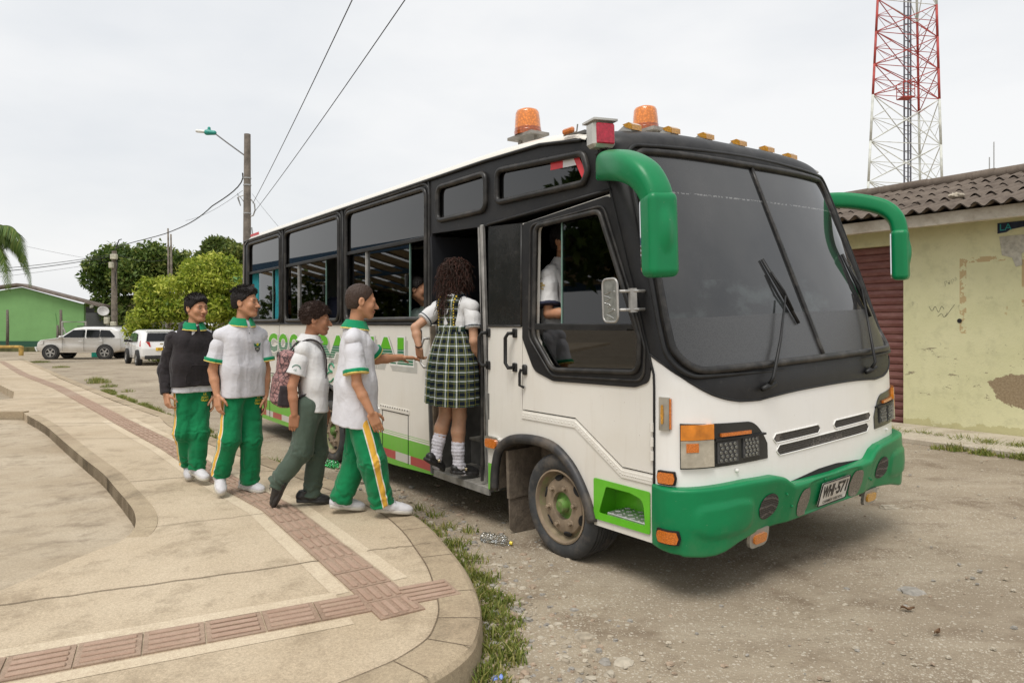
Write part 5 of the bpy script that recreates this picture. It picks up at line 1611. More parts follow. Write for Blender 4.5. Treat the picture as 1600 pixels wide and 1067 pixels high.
def big_window(hole, x0, x1, panes, zr=2.20):
    wn = MB(); wn.tube(on_near(hole, .006), .020, 8, closed=True); wo = wn.build("window", RUBBER, bus, smooth=True)
    o2 = rpoly(rect(x0 - .045, x1 + .045, 1.483, 2.655), .12, 6)
    mb = MB(); mb.tube(on_near(o2, .001), .014, 8, closed=True); mb.build("outer_seal", RUBBER, wo, smooth=True)
    mb = MB(); mb.prism(rpoly([(x0, zr), (x1, zr), (x1, 2.61), (x0, 2.61)], [0, 0, .09, .09], 5), [], near_f, -.014, -.010); mb.build("upper_pane", GL_UP, wo)
    mb = MB(); mb.box(((x0 + x1) / 2, TUM * zr + .002, zr), (x1 - x0 - .02, .024, .034), bev=.006); mb.box(((x0 + x1) / 2, TUM * zr - .014, zr - .012), (x1 - x0 - .04, .006, .008)); mb.build("middle_rail", TRIM, wo)
    mb = MB(); mb.box(((x0 + x1) / 2, TUM * 1.53, 1.532), (x1 - x0 - .06, .02, .026)); mb.build("lower_rail", ALU, wo)
    for (a, b, dep) in panes:
        mb = MB(); mb.prism(rect(a, b, 1.54, zr - .015), [], near_f, -.020 - dep, -.016 - dep); mb.build("sliding_pane", GL_LO, wo)
        mb = MB(); mb.prism(rect(b - .012, b, 1.54, zr - .015), [], near_f, -.022 - dep, -.010 - dep); mb.build("pane_edge", simple("glass_edge", (.16, .26, .22), .2), wo)
    return wo
w1 = big_window(W1, -6.86, -5.50, [(-6.45, -5.85, 0)])
w2 = big_window(W2, -5.30, -3.63, [(-5.16, -4.02, 0)])
w3 = big_window(W3, -3.44, -1.80, [(-3.42, -2.97, .012), (-2.98, -2.11, 0)])
mb = MB(); mb.prism(rect(-4.871, -4.849, 1.545, 2.185), [], near_f, -.016, .004); mb.build("pane_post", ALU, w2)
mb = MB(); mb.prism(rect(-2.986, -2.964, 1.545, 2.185), [], near_f, -.016, .004); mb.build("pane_post", ALU, w3)
for (wo, x) in ((w2, -4.06), (w3, -2.16), (w1, -5.89)):
    mb = MB(); mb.box((x, TUM * 1.86 - .0, 1.86), (.02, .025, .11), bev=.006); mb.build("catch", TRIM, wo)
for hole, nm, xs2 in ((S2, "fixed_window", None), (S3, "fixed_window", None)):
    wn = MB(); wn.tube(on_near(hole, .008), .022, 8, closed=True); wo = wn.build("fixed_window", RUBBER, bus, smooth=True)
    mb = MB(); mb.prism(hole, [], near_f, -.014, -.009); mb.build("pane", GL_UP, wo)
    if hole is S3:
        for pts, mi in (([(-.21, 2.475), (-.09, 2.470), (-.09, 2.524), (-.21, 2.530)], 0), ([(-.09, 2.470), (.035, 2.464), (.015, 2.518), (-.09, 2.524)], 1), ([(.010, 2.512), (.090, 2.372), (.130, 2.400), (.055, 2.515)], 0)):
            mb = MB(); mb.prism(pts, [], near_f, -.008, -.0075 + .001 * (mi == 0)); mb.build("reflective_tape", [simple("tape_red", (.60, .045, .055), .4), simple("tape_white", (.66, .66, .67), .4)][mi], wo)
# belt line bead, pillar rivets
mb = MB(); mb.tube(on_near([(-7.09, 1.482), (-1.72, 1.482)], .006), .011, 6); mb.tube(on_near([(-7.09, TOPZ), (-.95, TOPZ), (-.3, 2.657), (.10, 2.602)], .010), .012, 6)
mb.tube(on_near([(-.90, 2.205), (.345, 2.262)], .008), .010, 6); mb.build("belt_trim", TRIM, bus, smooth=True)
mb = MB()
for x in (-7.07, -5.40, -3.535, -1.755):
    mb.tube(on_near([(x, 1.49), (x, 2.66)], .005), .010, 6)
mb.build("pillar_trim", TRIM, bus, smooth=True)
# hatch outlines and hinge strips on the flank
for (a, b, z0, z1) in ((-2.62, -2.12, .262, .690), (-6.9, -5.93, .262, .690)):
    mb = MB(); mb.tube(on_near([(a, z0), (a, z1), (b, z1), (b, z0)], 0), .005, 4); mb.build("hatch_seam", TRIM, bus)
for x in (-5.55, -3.53):
    mb = MB(); mb.tube(on_near([(x, .49), (x, 1.47)], 0), .003, 4); mb.build("panel_seam", TRIM, bus)
for (a, b) in ((-2.66, -2.10), (-6.95, -5.90)):
    mb = MB()
    mb.prism(rect(a, b, .697, .735), [], near_f, 0, .008)
    for k in range(12):
        mb.lathe([(0, .005), (.006, .003), (.007, 0)], 6, 1, Matrix.Translation(near_f(a + (b - a) * (k + .5) / 12, .728, .008)) @ Matrix.Rotation(math.radians(90), 4, 'X'))
    mb.build("hinge_strip", [WHITE_L, TRIM], bus)
# trim round the wheel openings
mb = MB(); mb.tube([near_f(p[0], p[1], .012) for p in FA], [(.030, .034)] * len(FA), 10); mb.build("wheel_arch_trim", simple("arch_rubber", (.030, .029, .030), .5, var=.4, scale=10, dirt=(.16, .13, .10)), bus, smooth=True)
mb = MB(); mb.tube([near_f(p[0], p[1], .008) for p in ra], .022, 8); mb.build("wheel_arch_trim", simple("arch_rubber", (.030, .029, .030), .5), bus, smooth=True)
MUD = simple("mud_caked", (.15, .12, .09), .95, var=.35, scale=14, bump=.5, bscale=50)
# wheel well, flap
mb = MB()
mb.prism([(p[0], p[1]) for p in FA], [], near_f, -.75, -.70)
for k in range(len(FA) - 1):
    a, b = FA[k], FA[k + 1]
    mb.add([near_f(a[0], a[1], -.02), near_f(b[0], b[1], -.02), near_f(b[0], b[1], -.72), near_f(a[0], a[1], -.72)], [(0, 1, 2, 3)])
mb.build("wheel_well", MUD, bus)
mb = MB()
for k in range(len(ra) - 1):
    a, b = ra[k], ra[k + 1]
    mb.add([near_f(a[0], a[1], -.02), near_f(b[0], b[1], -.02), near_f(b[0], b[1], -.72), near_f(a[0], a[1], -.72)], [(0, 1, 2, 3)])
mb.build("wheel_well", MUD, bus)
mb = MB(); mb.prism(rpoly([(.045, .27), (.335, .27), (.335, .02), (.30, -.01), (.09, .0), (.045, .03)], .03, 3), [], lambda u, v, t: (-.70 + t, u, v), -.006, .006)
mb.box((-.70, .19, .42), (.03, .30, .34)); mb.box((-.60, .35, .42), (.22, .02, .44)); mb.build("mud_flap", MUD, bus)

def wheel(x, y, r, name="wheel", zc=.318):
    w = MB(); M_ = Matrix.Translation((x, y, zc)) @ Matrix.Rotation(math.radians(90), 4, 'X')
    prof = [(r * .70, -.20), (r * .90, -.215), (r * .97, -.20), (r, -.17)]
    for k in range(6):
        h = -.16 + k * .028
        prof += [(r, h), (r, h + .018), (r - .008, h + .020), (r - .008, h + .026)]
    prof += [(r, .012), (r * .975, .030), (r * .93, .042), (r * .86, .050), (r * .78, .046), (r * .715, .036), (r * .70, .02)]
    w.lathe(prof, 56, 0, M_)
    wo = w.build(name, simple("bus_tyre", (.042, .043, .044), .8, var=.35, scale=10, dirt=(.12, .10, .08), dscale=7, bump=.2, bscale=80), bus, smooth=True, auto=35)
    rr = r * .70
    rb = MB()
    rb.lathe([(rr * 1.0, .028), (rr * 1.01, .040), (rr * .965, .042), (rr * .93, .020)], 48, 0, M_)
    rb.lathe([(rr * .93, .020), (rr * .90, -.015), (rr * .86, -.025), (rr * .80, -.020)], 48, 2, M_)
    rb.lathe([(rr * .80, -.022), (rr * .74, .004), (rr * .60, .014), (rr * .42, .014), (rr * .38, .010), (rr * .36, -.015)], 48, 0, M_)
    rb.lathe([(rr * .36, -.015), (rr * .30, -.02), (rr * .20, -.01)], 32, 1, M_)
    rb.lathe([(rr * .20, -.01), (rr * .20, .020), (rr * .15, .034), (rr * .0, .038)], 28, 1, M_)
    rim = rb.build("rim", [simple("dusty_rim", (.245, .185, .125), .8, var=.25, scale=12), simple("rim_green", (.10, .21, .035), .7, var=.35, scale=9, dirt=(.23, .18, .115), dscale=11), simple("rim_mixed", (.235, .185, .115), .75, var=.2, scale=9, dirt=(.12, .30, .04), dscale=5)], wo, smooth=True, auto=40)
    for k in range(6):
        a = k * math.pi / 3 + .2
        nb = MB(); R = M_ @ Matrix.Rotation(a, 4, 'Z') @ Matrix.Translation((rr * .54, 0, .012))
        nb.lathe([(.022, 0), (.020, .006), (.015, .008)], 14, 0, R); nb.lathe([(.014, .006), (.014, .026), (.010, .030), (0, .030)], 6, 0, R)
        nb.build("wheel_nut", simple("dusty_rim", (.265, .205, .14), .75), wo)
    for k in range(6):
        a = k * math.pi / 3 + .72
        hb = MB(); R = M_ @ Matrix.Rotation(a, 4, 'Z') @ Matrix.Translation((rr * .775, 0, .0045)) @ Matrix.Rotation(math.radians(40), 4, 'Y') @ Matrix.Scale(1.75, 4, (0, 1, 0))
        hb.lathe([(0, .0), (.020, .0), (.021, -.01)], 14, 0, R); hb.build("rim_hole", DARK, wo)
    return wo
WF = wheel(-.132, .062, .335)
WR = wheel(-3.92, .075, .335)
for x in (-.085, -3.9):
    mb = MB(); M_ = Matrix.Translation((x, BW - .12, .335 - .09)) @ Matrix.Rotation(math.radians(-90), 4, 'X')
    mb.lathe([(0, -.2), (.33, -.2), (.335, -.15), (.335, 0), (.32, .03), (.2, .03), (.18, 0), (0, .02)], 32, 0, M_); mb.build("wheel", simple("bus_tyre", (.042, .043, .044), .8), bus, smooth=True, auto=40)

# passenger step recess in the flank
mb = MB()
sh_ = step_hole
for k in range(len(sh_)):
    a, b = sh_[k], sh_[(k + 1) % len(sh_)]
    mb.add([near_f(a[0], a[1], .004), near_f(b[0], b[1], .004), near_f(.43 + (b[0] - .43) * .92, .455 + (b[1] - .455) * .9, -.15), near_f(.43 + (a[0] - .43) * .92, .455 + (a[1] - .455) * .9, -.15)], [(0, 1, 2, 3)])
mb.prism([(.43 + (p[0] - .43) * .92, .455 + (p[1] - .455) * .9) for p in sh_], [], near_f, -.16, -.15)
mb.prism(rpoly([(.208, .328), (.648, .336), (.646, .567), (.206, .569)], .014, 3), [rpoly([(.25, .370), (.612, .376), (.600, .515), (.50, .535), (.31, .535)], [.01, .01, .06, .04, .02], 4)], near_f, .003, .009)
so = mb.build("step_recess", LIME, bus)
mb = MB(); mb.box((.46, .10, .367), (.30, .17, .035), bev=.004)
for i in range(6):
    for j in range(4):
        mb.box((.34 + i * .05, .035 + j * .04, .386), (.03, .010, .004), 0, Matrix.Rotation(.78 * (1 if (i + j) % 2 else -1), 3, 'Z'))
mb.build("tread_plate", simple("checker_plate", (.50, .50, .48), .35, .8, var=.2), so)

# ------------ nose: plan curve of the front, x and y from angle and height
def xcen(z): return 1.0 - .02 * max(0, z - .3) if z < 1.15 else .985 - (z - 1.15) * .383
def nose(phi, z, off=0.0):
    def pt(ph, z):
        a = BC - TUM * max(z, 0); d = xcen(z) - xs_(z)
        c, s = math.cos(ph), math.sin(ph)
        return Vector((xs_(z) + d * max(s, 0) ** (2 / 3), BC - a * math.copysign(abs(c) ** (2 / 3), c), z))
    p = pt(phi, z)
    if off:
        e = 1e-3
        t1 = pt(min(phi + e, math.pi - 1e-6), z) - pt(max(phi - e, 1e-6), z); t2 = pt(phi, z + .004) - pt(phi, z - .004)
        n = t1.cross(t2)
        n.normalize()
        if n.x < 0 and abs(n.y) < .8: n = -n
        if (phi < .5 and n.y > 0) or (phi > math.pi - .5 and n.y < 0): n = -n
        p = p + n * off
    return p
def ph_y(y):
    q = (BC - y) / (BC - TUM * .7); return math.acos(max(-1, min(1, math.copysign(abs(q) ** 1.5, q))))
def ph_x(xr):  # near-side corner, share of nose depth
    return math.asin(max(0, min(1, xr)) ** 1.5)
# evenly spaced angles
_ph = np.linspace(1e-5, math.pi - 1e-5, 2400)
_pts = np.array([nose(p, .8) for p in _ph]); _s = np.concatenate([[0], np.cumsum(np.linalg.norm(np.diff(_pts, axis=0), axis=1))])
def phis(a, b, n):
    sa, sb = np.interp([a, b], _ph, _s)
    return [float(x) for x in np.interp(np.linspace(sa, sb, n), _s, _ph)]
ZBX = [0, .29, .5, .66, .75, .82, .88, .94, .975, 1.0]; ZBZ = [1.325, 1.262, 1.20, 1.137, 1.098, 1.07, 1.05, 1.043, 1.055, 1.066]
def zbound(phi): return float(np.interp(max(math.sin(phi), 0) ** (2 / 3), ZBX, ZBZ))
PH = phis(1e-5, math.pi - 1e-5, 150)
def grid(rows):
    n = len(rows[0]); V = [p for r in rows for p in r]
    Q = [(i * n + j, i * n + j + 1, (i + 1) * n + j + 1, (i + 1) * n + j) for i in range(len(rows) - 1) for j in range(n - 1)]
    return V, Q
V, Q = grid([[nose(p, .40 + (zbound(p) - .40) * k / 22) for p in PH] for k in range(23)])
nose_o = link_mesh("nose_panel", V, Q, WHITE_N, bus, smooth=True)
V, Q = grid([[nose(p, zbound(p) + (2.50 - zbound(p)) * k / 26, .002) for p in PH] for k in range(27)])
cowl = link_mesh("cowl", V, Q, BLACK, bus, smooth=True)
mb = MB(); mb.tube([nose(p, zbound(p), .003) for p in PH], .006, 6); mb.build("cowl_edge", TRIM, cowl, smooth=True)
mb = MB(); mb.tube([near_f(xs_(z) + .004, z, .004) for z in np.linspace(.30, 2.5, 30)], .007, 6); mb.build("pillar_seam", TRIM, bus, smooth=True)
mb = MB()
for k in range(14):
    z = 1.32 + k * .085
    mb.lathe([(0, .004), (.007, .003), (.009, 0)], 8, 0, Matrix.Translation(near_f(xs_(z) - .022, z, .004)) @ Matrix.Rotation(math.radians(90), 4, 'X'))
mb.build("pillar_rivets", TRIM, bus)
# windscreen
def mat_screen():
    m, t, p = new_mat("windscreen_glass")
    tc = t.nodes.new("ShaderNodeTexCoord").outputs['Object']
    s = t.nodes.new("ShaderNodeSeparateXYZ"); t.links.new(tc, s.inputs[0])
    film = mth(t, 'LESS_THAN', s.outputs[2], mth(t, 'ADD', 1.502, mth(t, 'MULTIPLY', noise(t, 1.0, 2, .5, tc), .02)))
    n1 = noise(t, 1.4, 5, .6, tc); sp = noise(t, 160, 3, .7, tc)
    v = N(t, "ShaderNodeTexVoronoi", Scale=150); t.links.new(tc, v.inputs['Vector'])
    up_c = mixc(t, ramp(t, n1, [(.35, (0, 0, 0)), (.7, (1, 1, 1))]), (.016, .017, .018), (.040, .040, .040))
    inside = mth(t, 'MULTIPLY', band(t, s.outputs[2], 1.50, 1.72), ramp(t, noise(t, 3.3, 4, .6, tc, (1, 1, 1.8)), [(.52, (0, 0, 0)), (.66, (1, 1, 1))]))
    up_c = mixc(t, mth(t, 'MULTIPLY', inside, .8), up_c, (.055, .064, .064))
    lo_c = mixc(t, ramp(t, v.outputs['Distance'], [(.2, (0, 0, 0)), (.5, (1, 1, 1))]), (.018, .018, .019), (.045, .045, .045))
    c = mixc(t, film, up_c, lo_c)
    c = mixc(t, ramp(t, sp, [(.62, (0, 0, 0)), (.75, (.35, .35, .35))]), c, (.14, .14, .135))
    top = band(t, s.outputs[2], 2.235, 2.245)
    c = mixc(t, mth(t, 'MULTIPLY', top, mth(t, 'MULTIPLY', .5, mth(t, 'GREATER_THAN', noise(t, 60, 2, .5, tc), .5))), c, (.3, .3, .3))
    setc(t, p, c)
    t.links.new(mixc(t, film, (.035, .035, .035), (.30, .30, .30)), p.inputs['Roughness'])
    p.inputs['Specular IOR Level'].default_value = .75
    return m
SCREEN = mat_screen()
ZB0, ZT0 = 1.215, 2.475
def screen_half(z):
    q = np.interp(z, [1.21, 1.5, 1.85, 2.47], [.972, .965, .945, .913]) - .004
    r1, r2 = .16, .10
    if z < ZB0 + r1: d = ZB0 + r1 - z; q -= .115 * (1 - math.sqrt(max(0, 1 - (d / r1) ** 2)))
    if z > ZT0 - r2: d = z - (ZT0 - r2); q -= .07 * (1 - math.sqrt(max(0, 1 - (d / r2) ** 2)))
    return q
def ph_q(q): return math.acos(max(-1, min(1, math.copysign(abs(q) ** 1.5, q))))
zs_ = [ZB0 + (ZT0 - ZB0) * (.5 - .5 * math.cos(math.pi * k / 44)) for k in range(45)]
def ztilt(p, z): return z + .014 * math.sin(p)                 # bottom and top edges bow a little
V, Q = grid([[nose(p, ztilt(p, z), .006) for p in phis(ph_q(screen_half(z)), math.pi - ph_q(screen_half(z)), 60)] for z in zs_])
scr = link_mesh("windscreen", V, Q, SCREEN, bus, smooth=True)
edge = [nose(ph_q(screen_half(z)), ztilt(ph_q(screen_half(z)), z), .012) for z in zs_]
edge += [nose(p, ztilt(p, ZT0), .012) for p in phis(ph_q(screen_half(ZT0)), math.pi - ph_q(screen_half(ZT0)), 40)][1:-1]
edge += [nose(math.pi - ph_q(screen_half(z)), ztilt(ph_q(screen_half(z)), z), .012) for z in zs_[::-1]]
edge += [nose(p, ztilt(p, ZB0), .012) for p in phis(ph_q(screen_half(ZB0)), math.pi - ph_q(screen_half(ZB0)), 40)][::-1][1:-1]
mb = MB(); mb.tube(edge, .022, 8, closed=True); mb.build("screen_gasket", RUBBER, scr, smooth=True)
cx0 = Vector((.5, BC, 1.85))
edge2 = [p + (p - Vector((p.x, BC, 1.85))).normalized() * .055 for p in edge]
mb = MB(); mb.tube([p + Vector((-.006, 0, 0)) for p in edge2], .013, 6, closed=True); mb.build("screen_outer_bead", TRIM, scr, smooth=True)
mb = MB(); mb.tube([nose(ph_y(BC + .03), z, .010) for z in np.linspace(ZB0, ZT0, 14)], .014, 6); mb.build("screen_divider", RUBBER, scr, smooth=True)

# brow and roof
def roof_edge(x): return float(np.interp(x, [-7.09, -6.9, -.95, -.3, .05, .20, .36], [2.60, TOPZ, TOPZ, 2.657, 2.625, 2.575, 2.47]))
def roof_pt(x, u, grow=0.0):
    """u in -1..1 across"""
    ze = roof_edge(x); a = BC - TUM * ze + grow
    hh = float(np.interp(x, [-7.09, -6.7, -.6, -.1, .22], [.12, .180, .165, .120, .085]))
    return Vector((x, BC + a * u, ze + hh * max(0, (1 - abs(u) ** 3.0)) ** .5))
us = [math.copysign(1 - (1 - abs(k)) ** 2.2, k) for k in np.linspace(-1, 1, 61)]
xsR = [-7.12, -7.10, -7.05, -6.95, -6.8] + list(np.linspace(-6.5, -.8, 14)) + [-.5, -.3, -.1, .05, .14]
rows = []
for x in xsR:
    k = 1.0
    rows.append([roof_pt(max(x, -7.09), u, .012) if x > -7.09 else (lambda p: Vector((x, BC + (p.y - BC) * .97, 2.6 + (p.z - 2.6) * (.0 if x < -7.11 else .6))))(roof_pt(-7.09, u)) for u in us])
V, Q = grid(rows)
ROOFW = mat_paint("roof_white", base=(.72, .69, .62), dusty=1.0)
link_mesh("roof", V, Q, ROOFW, bus, smooth=True)
# moulded black brow between windscreen and roof
rows = []
PB = phis(1e-5, math.pi - 1e-5, 61)
for k in range(13):
    f = k / 12
    r = []
    for p, u in zip(PB, us):
        L = nose(p, 2.485 if k else 2.47, .004); U = roof_pt(.14, -math.cos(p) if False else (-(math.copysign(abs(math.cos(p)) ** (2 / 3), math.cos(p)))), .010)
        ctrl = Vector((L.x + (-.02), L.y, U.z + .01)) if True else None
        ctrl = Vector((max(L.x - .03, U.x), U.y, U.z + .012 * math.sin(p)))
        q = L * (1 - f) ** 2 + ctrl * 2 * f * (1 - f) + U * f ** 2
        if k == 0: q = L
        r.append(q + Vector((.035 * math.sin(math.pi * min(1, f * 1.6)) * math.sin(p) if f < .62 else 0, 0, 0)))
    rows.append(r)
V, Q = grid(rows)
link_mesh("roof_brow", V, Q, simple("brow_black", (.020, .020, .021), .45, var=.35, scale=6, spec=.3, dirt=(.05, .047, .045)), bus, smooth=True)
# rear wall
mb = MB(); mb.prism([(.03, .25), (BW - .03, .25), (BW - .11, 2.6), (.11, 2.6)], [], lambda u, v, t: (-7.09 + t, u, v), -.01, .02); mb.build("rear_panel", WHITE, bus)
mb = MB(); mb.prism(rpoly([(.3, 1.6), (BW - .3, 1.6), (BW - .35, 2.4), (.35, 2.4)], .1), [], lambda u, v, t: (-7.09 - t, u, v), .011, .016); mb.build("rear_window", BLACK, bus)
mb = MB(); mb.tube([(-7.085, .035 + TUM * z, z) for z in (.3, 1.5, 2.62)], .022, 8); mb.build("rear_corner", simple("rear_corner_red", (.35, .05, .045), .4), bus, smooth=True)
mb = MB(); mb.prism(rect(-6.78, -6.40, 2.712, 2.745), [], lambda u, v, t: (u, roof_pt(u, -.985).y - .016 - t, v), 0, .004); mb.build("roof_reflector", simple("tape_red", (.60, .045, .055), .4), bus)

# ------------ floor, underside, inside
mb = MB(); mb.box((-3.2, 1.235, .52), (7.7, 2.1, .42)); o = mb.build("underbody", VOID, bus)
bpy.data.objects.remove(o)
mb = MB()
mb.box((-4.40, BC, .60), (5.3, 2.32, .30)); mb.box((-.6, 1.50, .60), (2.3, 1.75, .30)); mb.box((.25, BC + .30, .58), (1.1, 1.5, .5)); mb.box((-3.0, BC, .36), (7.6, .9, .2))
mb.build("chassis", VOID, bus)
mb = MB(); mb.prism([(-7.0, 1.2), (.1, 1.2), (.1, 2.35), (-7.0, 2.35)], [], lambda u, v, t: (u, v - 1.2 + .12 if False else .12 + (v - 1.2) * 1.93, 2.66 + t), -.01, .01); mb.build("ceiling", simple("bus_ceiling", (.10, .10, .095), .8), bus)
mb = MB(); mb.box((-1.30, .205, .2795), (.76, .37, .022), bev=.003); mb.box((-1.30, .49, .5), (.76, .25, .02)); mb.build("step_tread", simple("step_metal", (.27, .255, .225), .6, .2, var=.3, scale=20), bus)
mb = MB(); mb.box((-1.30, .020, .262), (.80, .016, .052)); mb.build("step_edge", ALU, bus)
mb = MB(); mb.box((-1.30, .385, .39), (.76, .02, .22)); mb.box((-1.30, .62, .63), (.76, .02, .26)); mb.box((-1.695, .30, .62), (.02, .62, .72)); mb.box((-.90, .33, .62), (.02, .60, .72)); mb.build("step_riser", simple("stepwell_grey", (.13, .127, .12), .6, var=.3, scale=9), bus)
mb = MB(); mb.box((-1.678, .04, .88), (.020, .045, 1.18)); mb.build("door_jamb", simple("rust_jamb", (.24, .20, .15), .7, var=.5, scale=14, dirt=(.16, .09, .05)), bus)
fd = empty("folding_door", parent=bus)
mb = MB(); mb.box((-.975, .035 + TUM * 1.2, 1.245), (.032, .030, 1.93), bev=.004); mb.box((-1.035, .055 + TUM * 1.2, 1.245), (.022, .03, 1.93)); mb.build("post", ALU, fd)
mb = MB(); mb.prism([(.10, .30), (.60, .30), (.62, 2.18), (.16, 2.18)], [rpoly([(.16, 1.1), (.56, 1.1), (.57, 2.1), (.21, 2.1)], .05)], lambda u, v, t: (-1.005 + t, u, v), -.015, .015); mb.build("leaf", TRIM, fd)
mb = MB(); mb.tube([near_f(-1.012, z, -.02) for z in (.32, 1.2, 2.17)], .012, 8); mb.build("rubber_edge", RUBBER, fd)
SEATM = simple("seat_navy", (.018, .022, .045), .8, var=.3)
for x in (-6.3, -5.55, -4.75, -3.95, -3.2, -2.45):
    for y in (.14, 1.42):
        s_ = empty("seat", parent=bus)
        mb = MB(); mb.box((x - .22, y + .43, 1.42), (.12, .84, .72), 0, Matrix.Rotation(-.14, 3, 'Y'), bev=.05); mb.build("backrest", SEATM, s_)
        mb = MB(); mb.box((x, y + .43, 1.13), (.46, .84, .12), bev=.04); mb.box((x, y + .43, .92), (.3, .6, .34)); mb.build("cushion", SEATM, s_)
mb = MB(); mb.box((-.05, .55, 1.10), (.46, .46, .14), bev=.05); mb.box((-.30, .55, 1.42), (.12, .46, .6), bev=.05); mb.build("front_seat", SEATM, bus)
mb = MB(); mb.box((.62, BC, 1.06), (.30, 2.1, .30), bev=.08); mb.build("dashboard", VOID, bus)
mb = MB(); mb.box((-1.72, .55, 1.5), (.03, .95, 1.4)); mb.build("partition", simple("partition_dark", (.012, .013, .017), .7), bus)
TEAL = simple("curtain_teal", (.008, .21, .245), .8, var=.25, scale=20)
def curtain(x0, x1, z0, z1, n=7, pinch=.6):
    rows = []
    for k in range(15):
        f = k / 14; z = z1 + (z0 - z1) * f; sq = 1 - (1 - pinch) * math.exp(-((f - .52) / .16) ** 2)
        rows.append([((x0 + x1) / 2 + (x1 - x0) * (j / 48 - .5) * sq, TUM * z + .050 + .018 * math.sin(j / 48 * n * 6.28) * (.7 + .3 * sq), z) for j in range(49)])
    V, Q = grid(rows); link_mesh("curtain", V, Q, TEAL, bus, smooth=True)
curtain(-5.86, -5.52, 1.53, 2.21, 6, .8); curtain(-6.86, -6.55, 1.8, 2.58, 6, .9); curtain(-1.93, -1.80, 1.54, 2.2, 3, .8); curtain(-3.70, -3.62, 1.54, 2.5, 2, .9); curtain(-3.43, -3.30, 1.54, 2.5, 3, .9)

# ------------ nose fittings
def patch(name, p0, p1, zlo, zhi, off, mat, parent=bus, n=20, rows=4, thick=0.0, surf=nose):
    """piece laid on the nose; zlo/zhi are functions of 0..1 along it"""
    L = phis(p0, p1, n)
    R = [[surf(p, zlo(i / (n - 1)) + (zhi(i / (n - 1)) - zlo(i / (n - 1))) * k / rows, off) for i, p in enumerate(L)] for k in range(rows + 1)]
    V, Q = grid(R)
    if thick:
        nv = len(V); R2 = [[surf(p, zlo(i / (n - 1)) + (zhi(i / (n - 1)) - zlo(i / (n - 1))) * k / rows, off - thick) for i, p in enumerate(L)] for k in range(rows + 1)]
        V2, _ = grid(R2); V = V + V2
        ring = [j for j in range(n)] + [k * n + n - 1 for k in range(1, rows + 1)] + [rows * n + j for j in range(n - 2, -1, -1)] + [k * n for k in range(rows - 1, 0, -1)]
        for a, b in zip(ring, ring[1:] + ring[:1]): Q.append((a, b, b + nv, a + nv))
    return link_mesh(name, V, Q, mat, parent, smooth=not thick)
cst = lambda v: (lambda f: v)
def mirror_ph(p): return math.pi - p
def rr_lo(z0, z1, r=.12): return lambda f: z0 + (z1 - z0) * .5 * (1 - min(1, math.sqrt(max(0, 1 - max(0, (r - min(f, 1 - f)) / r) ** 2))))
def rr_hi(z0, z1, r=.12): return lambda f: z1 - (z1 - z0) * .5 * (1 - min(1, math.sqrt(max(0, 1 - max(0, (r - min(f, 1 - f)) / r) ** 2))))
MESHG = None
def mat_mesh():
    m, t, p = new_mat("grille_mesh")
    tc = t.nodes.new("ShaderNodeTexCoord").outputs['Object']
    v = N(t, "ShaderNodeTexVoronoi", Scale=85); v.feature = 'DISTANCE_TO_EDGE'; v.inputs['Randomness'].default_value = .15; t.links.new(tc, v.inputs['Vector'])
    e = ramp(t, v.outputs['Distance'], [(.06, (1, 1, 1)), (.16, (0, 0, 0))])
    setc(t, p, mixc(t, e, (.012, .011, .010), (.115, .10, .088))); p.inputs['Roughness'].default_value = .6
    set_bump(t, p, e, .8, .01)
    return m
MESHG = mat_mesh()
for (ya, yb_, z0, z1) in ((.672, 1.150, .790, .835), (1.31, 1.80, .790, .835), (.698, 1.765, .716, .769)):
    n_ = 40 if yb_ - ya > .6 else 24
    r_e = .016 / (yb_ - ya)
    g_ = patch("grille_slot", ph_y(ya), ph_y(yb_), rr_lo(z0, z1, r_e * 1.6), rr_hi(z0, z1, r_e * 1.6), .0025, MESHG, bus, n_ * 2, 3)
    L = phis(ph_y(ya), ph_y(yb_), n_)
    rim_ = [nose(p, rr_hi(z0, z1, r_e * 1.6)(i / (n_ - 1)) + .003, .003) for i, p in enumerate(L)] + [nose(p, rr_lo(z0, z1, r_e * 1.6)(i / (n_ - 1)) - .003, .003) for i, p in enumerate(L)][::-1]
    mb = MB(); mb.tube(rim_, .0035, 6, closed=True); mb.build("slot_lip", WHITE_N, g_, smooth=True)
HLB = simple("headlamp_black", (.022, .024, .023), .25, var=.3)
LEDB = None
def mat_led():
    m, t, p = new_mat("led_face"); 
    setc(t, p, (.06, .06, .062)); p.inputs['Roughness'].default_value = .3
    return m
LEDB = mat_led()
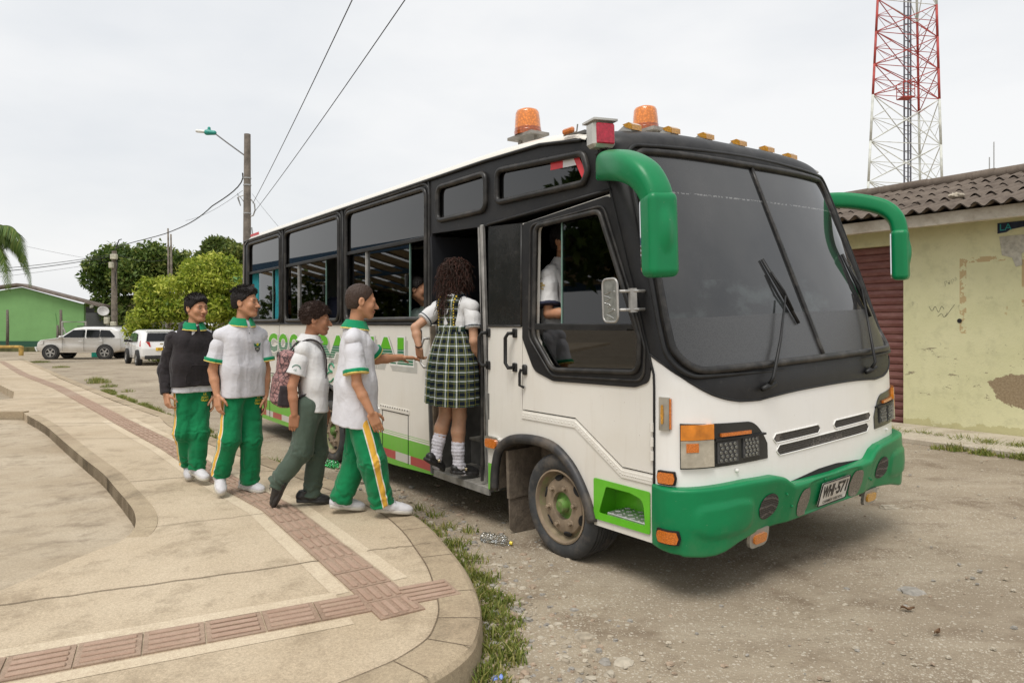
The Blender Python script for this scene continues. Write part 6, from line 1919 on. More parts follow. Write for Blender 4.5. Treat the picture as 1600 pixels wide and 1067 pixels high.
def headlamp(flip):
    g = mirror_ph if flip else (lambda p: p)
    root = empty("headlamp_cluster", parent=bus)
    def pt(name, pa, pb, lo, hi, off, mat, **k):
        a, b = g(pa), g(pb)
        if flip:
            lo2, hi2 = (lambda f: lo(1 - f)), (lambda f: hi(1 - f)); a, b = b, a
        else: lo2, hi2 = lo, hi
        return patch(name, a, b, lo2, hi2, off, mat, root, **k)
    xo = ph_x((.813 - .66) / .338); yi = ph_y(.614)
    top = lambda f: .955 - .028 * f - (.13 * max(0, (f - .72) / .28) ** 2.2)
    pt("housing", xo, yi, cst(.714), top, .006, HLB, n=40, thick=.02)
    ym = ph_y(.214)
    pt("clear_lamp", ph_x((.816 - .66) / .338), ym, cst(.724), cst(.866), .024, CLEARL, n=12, thick=.03)
    pt("amber_lamp", ph_x((.816 - .66) / .338), ym, cst(.868), cst(.948), .026, simple("amber_turn", (.62, .20, .015), .15, var=.4, scale=11, coat=.8), n=12, thick=.03)
    pt("orange_square", ph_x((.835 - .66) / .338), ph_y(.135), cst(.805), cst(.852), .028, AMBER, n=6, thick=.012)
    pt("amber_bar", ph_y(.262), ph_y(.47), lambda f: .874 - .004 * f, lambda f: .892 - .004 * f, .020, AMBER, n=10, thick=.02)
    pt("black_shade", ph_y(.226), ph_y(.585), lambda f: .855 - .004 * f, lambda f: .866 - .004 * f, .024, TRIM, n=10, thick=.03)
    for (a, b, z0, z1) in ((.240, .375, .733, .845), (.412, .535, .742, .852)):
        lo_ = pt("led_lamp", ph_y(a), ph_y(b), cst(z0), cst(z1), .014, LEDB, n=8, thick=.012)
        mb = MB()
        for r in range(5):
            for c in range(4):
                yy_ = a + .018 + (b - a - .036) * ((c + (.3 if r % 2 else -.0)) / 3.3); zc = z0 + .014 + (z1 - z0 - .028) * r / 4
                P = nose(g(ph_y(yy_)), zc, .016); Nn = (nose(g(ph_y(yy_)), zc, .05) - P).normalized()
                R = Matrix.Translation(P) @ Nn.to_track_quat('Z', 'Y').to_matrix().to_4x4()
                mb.lathe([(.0085, 0), (.0085, .004), (.0062, .005), (.0055, .001), (0, .003)], 10, 0, R)
        mb.build("led_ring", simple("led_ring", (.26, .255, .225), .3, .4), lo_, smooth=True, auto=40)
    return root
headlamp(False); headlamp(True)
# small amber and chrome lamps along the near corner
def corner_lamp(x0, x1, z0, z1, name="marker_lamp", mat=AMBER, case=TRIM, flip=False):
    root = empty(name, parent=bus)
    def S(p, z, o): return nose(p, z, o)
    pa, pb = ph_x(max(.001, (x0 - .66) / .338)), ph_x((x1 - .66) / .338)
    if flip: pa, pb = mirror_ph(pb), mirror_ph(pa)
    patch("case", pa, pb, rr_lo(z0, z1, .10), rr_hi(z0, z1, .10), .014, case, root, n=16, thick=.016)
    L = phis(pa, pb, 12)
    patch("lens", L[1], L[-2], rr_lo(z0 + .008, z1 - .008, .12), rr_hi(z0 + .008, z1 - .008, .12), .026, mat, root, n=14, thick=.014)
corner_lamp(.690, .800, .626, .700)
corner_lamp(.70, .80, .626, .94, flip=True)
sl_ = empty("side_lamp", parent=bus)
patch("case", ph_x(.145), ph_x(.315), cst(.915), cst(1.092), .018, simple("lamp_grey_chrome", (.42, .40, .35), .3, .6, var=.3), sl_, n=8, thick=.02)
patch("lens", ph_x(.19), ph_x(.235), rr_lo(.95, 1.052, .3), rr_hi(.95, 1.052, .3), .026, YAMBER, sl_, n=8, thick=.01)
patch("edge_lens", ph_x(.318), ph_x(.345), cst(.925), cst(1.085), .016, AMBER, sl_, n=4, thick=.015)
mb = MB()
for (x, z, w, h) in ((-.835, .630, .13, .062), (-2.77, .660, .14, .055)):
    so_ = empty("marker_lamp", parent=bus)
    mb = MB(); mb.prism(rpoly(rect(x - w / 2 - .025, x + w / 2 + .02, z - h / 2 - .012, z + h / 2 + .016), .03), [], near_f, 0, .022); mb.build("case", CHROME, so_)
    mb = MB(); mb.prism(rpoly(rect(x - w / 2, x + w / 2, z - h / 2, z + h / 2), .024), [], near_f, .022, .036); mb.build("lens", AMBER, so_)

# front bumper, tucked under towards the bottom
def zt_b(p):
    y = nose(p, .5).y; y = min(y, 2.44 - y)
    return float(np.interp(y, [0, .4, .62, .70, .78, 1.22], [.618, .628, .620, .600, .550, .540]))
def zb_b(p):
    x = nose(p, .5).x; y = nose(p, .5).y; y = min(y, 2.44 - y)
    if y < .06: return float(np.interp(x, [.66, .80, .88], [.292, .272, .262]))
    return float(np.interp(y, [.06, .14, .2, .24, .35, .45, .6, 1.22], [.262, .255, .258, .268, .296, .308, .315, .328]))
def bump_off(p, z):
    zt, zb = zt_b(p), zb_b(p); y = nose(p, .5).y; ys_ = min(y, 2.44 - y)
    cen = min(1, max(0, (ys_ - .25) / .35))
    o = .062 - .30 * max(0, zt - .03 - z) * cen - .10 * (1 - cen) * max(0, .42 - z)
    rt = .014
    if z > zt - rt: o -= .03 * (1 - math.sqrt(max(0, 1 - ((z - zt + rt) / rt) ** 2)))
    if z < zb + rt: o -= .02 * (1 - math.sqrt(max(0, 1 - ((zb + rt - z) / rt) ** 2)))
    xr = nose(p, .5).x
    if ys_ < .2: o = o * max(0.25, min(1, (xr - .66) / .16 + .25))
    # moulded lozenge near each end, number-plate recess
    e = ((ys_ - .27) / .17) ** 4 + ((z - .445) / .085) ** 4
    o += .011 / (1 + math.exp(min(40, (e - 1) * 9))) * (1 if ys_ < .6 else 0)
    e = ((ys_ - .62) / .12) ** 6 + ((z - .56) / .05) ** 6
    e2 = ((y - 1.22) / .30) ** 8 + ((z - .435) / .10) ** 8
    o -= .014 / (1 + math.exp(min(40, (e2 - 1) * 6)))
    return o
rows = []
PBm = phis(2e-4, math.pi - 2e-4, 200)
NZ = 30
rows.append([nose(p, zt_b(p), -.02) for p in PBm])
for k in range(NZ + 1):
    f = .5 - .5 * math.cos(math.pi * k / NZ)
    rows.append([nose(p, zt_b(p) + (zb_b(p) - zt_b(p)) * f, bump_off(p, zt_b(p) + (zb_b(p) - zt_b(p)) * f)) for p in PBm])
rows.append([nose(p, zb_b(p) + .02, -.06) for p in PBm])
V, Q = grid(rows)
bumper = link_mesh("bumper", V, Q, GREENB, bus, smooth=True)
def bsurf(p, z, off=0): return nose(p, z, bump_off(p, z) + off)
def bpatch(name, y0, y1, z0, z1, off, mat, r=.45, parent=bumper, n=18):
    return patch(name, ph_y(y0), ph_y(y1), rr_lo(z0, z1, r), rr_hi(z0, z1, r), off, mat, parent, n=n, rows=8, surf=bsurf)
for y in (.580, 1.880):
    bpatch("round_mesh", y - .084, y + .084, .381, .529, .004, MESHG, .5)
for y in (.900, 1.500):
    bpatch("oval_mesh", y - .070, y + .070, .338, .506, .004, simple("mesh_light", (.19, .165, .13), .7, var=.7, scale=170), .36)
def bump_lamp(x0, x1, z0, z1):
    root = empty("marker_lamp", parent=bus); pa, pb = ph_x((x0 - .66) / .338), ph_x((x1 - .66) / .338)
    patch("case", pa, pb, rr_lo(z0, z1, .10), rr_hi(z0, z1, .10), .014, TRIM, root, n=16, thick=.02, surf=bsurf)
    L = phis(pa, pb, 12); patch("lens", L[1], L[-2], rr_lo(z0 + .008, z1 - .008, .12), rr_hi(z0 + .008, z1 - .008, .12), .026, AMBER, root, n=14, thick=.014, surf=bsurf)
bump_lamp(.712, .815, .328, .405)
patch("bumper_gap_shade", ph_y(.70), ph_y(1.74), lambda f: .535, lambda f: .574 - .035 * max(0, abs(f - .5) * 2 - .2) / .8, .0025, VOID, bus, n=40, rows=3)  # dark overlay painted as the shaded gap; the nose panel runs on behind
for (y, z) in ((.78, .42), (.72, .50), (1.10, .52), (1.68, .42), (1.75, .395)):
    P = bsurf(ph_y(y), z, .002); mb = MB(); mb.lathe([(0, .007), (.007, .005), (.009, 0)], 8, 0, Matrix.Translation(P) @ Matrix.Rotation(math.radians(90), 4, 'Y')); mb.build("bolt", GREENB, bumper)
for (y, z) in ((.37, .680), (2.075, .680)):
    P = nose(ph_y(y), z, .002); mb = MB(); mb.lathe([(0, .014), (.008, .012), (.011, 0)], 10, 0, Matrix.Translation(P) @ Matrix.Rotation(math.radians(90), 4, 'Y')); mb.build("washer_jet", WHITE_N, bus)
# number plate
pp_ = empty("number_plate", parent=bus)
A = bsurf(ph_y(1.22), .495, .010); B_ = bsurf(ph_y(1.22), .365, .010)
upv = (A - B_).normalized(); rt_ = Vector((0, 1, 0)); nr_ = rt_.cross(upv) * 1.0
if nr_.x < 0: nr_ = -nr_
cP = (A + B_) / 2
def plate_pt(u, v, t): return tuple(cP + rt_ * u + upv * v + nr_ * t)
PLW, PLH = .322, .150
mb = MB(); mb.prism(rpoly(rect(-PLW / 2, PLW / 2, -PLH / 2, PLH / 2), .012), [], plate_pt, 0, .006); mb.build("plate", simple("plate_white", (.68, .665, .62), .5, var=.2, scale=12, dirt=(.4, .34, .26)), pp_)
fr_ = rpoly(rect(-PLW / 2, PLW / 2, -PLH / 2, PLH / 2), .012)
mb = MB(); mb.tube([plate_pt(u, v, .006) for u, v in fr_], .004, 5, closed=True); mb.build("frame", TRIM, pp_)
PTX = simple("plate_black", (.02, .018, .016), .5)
for (s, u0, v0, hgt, wd) in (("WHI", -.142, -.026, .082, .128), ("571", .022, -.026, .082, .118), ("CARMEN VIBORAL", -.118, -.062, .020, .236)):
    V, F = text_mesh(s, 1.0, offset=.03 if len(s) < 4 else .012)
    mn, mx = V.min(0), V.max(0)
    link_mesh("plate_text", [plate_pt(u0 + (v[0] - mn[0]) / (mx[0] - mn[0]) * wd, v0 + (v[1] - mn[1]) / (mx[1] - mn[1]) * hgt, .0085) for v in V], F, PTX, pp_)
mb = MB(); mb.lathe([(0, .003), (.008, .002), (.008, 0)], 10, 0, Matrix.Translation(plate_pt(.004, .015, .0075)) @ Matrix.Rotation(math.radians(90), 4, 'Y')); mb.build("plate_dot", PTX, pp_)
# fog lamps hung under the bumper
for (y, s) in ((.545, 1), (1.80, 1)):
    fl = empty("fog_lamp", parent=bus)
    P = bsurf(ph_y(y), zb_b(ph_y(y)) + .01, .0)
    c = P + Vector((-.01, 0, -.042 if y < 1 else -.058))
    f = lambda u, v, t: (c.x + t + .15 * v, c.y + u, c.z + v)
    mb = MB(); mb.prism(rpoly(rect(-.088, .088, -.052, .052), [.05, .05, .02, .02], 6), [], f, -.012, .008); mb.box((c.x - .03, c.y, c.z + .03), (.05, .05, .07)); mb.build("bracket", simple("fog_bracket", (.42, .41, .38), .35, .7), fl)
    mb = MB(); mb.prism(rpoly(rect(-.058, .058, -.028, .026), .024, 6), [], f, .008, .020); mb.build("lens", mat_amber("fog_amber", (.80, .25, .03) if y < 1 else (.72, .36, .03), 160), fl)
# wipers
for (y0, y1, z1, lean) in ((.62, 1.03, 1.53, 1), (1.80, 2.10, 1.56, 1)):
    w = empty("wiper", parent=bus)
    P0 = nose(ph_y(y0), 1.115, .02); P1 = nose(ph_y(y1), z1 + .07, .045)
    mb = MB(); mb.tube([P0 + Vector((0, -.06, -.012)), P0, P0 + Vector((.012, .05, .012))], [.014, .020, .014], 8); mb.tube([P0, P0 + Vector((.03, .0, .05)), P1.lerp(P0, .5) + Vector((.02, 0, 0)), P1], [.013, .011, .009, .006], 6); mb.build("arm", TRIM, w, smooth=True)
    mb = MB()
    if y0 < 1: b0, b1 = nose(ph_y(.97), 1.84, .018), nose(ph_y(1.11), 1.44, .018)
    else: b0, b1 = nose(ph_y(2.085), 1.90, .018), nose(ph_y(2.14), 1.45, .018)
    mb.tube([b0, b0.lerp(b1, .5) + Vector((.004, 0, 0)), b1], [(.007, .012)] * 3, 6); mb.tube([b0.lerp(b1, .2) + Vector((.012, 0, 0)), b0.lerp(b1, .5) + Vector((.026, 0, 0)), b0.lerp(b1, .8) + Vector((.012, 0, 0))], .007, 6); mb.build("blade", TRIM, w, smooth=True)
# grab handles
def handle(x, z0, z1, rise=.055, r=.014):
    h_ = empty("grab_handle", parent=bus); g = lambda z, o: Vector(near_f(x, z, o)); dx = Vector((-.045, 0, 0))
    mb = MB(); mb.tube([g(z1, .01), g(z1, rise) + dx * .3, g(z1 - .03, rise) + dx, g(z0 + .03, rise) + dx, g(z0, rise) + dx * .3, g(z0, .01)], r, 10); mb.build("bar", TRIM, h_, smooth=True)
    for z in (z0, z1):
        mb = MB(); mb.box(g(z, .008), (.045, .018, .062), bev=.006); mb.build("foot", TRIM, h_)
handle(-.895, 1.185, 1.42); handle(-.575, 1.185, 1.42, .055, .013)
h_ = empty("door_handle", parent=bus)
mb = MB(); mb.box(near_f(-.462, 1.175, .010), (.045, .022, .07), bev=.008); mb.tube([near_f(-.475, 1.18, .03), near_f(-.485, 1.15, .035), near_f(-.485, 1.07, .035), near_f(-.465, 1.055, .01)], .010, 8); mb.build("lever", TRIM, h_, smooth=True, auto=40)
h_ = empty("grab_handle", parent=bus)
mb = MB(); mb.tube([near_f(-1.74, 1.365, .0), near_f(-1.76, 1.365, .05), near_f(-1.79, 1.30, .06), near_f(-1.80, 1.17, .06), near_f(-1.76, 1.13, .05), near_f(-1.73, 1.13, 0)], .012, 8); mb.build("bar", ALU, h_, smooth=True)
mb = MB(); mb.box(near_f(-1.915, 1.335, .006), (.075, .014, .20), bev=.004); mb.build("lock_plate", TRIM, bus)
# door mirror (square, on the door pillar)
dm = empty("door_mirror", parent=bus)
def dmf(u, v, t): return (u, -.115 + (u - .5) * -.15 - t, v)
mb = MB(); mb.prism(rpoly(rect(.455, .585, 1.500, 1.735), .04, 6), [], dmf, -.006, .006); mb.build("plate", simple("mirror_back", (.30, .31, .29), .3, .5, var=.3, scale=25), dm, smooth=False)
fr2 = rpoly(rect(.455, .585, 1.500, 1.735), .04, 6)
mb = MB(); mb.tube([dmf(u, v, .004) for u, v in fr2], .007, 6, closed=True); mb.build("rim", ALU, dm, smooth=True)
mb = MB()
for z in (1.565, 1.665): mb.tube([(.555, -.125, z), (.61, -.10, z), (.625, -.02, z), (.60, TUM * z, z)], .009, 6)
mb.box((.618, -.05, 1.615), (.016, .05, .13)); mb.build("bracket", ALU, dm)
mb = MB()
sc_ = [dmf(.50 + .03 * math.sin(k * 1.3), 1.58 + k * .008, .0075) for k in range(12)]; mb.tube(sc_, .002, 4); mb.tube([dmf(.52 + .03 * math.cos(k * .8), 1.52 + k * .006, .0075) for k in range(10)], .0015, 4); mb.build("scratches", CHROME, dm)
# big green fibreglass mirror arms
def mirror_arm(path, widths, head):
    root = empty("mirror_arm", parent=bus)
    P = smooth_line([Vector(p) for p in path], 6)
    W_ = smooth_line([Vector((a, b, 0)) for a, b in widths], 6)
    mb = MB(); mb.tube(P, [(w.x, w.y) for w in W_], 28, sq=.62); mb.build("arm", GREENB, root, smooth=True, auto=50)
    c, hs, R = head
    prims = [rbox(c, hs, .034, R, .0), ell(np.array(c) + R @ np.array([.018, 0, .02]), (hs[0] * 1.0, hs[1] * .62, hs[2] * .62), R, .02)]
    v, q = sdf(prims, np.array(c) - .35, np.array(c) + .35, .008)
    link_mesh("shell", v, q, GREENB, root, smooth=True)
    mb = MB(); g = lambda u, w, t: tuple(np.array(c) + R @ np.array([-hs[0] - t, u, w])); mb.prism(rpoly(rect(-hs[1] * .85, hs[1] * .85, -hs[2] * .9, hs[2] * .9), .03), [], g, -.004, .004); mb.build("mirror_glass", simple("mirror_silver", (.75, .76, .77), .03, 1.0), root)
def rotz(a): c, s = math.cos(a), math.sin(a); return np.array([[c, -s, 0], [s, c, 0], [0, 0, 1.0]])
NB = [(.33, .05, 2.375), (.45, -.05, 2.365), (.60, -.13, 2.335), (.74, -.185, 2.295), (.86, -.205, 2.23), (.925, -.205, 2.14), (.945, -.205, 2.06)]
mirror_arm(NB, [(.045, .062), (.060, .078), (.070, .082), (.077, .078), (.080, .072), (.077, .064), (.074, .060)], (np.array([.948, -.205, 1.925]), np.array([.062, .080, .205]), rotz(-.30)))
FB = [(.33, 2.38, 2.36), (.45, 2.50, 2.355), (.58, 2.60, 2.325), (.70, 2.665, 2.27), (.775, 2.69, 2.18), (.80, 2.695, 2.05)]
mirror_arm(FB, [(.04, .055), (.05, .060), (.058, .060), (.062, .060), (.064, .058), (.064, .056)], (np.array([.80, 2.695, 1.905]), np.array([.056, .085, .19]), rotz(.30)))
mb = MB(); mb.box((.315, .052, 2.36), (.09, .05, .075), bev=.012)
for (x, z) in ((.29, 2.37), (.335, 2.345)): mb.lathe([(0, .008), (.010, .006), (.012, 0)], 8, 1, Matrix.Translation((x, .026, z)) @ Matrix.Rotation(math.radians(90), 4, 'X'))
mb.build("mirror_bracket", [GREENB, TRIM], bus)
# roof furniture
def beacon(x, u, base, B=1.14):
    b = empty("beacon", parent=bus); P = roof_pt(x, u)
    z = P.z + base
    mb = MB()
    mb.prism([(-.15, -.016), (.15, -.016), (.15, .006), (-.15, .006)], [], lambda a, c, t: (P.x + a, P.y + t, z + c), -.09, .09); mb.tube([(P.x - .1, P.y, z), (P.x - .1, P.y, P.z - .03)], .02, 6); mb.tube([(P.x + .1, P.y, z), (P.x + .1, P.y, P.z - .03)], .02, 6); mb.build("bracket", simple("beacon_bracket", (.30, .28, .25), .6, .4, var=.3, scale=15), b)
    M_ = Matrix.Translation((P.x, P.y, z + .006))
    mb = MB(); mb.lathe([(q_[0] * B, q_[1] * B) for q_ in ((.100, 0), (.102, .028), (.098, .032), (.098, .048), (.096, .050))], 32, 0, M_); mb.build("ring", mat_amber("amber_dark", (.50, .11, .02), 60), b, smooth=True, auto=40)
    mb = MB(); mb.lathe([(q_[0] * B, q_[1] * B) for q_ in ((.096, .05), (.093, .10), (.087, .160), (.078, .178), (.05, .190), (0, .194))], 32, 0, M_); mb.build("dome", AMBER2, b, smooth=True)
beacon(-1.0, -.60, .105, 1.06); beacon(-.12, -.28, .04, .93)
def brow_pt(u):
    p = math.acos(max(-1, min(1, -math.copysign(abs(u) ** 1.5, u))))
    L = nose(p, 2.485, .004); U = roof_pt(.14, u, .01); ctrl = Vector((max(L.x - .03, U.x), U.y, U.z + .012 * math.sin(p)))
    f = .72; return L * (1 - f) ** 2 + ctrl * 2 * f * (1 - f) + U * f ** 2
for u in (-.78, -.48, -.18, .14, .44, .72):
    m_ = empty("roof_marker", parent=bus); P = brow_pt(u)
    mb = MB(); mb.prism([(-.09, -.02), (.04, -.02), (.04, .016), (-.02, .030), (-.09, .0)], [], lambda a, c, t: (P.x + a, P.y + t, P.z + c), -.038, .038); mb.build("base", simple("marker_base", (.40, .39, .36), .5), m_)
    mb = MB(); mb.prism([(.0, .014), (.052, -.008), (.052, .024), (.026, .041), (-.026, .038)], [], lambda a, c, t: (P.x + a, P.y + t, P.z + c), -.042, .042); mb.build("lens", YAMBER, m_)
def corner_beacon(P, mat, size=1.0, turn=0.0):
    c_ = empty("corner_lamp", parent=bus); R = Matrix.Rotation(turn, 3, 'Z')
    P = Vector(P)
    mb = MB(); mb.box(P, (.085 * size, .125 * size, .125 * size), 0, R, bev=.018); q = P + R @ Vector((-.005, 0, .066 * size)); mb.box(q, (.12 * size, .13 * size, .012), 0, R); mb.build("case", simple("corner_case", (.48, .47, .44), .4, .4, var=.25), c_)
    mb = MB(); q = P + R @ Vector((.046 * size, 0, 0)); mb.box(q, (.016, .098 * size, .098 * size), 0, R, bev=.006); mb.build("lens", mat, c_)
    mb = MB(); mb.tube([P + Vector((0, 0, -.06 * size)), P + Vector((-.01, .01, -.12)), P + Vector((.02, .03, -.18))], .010, 6); mb.tube([P + Vector((-.04, 0, -.10)), P + Vector((.04, .02, -.085))], .012, 6); mb.build("stalk", TRIM, c_)
corner_beacon((.345, .012, 2.565), REDLENS, 1.18, -.25)
corner_beacon((.25, 2.43, 2.545), AMBER, .85, .3)
sm_ = empty("roof_side_marker", parent=bus); P = roof_pt(.0, -.99)
mb = MB(); mb.box(P + Vector((0, -.035, .03)), (.10, .03, .035), bev=.01); mb.build("lens", AMBER, sm_)
mb = MB(); mb.tube([P + Vector((-.05, -.03, .01)), P + Vector((.07, -.03, .01)), P + Vector((.09, -.04, .05))], .005, 5); mb.build("wire_guard", ALU, sm_)

# ------------ lettering on the flank
LETG = None
def mat_letter():
    m, t, p = new_mat("letter_green")
    tc = t.nodes.new("ShaderNodeTexCoord").outputs['Object']
    s = t.nodes.new("ShaderNodeSeparateXYZ"); t.links.new(tc, s.inputs[0]); z = s.outputs[2]
    w = mth(t, 'ADD', z, mth(t, 'MULTIPLY', noise(t, 2.5, 2, .5, tc, (1, 1, 0)), .012))
    st = mth(t, 'GREATER_THAN', mth(t, 'FRACT', mth(t, 'DIVIDE', w, .026)), mth(t, 'ADD', .16, mth(t, 'MULTIPLY', mth(t, 'SUBTRACT', 1.25, w), 1.3)))
    lowc = mixc(t, st, (.60, .60, .54), (.006, .150, .075))
    setc(t, p, mixc(t, mth(t, 'GREATER_THAN', w, 1.262), lowc, (.10, .42, .010))); p.inputs['Roughness'].default_value = .35
    return m
LETG = mat_letter(); LETW = simple("letter_outline", (.72, .71, .67), .4); LETS = simple("letter_shadow", (.44, .43, .39), .5)
lt_root = empty("lettering", parent=bus)
def letter(ch, x0, x1, z0=1.125, z1=1.362):
    V, F = text_mesh(ch, 1.0, offset=.062)
    mn, mx = V.min(0), V.max(0)
    def place(ox, oz, grow, lift):
        o = []
        for v in V:
            u = (v[0] - mn[0]) / (mx[0] - mn[0]); w = (v[1] - mn[1]) / (mx[1] - mn[1])
            o.append(near_f(x0 - grow + u * (x1 - x0 + 2 * grow) + ox + .05 * (w - .5) * 0, z0 - grow + w * (z1 - z0 + 2 * grow) + oz, lift))
        return o
    V2, F2 = text_mesh(ch, 1.0, offset=.105)
    def place2(ox, oz, grow, lift):
        mn2, mx2 = V2.min(0), V2.max(0); o = []
        for v in V2:
            u = (v[0] - mn2[0]) / (mx2[0] - mn2[0]); w = (v[1] - mn2[1]) / (mx2[1] - mn2[1])
            o.append(near_f(x0 - grow + u * (x1 - x0 + 2 * grow) + ox, z0 - grow + w * (z1 - z0 + 2 * grow) + oz, lift))
        return o
    link_mesh("letter_shadow", place2(.05, -.045, .020, .0012), F2, LETS, lt_root)
    link_mesh("letter_shadow", place2(.02, -.012, .020, .0016), F2, LETS, lt_root)
    link_mesh("letter_outline", place2(0, 0, .016, .0022), F2, LETW, lt_root)
    link_mesh("letter", place(0, 0, 0, .0030), F, LETG, lt_root)
for ch, a, b in (("C", -5.985, -5.62), ("O", -5.575, -5.22), ("O", -5.175, -4.83), ("T", -4.78, -4.40), ("R", -4.24, -3.82), ("A", -3.90, -3.42), ("N", -3.36, -2.82), ("I", -2.93, -2.80), ("A", -2.76, -2.34), ("L", -2.32, -2.03)):
    if ch in "N": b = -2.98
    letter(ch, a, b)
mb = MB(); mb.tube([near_f(-4.0 + u * .34, .86 + v * .20, .003) for u, v in smooth_line([(.70, .80), (.55, .98), (.32, .92), (.30, .66), (.55, .56), (.25, .50), (.05, .25), (.15, .03), (.42, .02), (.66, .22)], 6)], (.010), 5); mb.build("script_letter", simple("script_green", (.03, .26, .14), .4), lt_root)
V, F = text_mesh("SIE12", .15, offset=.004); link_mesh("small_letters", [near_f(-6.12 + v[0], .72 + v[1], .002) for v in V], F, simple("script_green2", (.12, .28, .10), .4), lt_root)
mb = MB(); mb.prism(rect(-6.14, -5.62, .835, .845), [], near_f, .001, .002); mb.build("small_line", TRIM, lt_root)

# ------------------------------------------------------------------ people
def unit(v):
    v = np.asarray(v, float); return v / (np.linalg.norm(v) + 1e-12)

def mat_skin(name, c, lip=(.33, .11, .075), browc=(.016, .011, .009)):
    m, t, p = new_mat(name)
    tc = t.nodes.new("ShaderNodeTexCoord").outputs['Object']
    k = mixc(t, ramp(t, noise(t, 14, 4, .6, tc), [(.3, (0, 0, 0)), (.7, (1, 1, 1))]), tuple(x * .90 for x in c), tuple(x * 1.08 for x in c))
    def at(n):
        a = t.nodes.new("ShaderNodeAttribute"); a.attribute_name = n; return a.outputs['Fac']
    k = mixc(t, mth(t, 'MULTIPLY', at("lip"), .75), k, lip)
    k = mixc(t, at("white"), k, (.40, .35, .31))
    k = mixc(t, at("dark"), k, browc)
    setc(t, p, k)
    p.inputs['Roughness'].default_value = .48
    p.inputs['Specular IOR Level'].default_value = .35
    p.inputs['Subsurface Weight'].default_value = .12
    p.inputs['Subsurface Radius'].default_value = (.012, .005, .003)
    set_bump(t, p, noise(t, 130, 3, .6, tc), .08, .003)
    return m

def mat_cloth(name, c, weave=420, var=.10, stripe=False, rough=.85, bump=.18, fold=.30):
    m, t, p = new_mat(name)
    tc = t.nodes.new("ShaderNodeTexCoord").outputs['Object']
    n1 = noise(t, 7, 5, .6, tc); n2 = noise(t, weave, 2, .6, tc)
    k = mixc(t, ramp(t, n1, [(.3, (0, 0, 0)), (.7, (1, 1, 1))]), tuple(x * (1 - var) for x in c), tuple(min(1, x * (1 + var)) for x in c))
    k = mixc(t, .35, k, ramp(t, n2, [(.3, (.36, .36, .36)), (.7, (.64, .64, .64))]), 'OVERLAY')
    if stripe:
        a = t.nodes.new("ShaderNodeAttribute"); a.attribute_name = "stripe"
        d = mth(t, 'ABSOLUTE', a.outputs['Fac'])
        k = mixc(t, mth(t, 'LESS_THAN', d, .0245), k, (.66, .64, .58)); k = mixc(t, mth(t, 'LESS_THAN', d, .0175), k, (.70, .40, .055))
    setc(t, p, k); p.inputs['Roughness'].default_value = rough; p.inputs['Specular IOR Level'].default_value = .2
    p.inputs['Sheen Weight'].default_value = .15
    fo = noise(t, 5.0, 2, .5, tc, (1.6, 1.6, .42)); fo2 = noise(t, 10.0, 2, .5, tc, (1.0, 1.0, 1.3))
    rd = lambda q: mth(t, 'SUBTRACT', 1.0, mth(t, 'MULTIPLY', mth(t, 'ABSOLUTE', mth(t, 'SUBTRACT', q, .5)), 6.0), clamp=True)
    b = N(t, "ShaderNodeBump", Strength=fold, Distance=.012)
    t.links.new(mth(t, 'ADD', mth(t, 'POWER', rd(fo), 1.6), mth(t, 'MULTIPLY', mth(t, 'POWER', rd(fo2), 1.6), .4)), b.inputs['Height'])
    b2 = N(t, "ShaderNodeBump", Strength=bump, Distance=.004); t.links.new(n2, b2.inputs['Height']); t.links.new(b.outputs[0], b2.inputs['Normal']); t.links.new(b2.outputs[0], p.inputs['Normal'])
    return m

POLO = mat_cloth("polo_white", (.60, .595, .625), var=.05)
SHIRTW = mat_cloth("shirt_white", (.63, .625, .62), var=.05)
GREENC = mat_cloth("uniform_green", (.004, .185, .075), var=.15)
GREENP_ = mat_cloth("trousers_green", (.004, .175, .062), var=.18, stripe=True)
TRIMG = mat_cloth("trim_green", (.006, .235, .10))
YELC = mat_cloth("trim_yellow", (.74, .56, .16))
GREY = mat_cloth("trousers_grey_green", (.070, .098, .075), var=.15)
HOOD = mat_cloth("hoodie_charcoal", (.026, .022, .024), var=.2)
SHOEW = simple("shoe_white", (.58, .57, .59), .6, var=.06, bump=.1)
SOLEW = simple("sole_white", (.50, .47, .41), .55, var=.12, scale=20)
SHOEB = simple("shoe_black", (.022, .021, .021), .45, var=.3, scale=14)
SOLEB = simple("sole_black", (.030, .028, .027), .6)
SOCKW = mat_cloth("sock_white", (.60, .58, .63), weave=260, bump=.4, fold=.1)
HAIRM = None
def mat_hair(name, c):
    m, t, p = new_mat(name)
    tc = t.nodes.new("ShaderNodeTexCoord").outputs['Object']
    n = noise(t, 160, 4, .7, tc)
    setc(t, p, ramp(t, n, [(.3, tuple(x * .5 for x in c)), (.7, tuple(x * 1.6 for x in c))]))
    p.inputs['Roughness'].default_value = .5; p.inputs['Specular IOR Level'].default_value = .22
    set_bump(t, p, n, .5, .006)
    return m
HAIR_K = mat_hair("hair_black", (.013, .010, .009)); HAIR_B = mat_hair("hair_dark_brown", (.032, .017, .012)); HAIR_F = mat_hair("hair_buzz", (.050, .032, .024))

def head_frame(fwd, pitch=0.0, roll=0.0):
    f = unit([fwd[0], fwd[1], 0]); r = np.array([f[1], -f[0], 0]); u = np.array([0, 0, 1.0])
    f2 = f * math.cos(pitch) + u * math.sin(pitch); u2 = u * math.cos(pitch) - f * math.sin(pitch)
    r2 = r * math.cos(roll) + u2 * math.sin(roll); u3 = u2 * math.cos(roll) - r * math.sin(roll)
    return np.stack([r2, f2, u3], 1)             # columns: right, forward, up

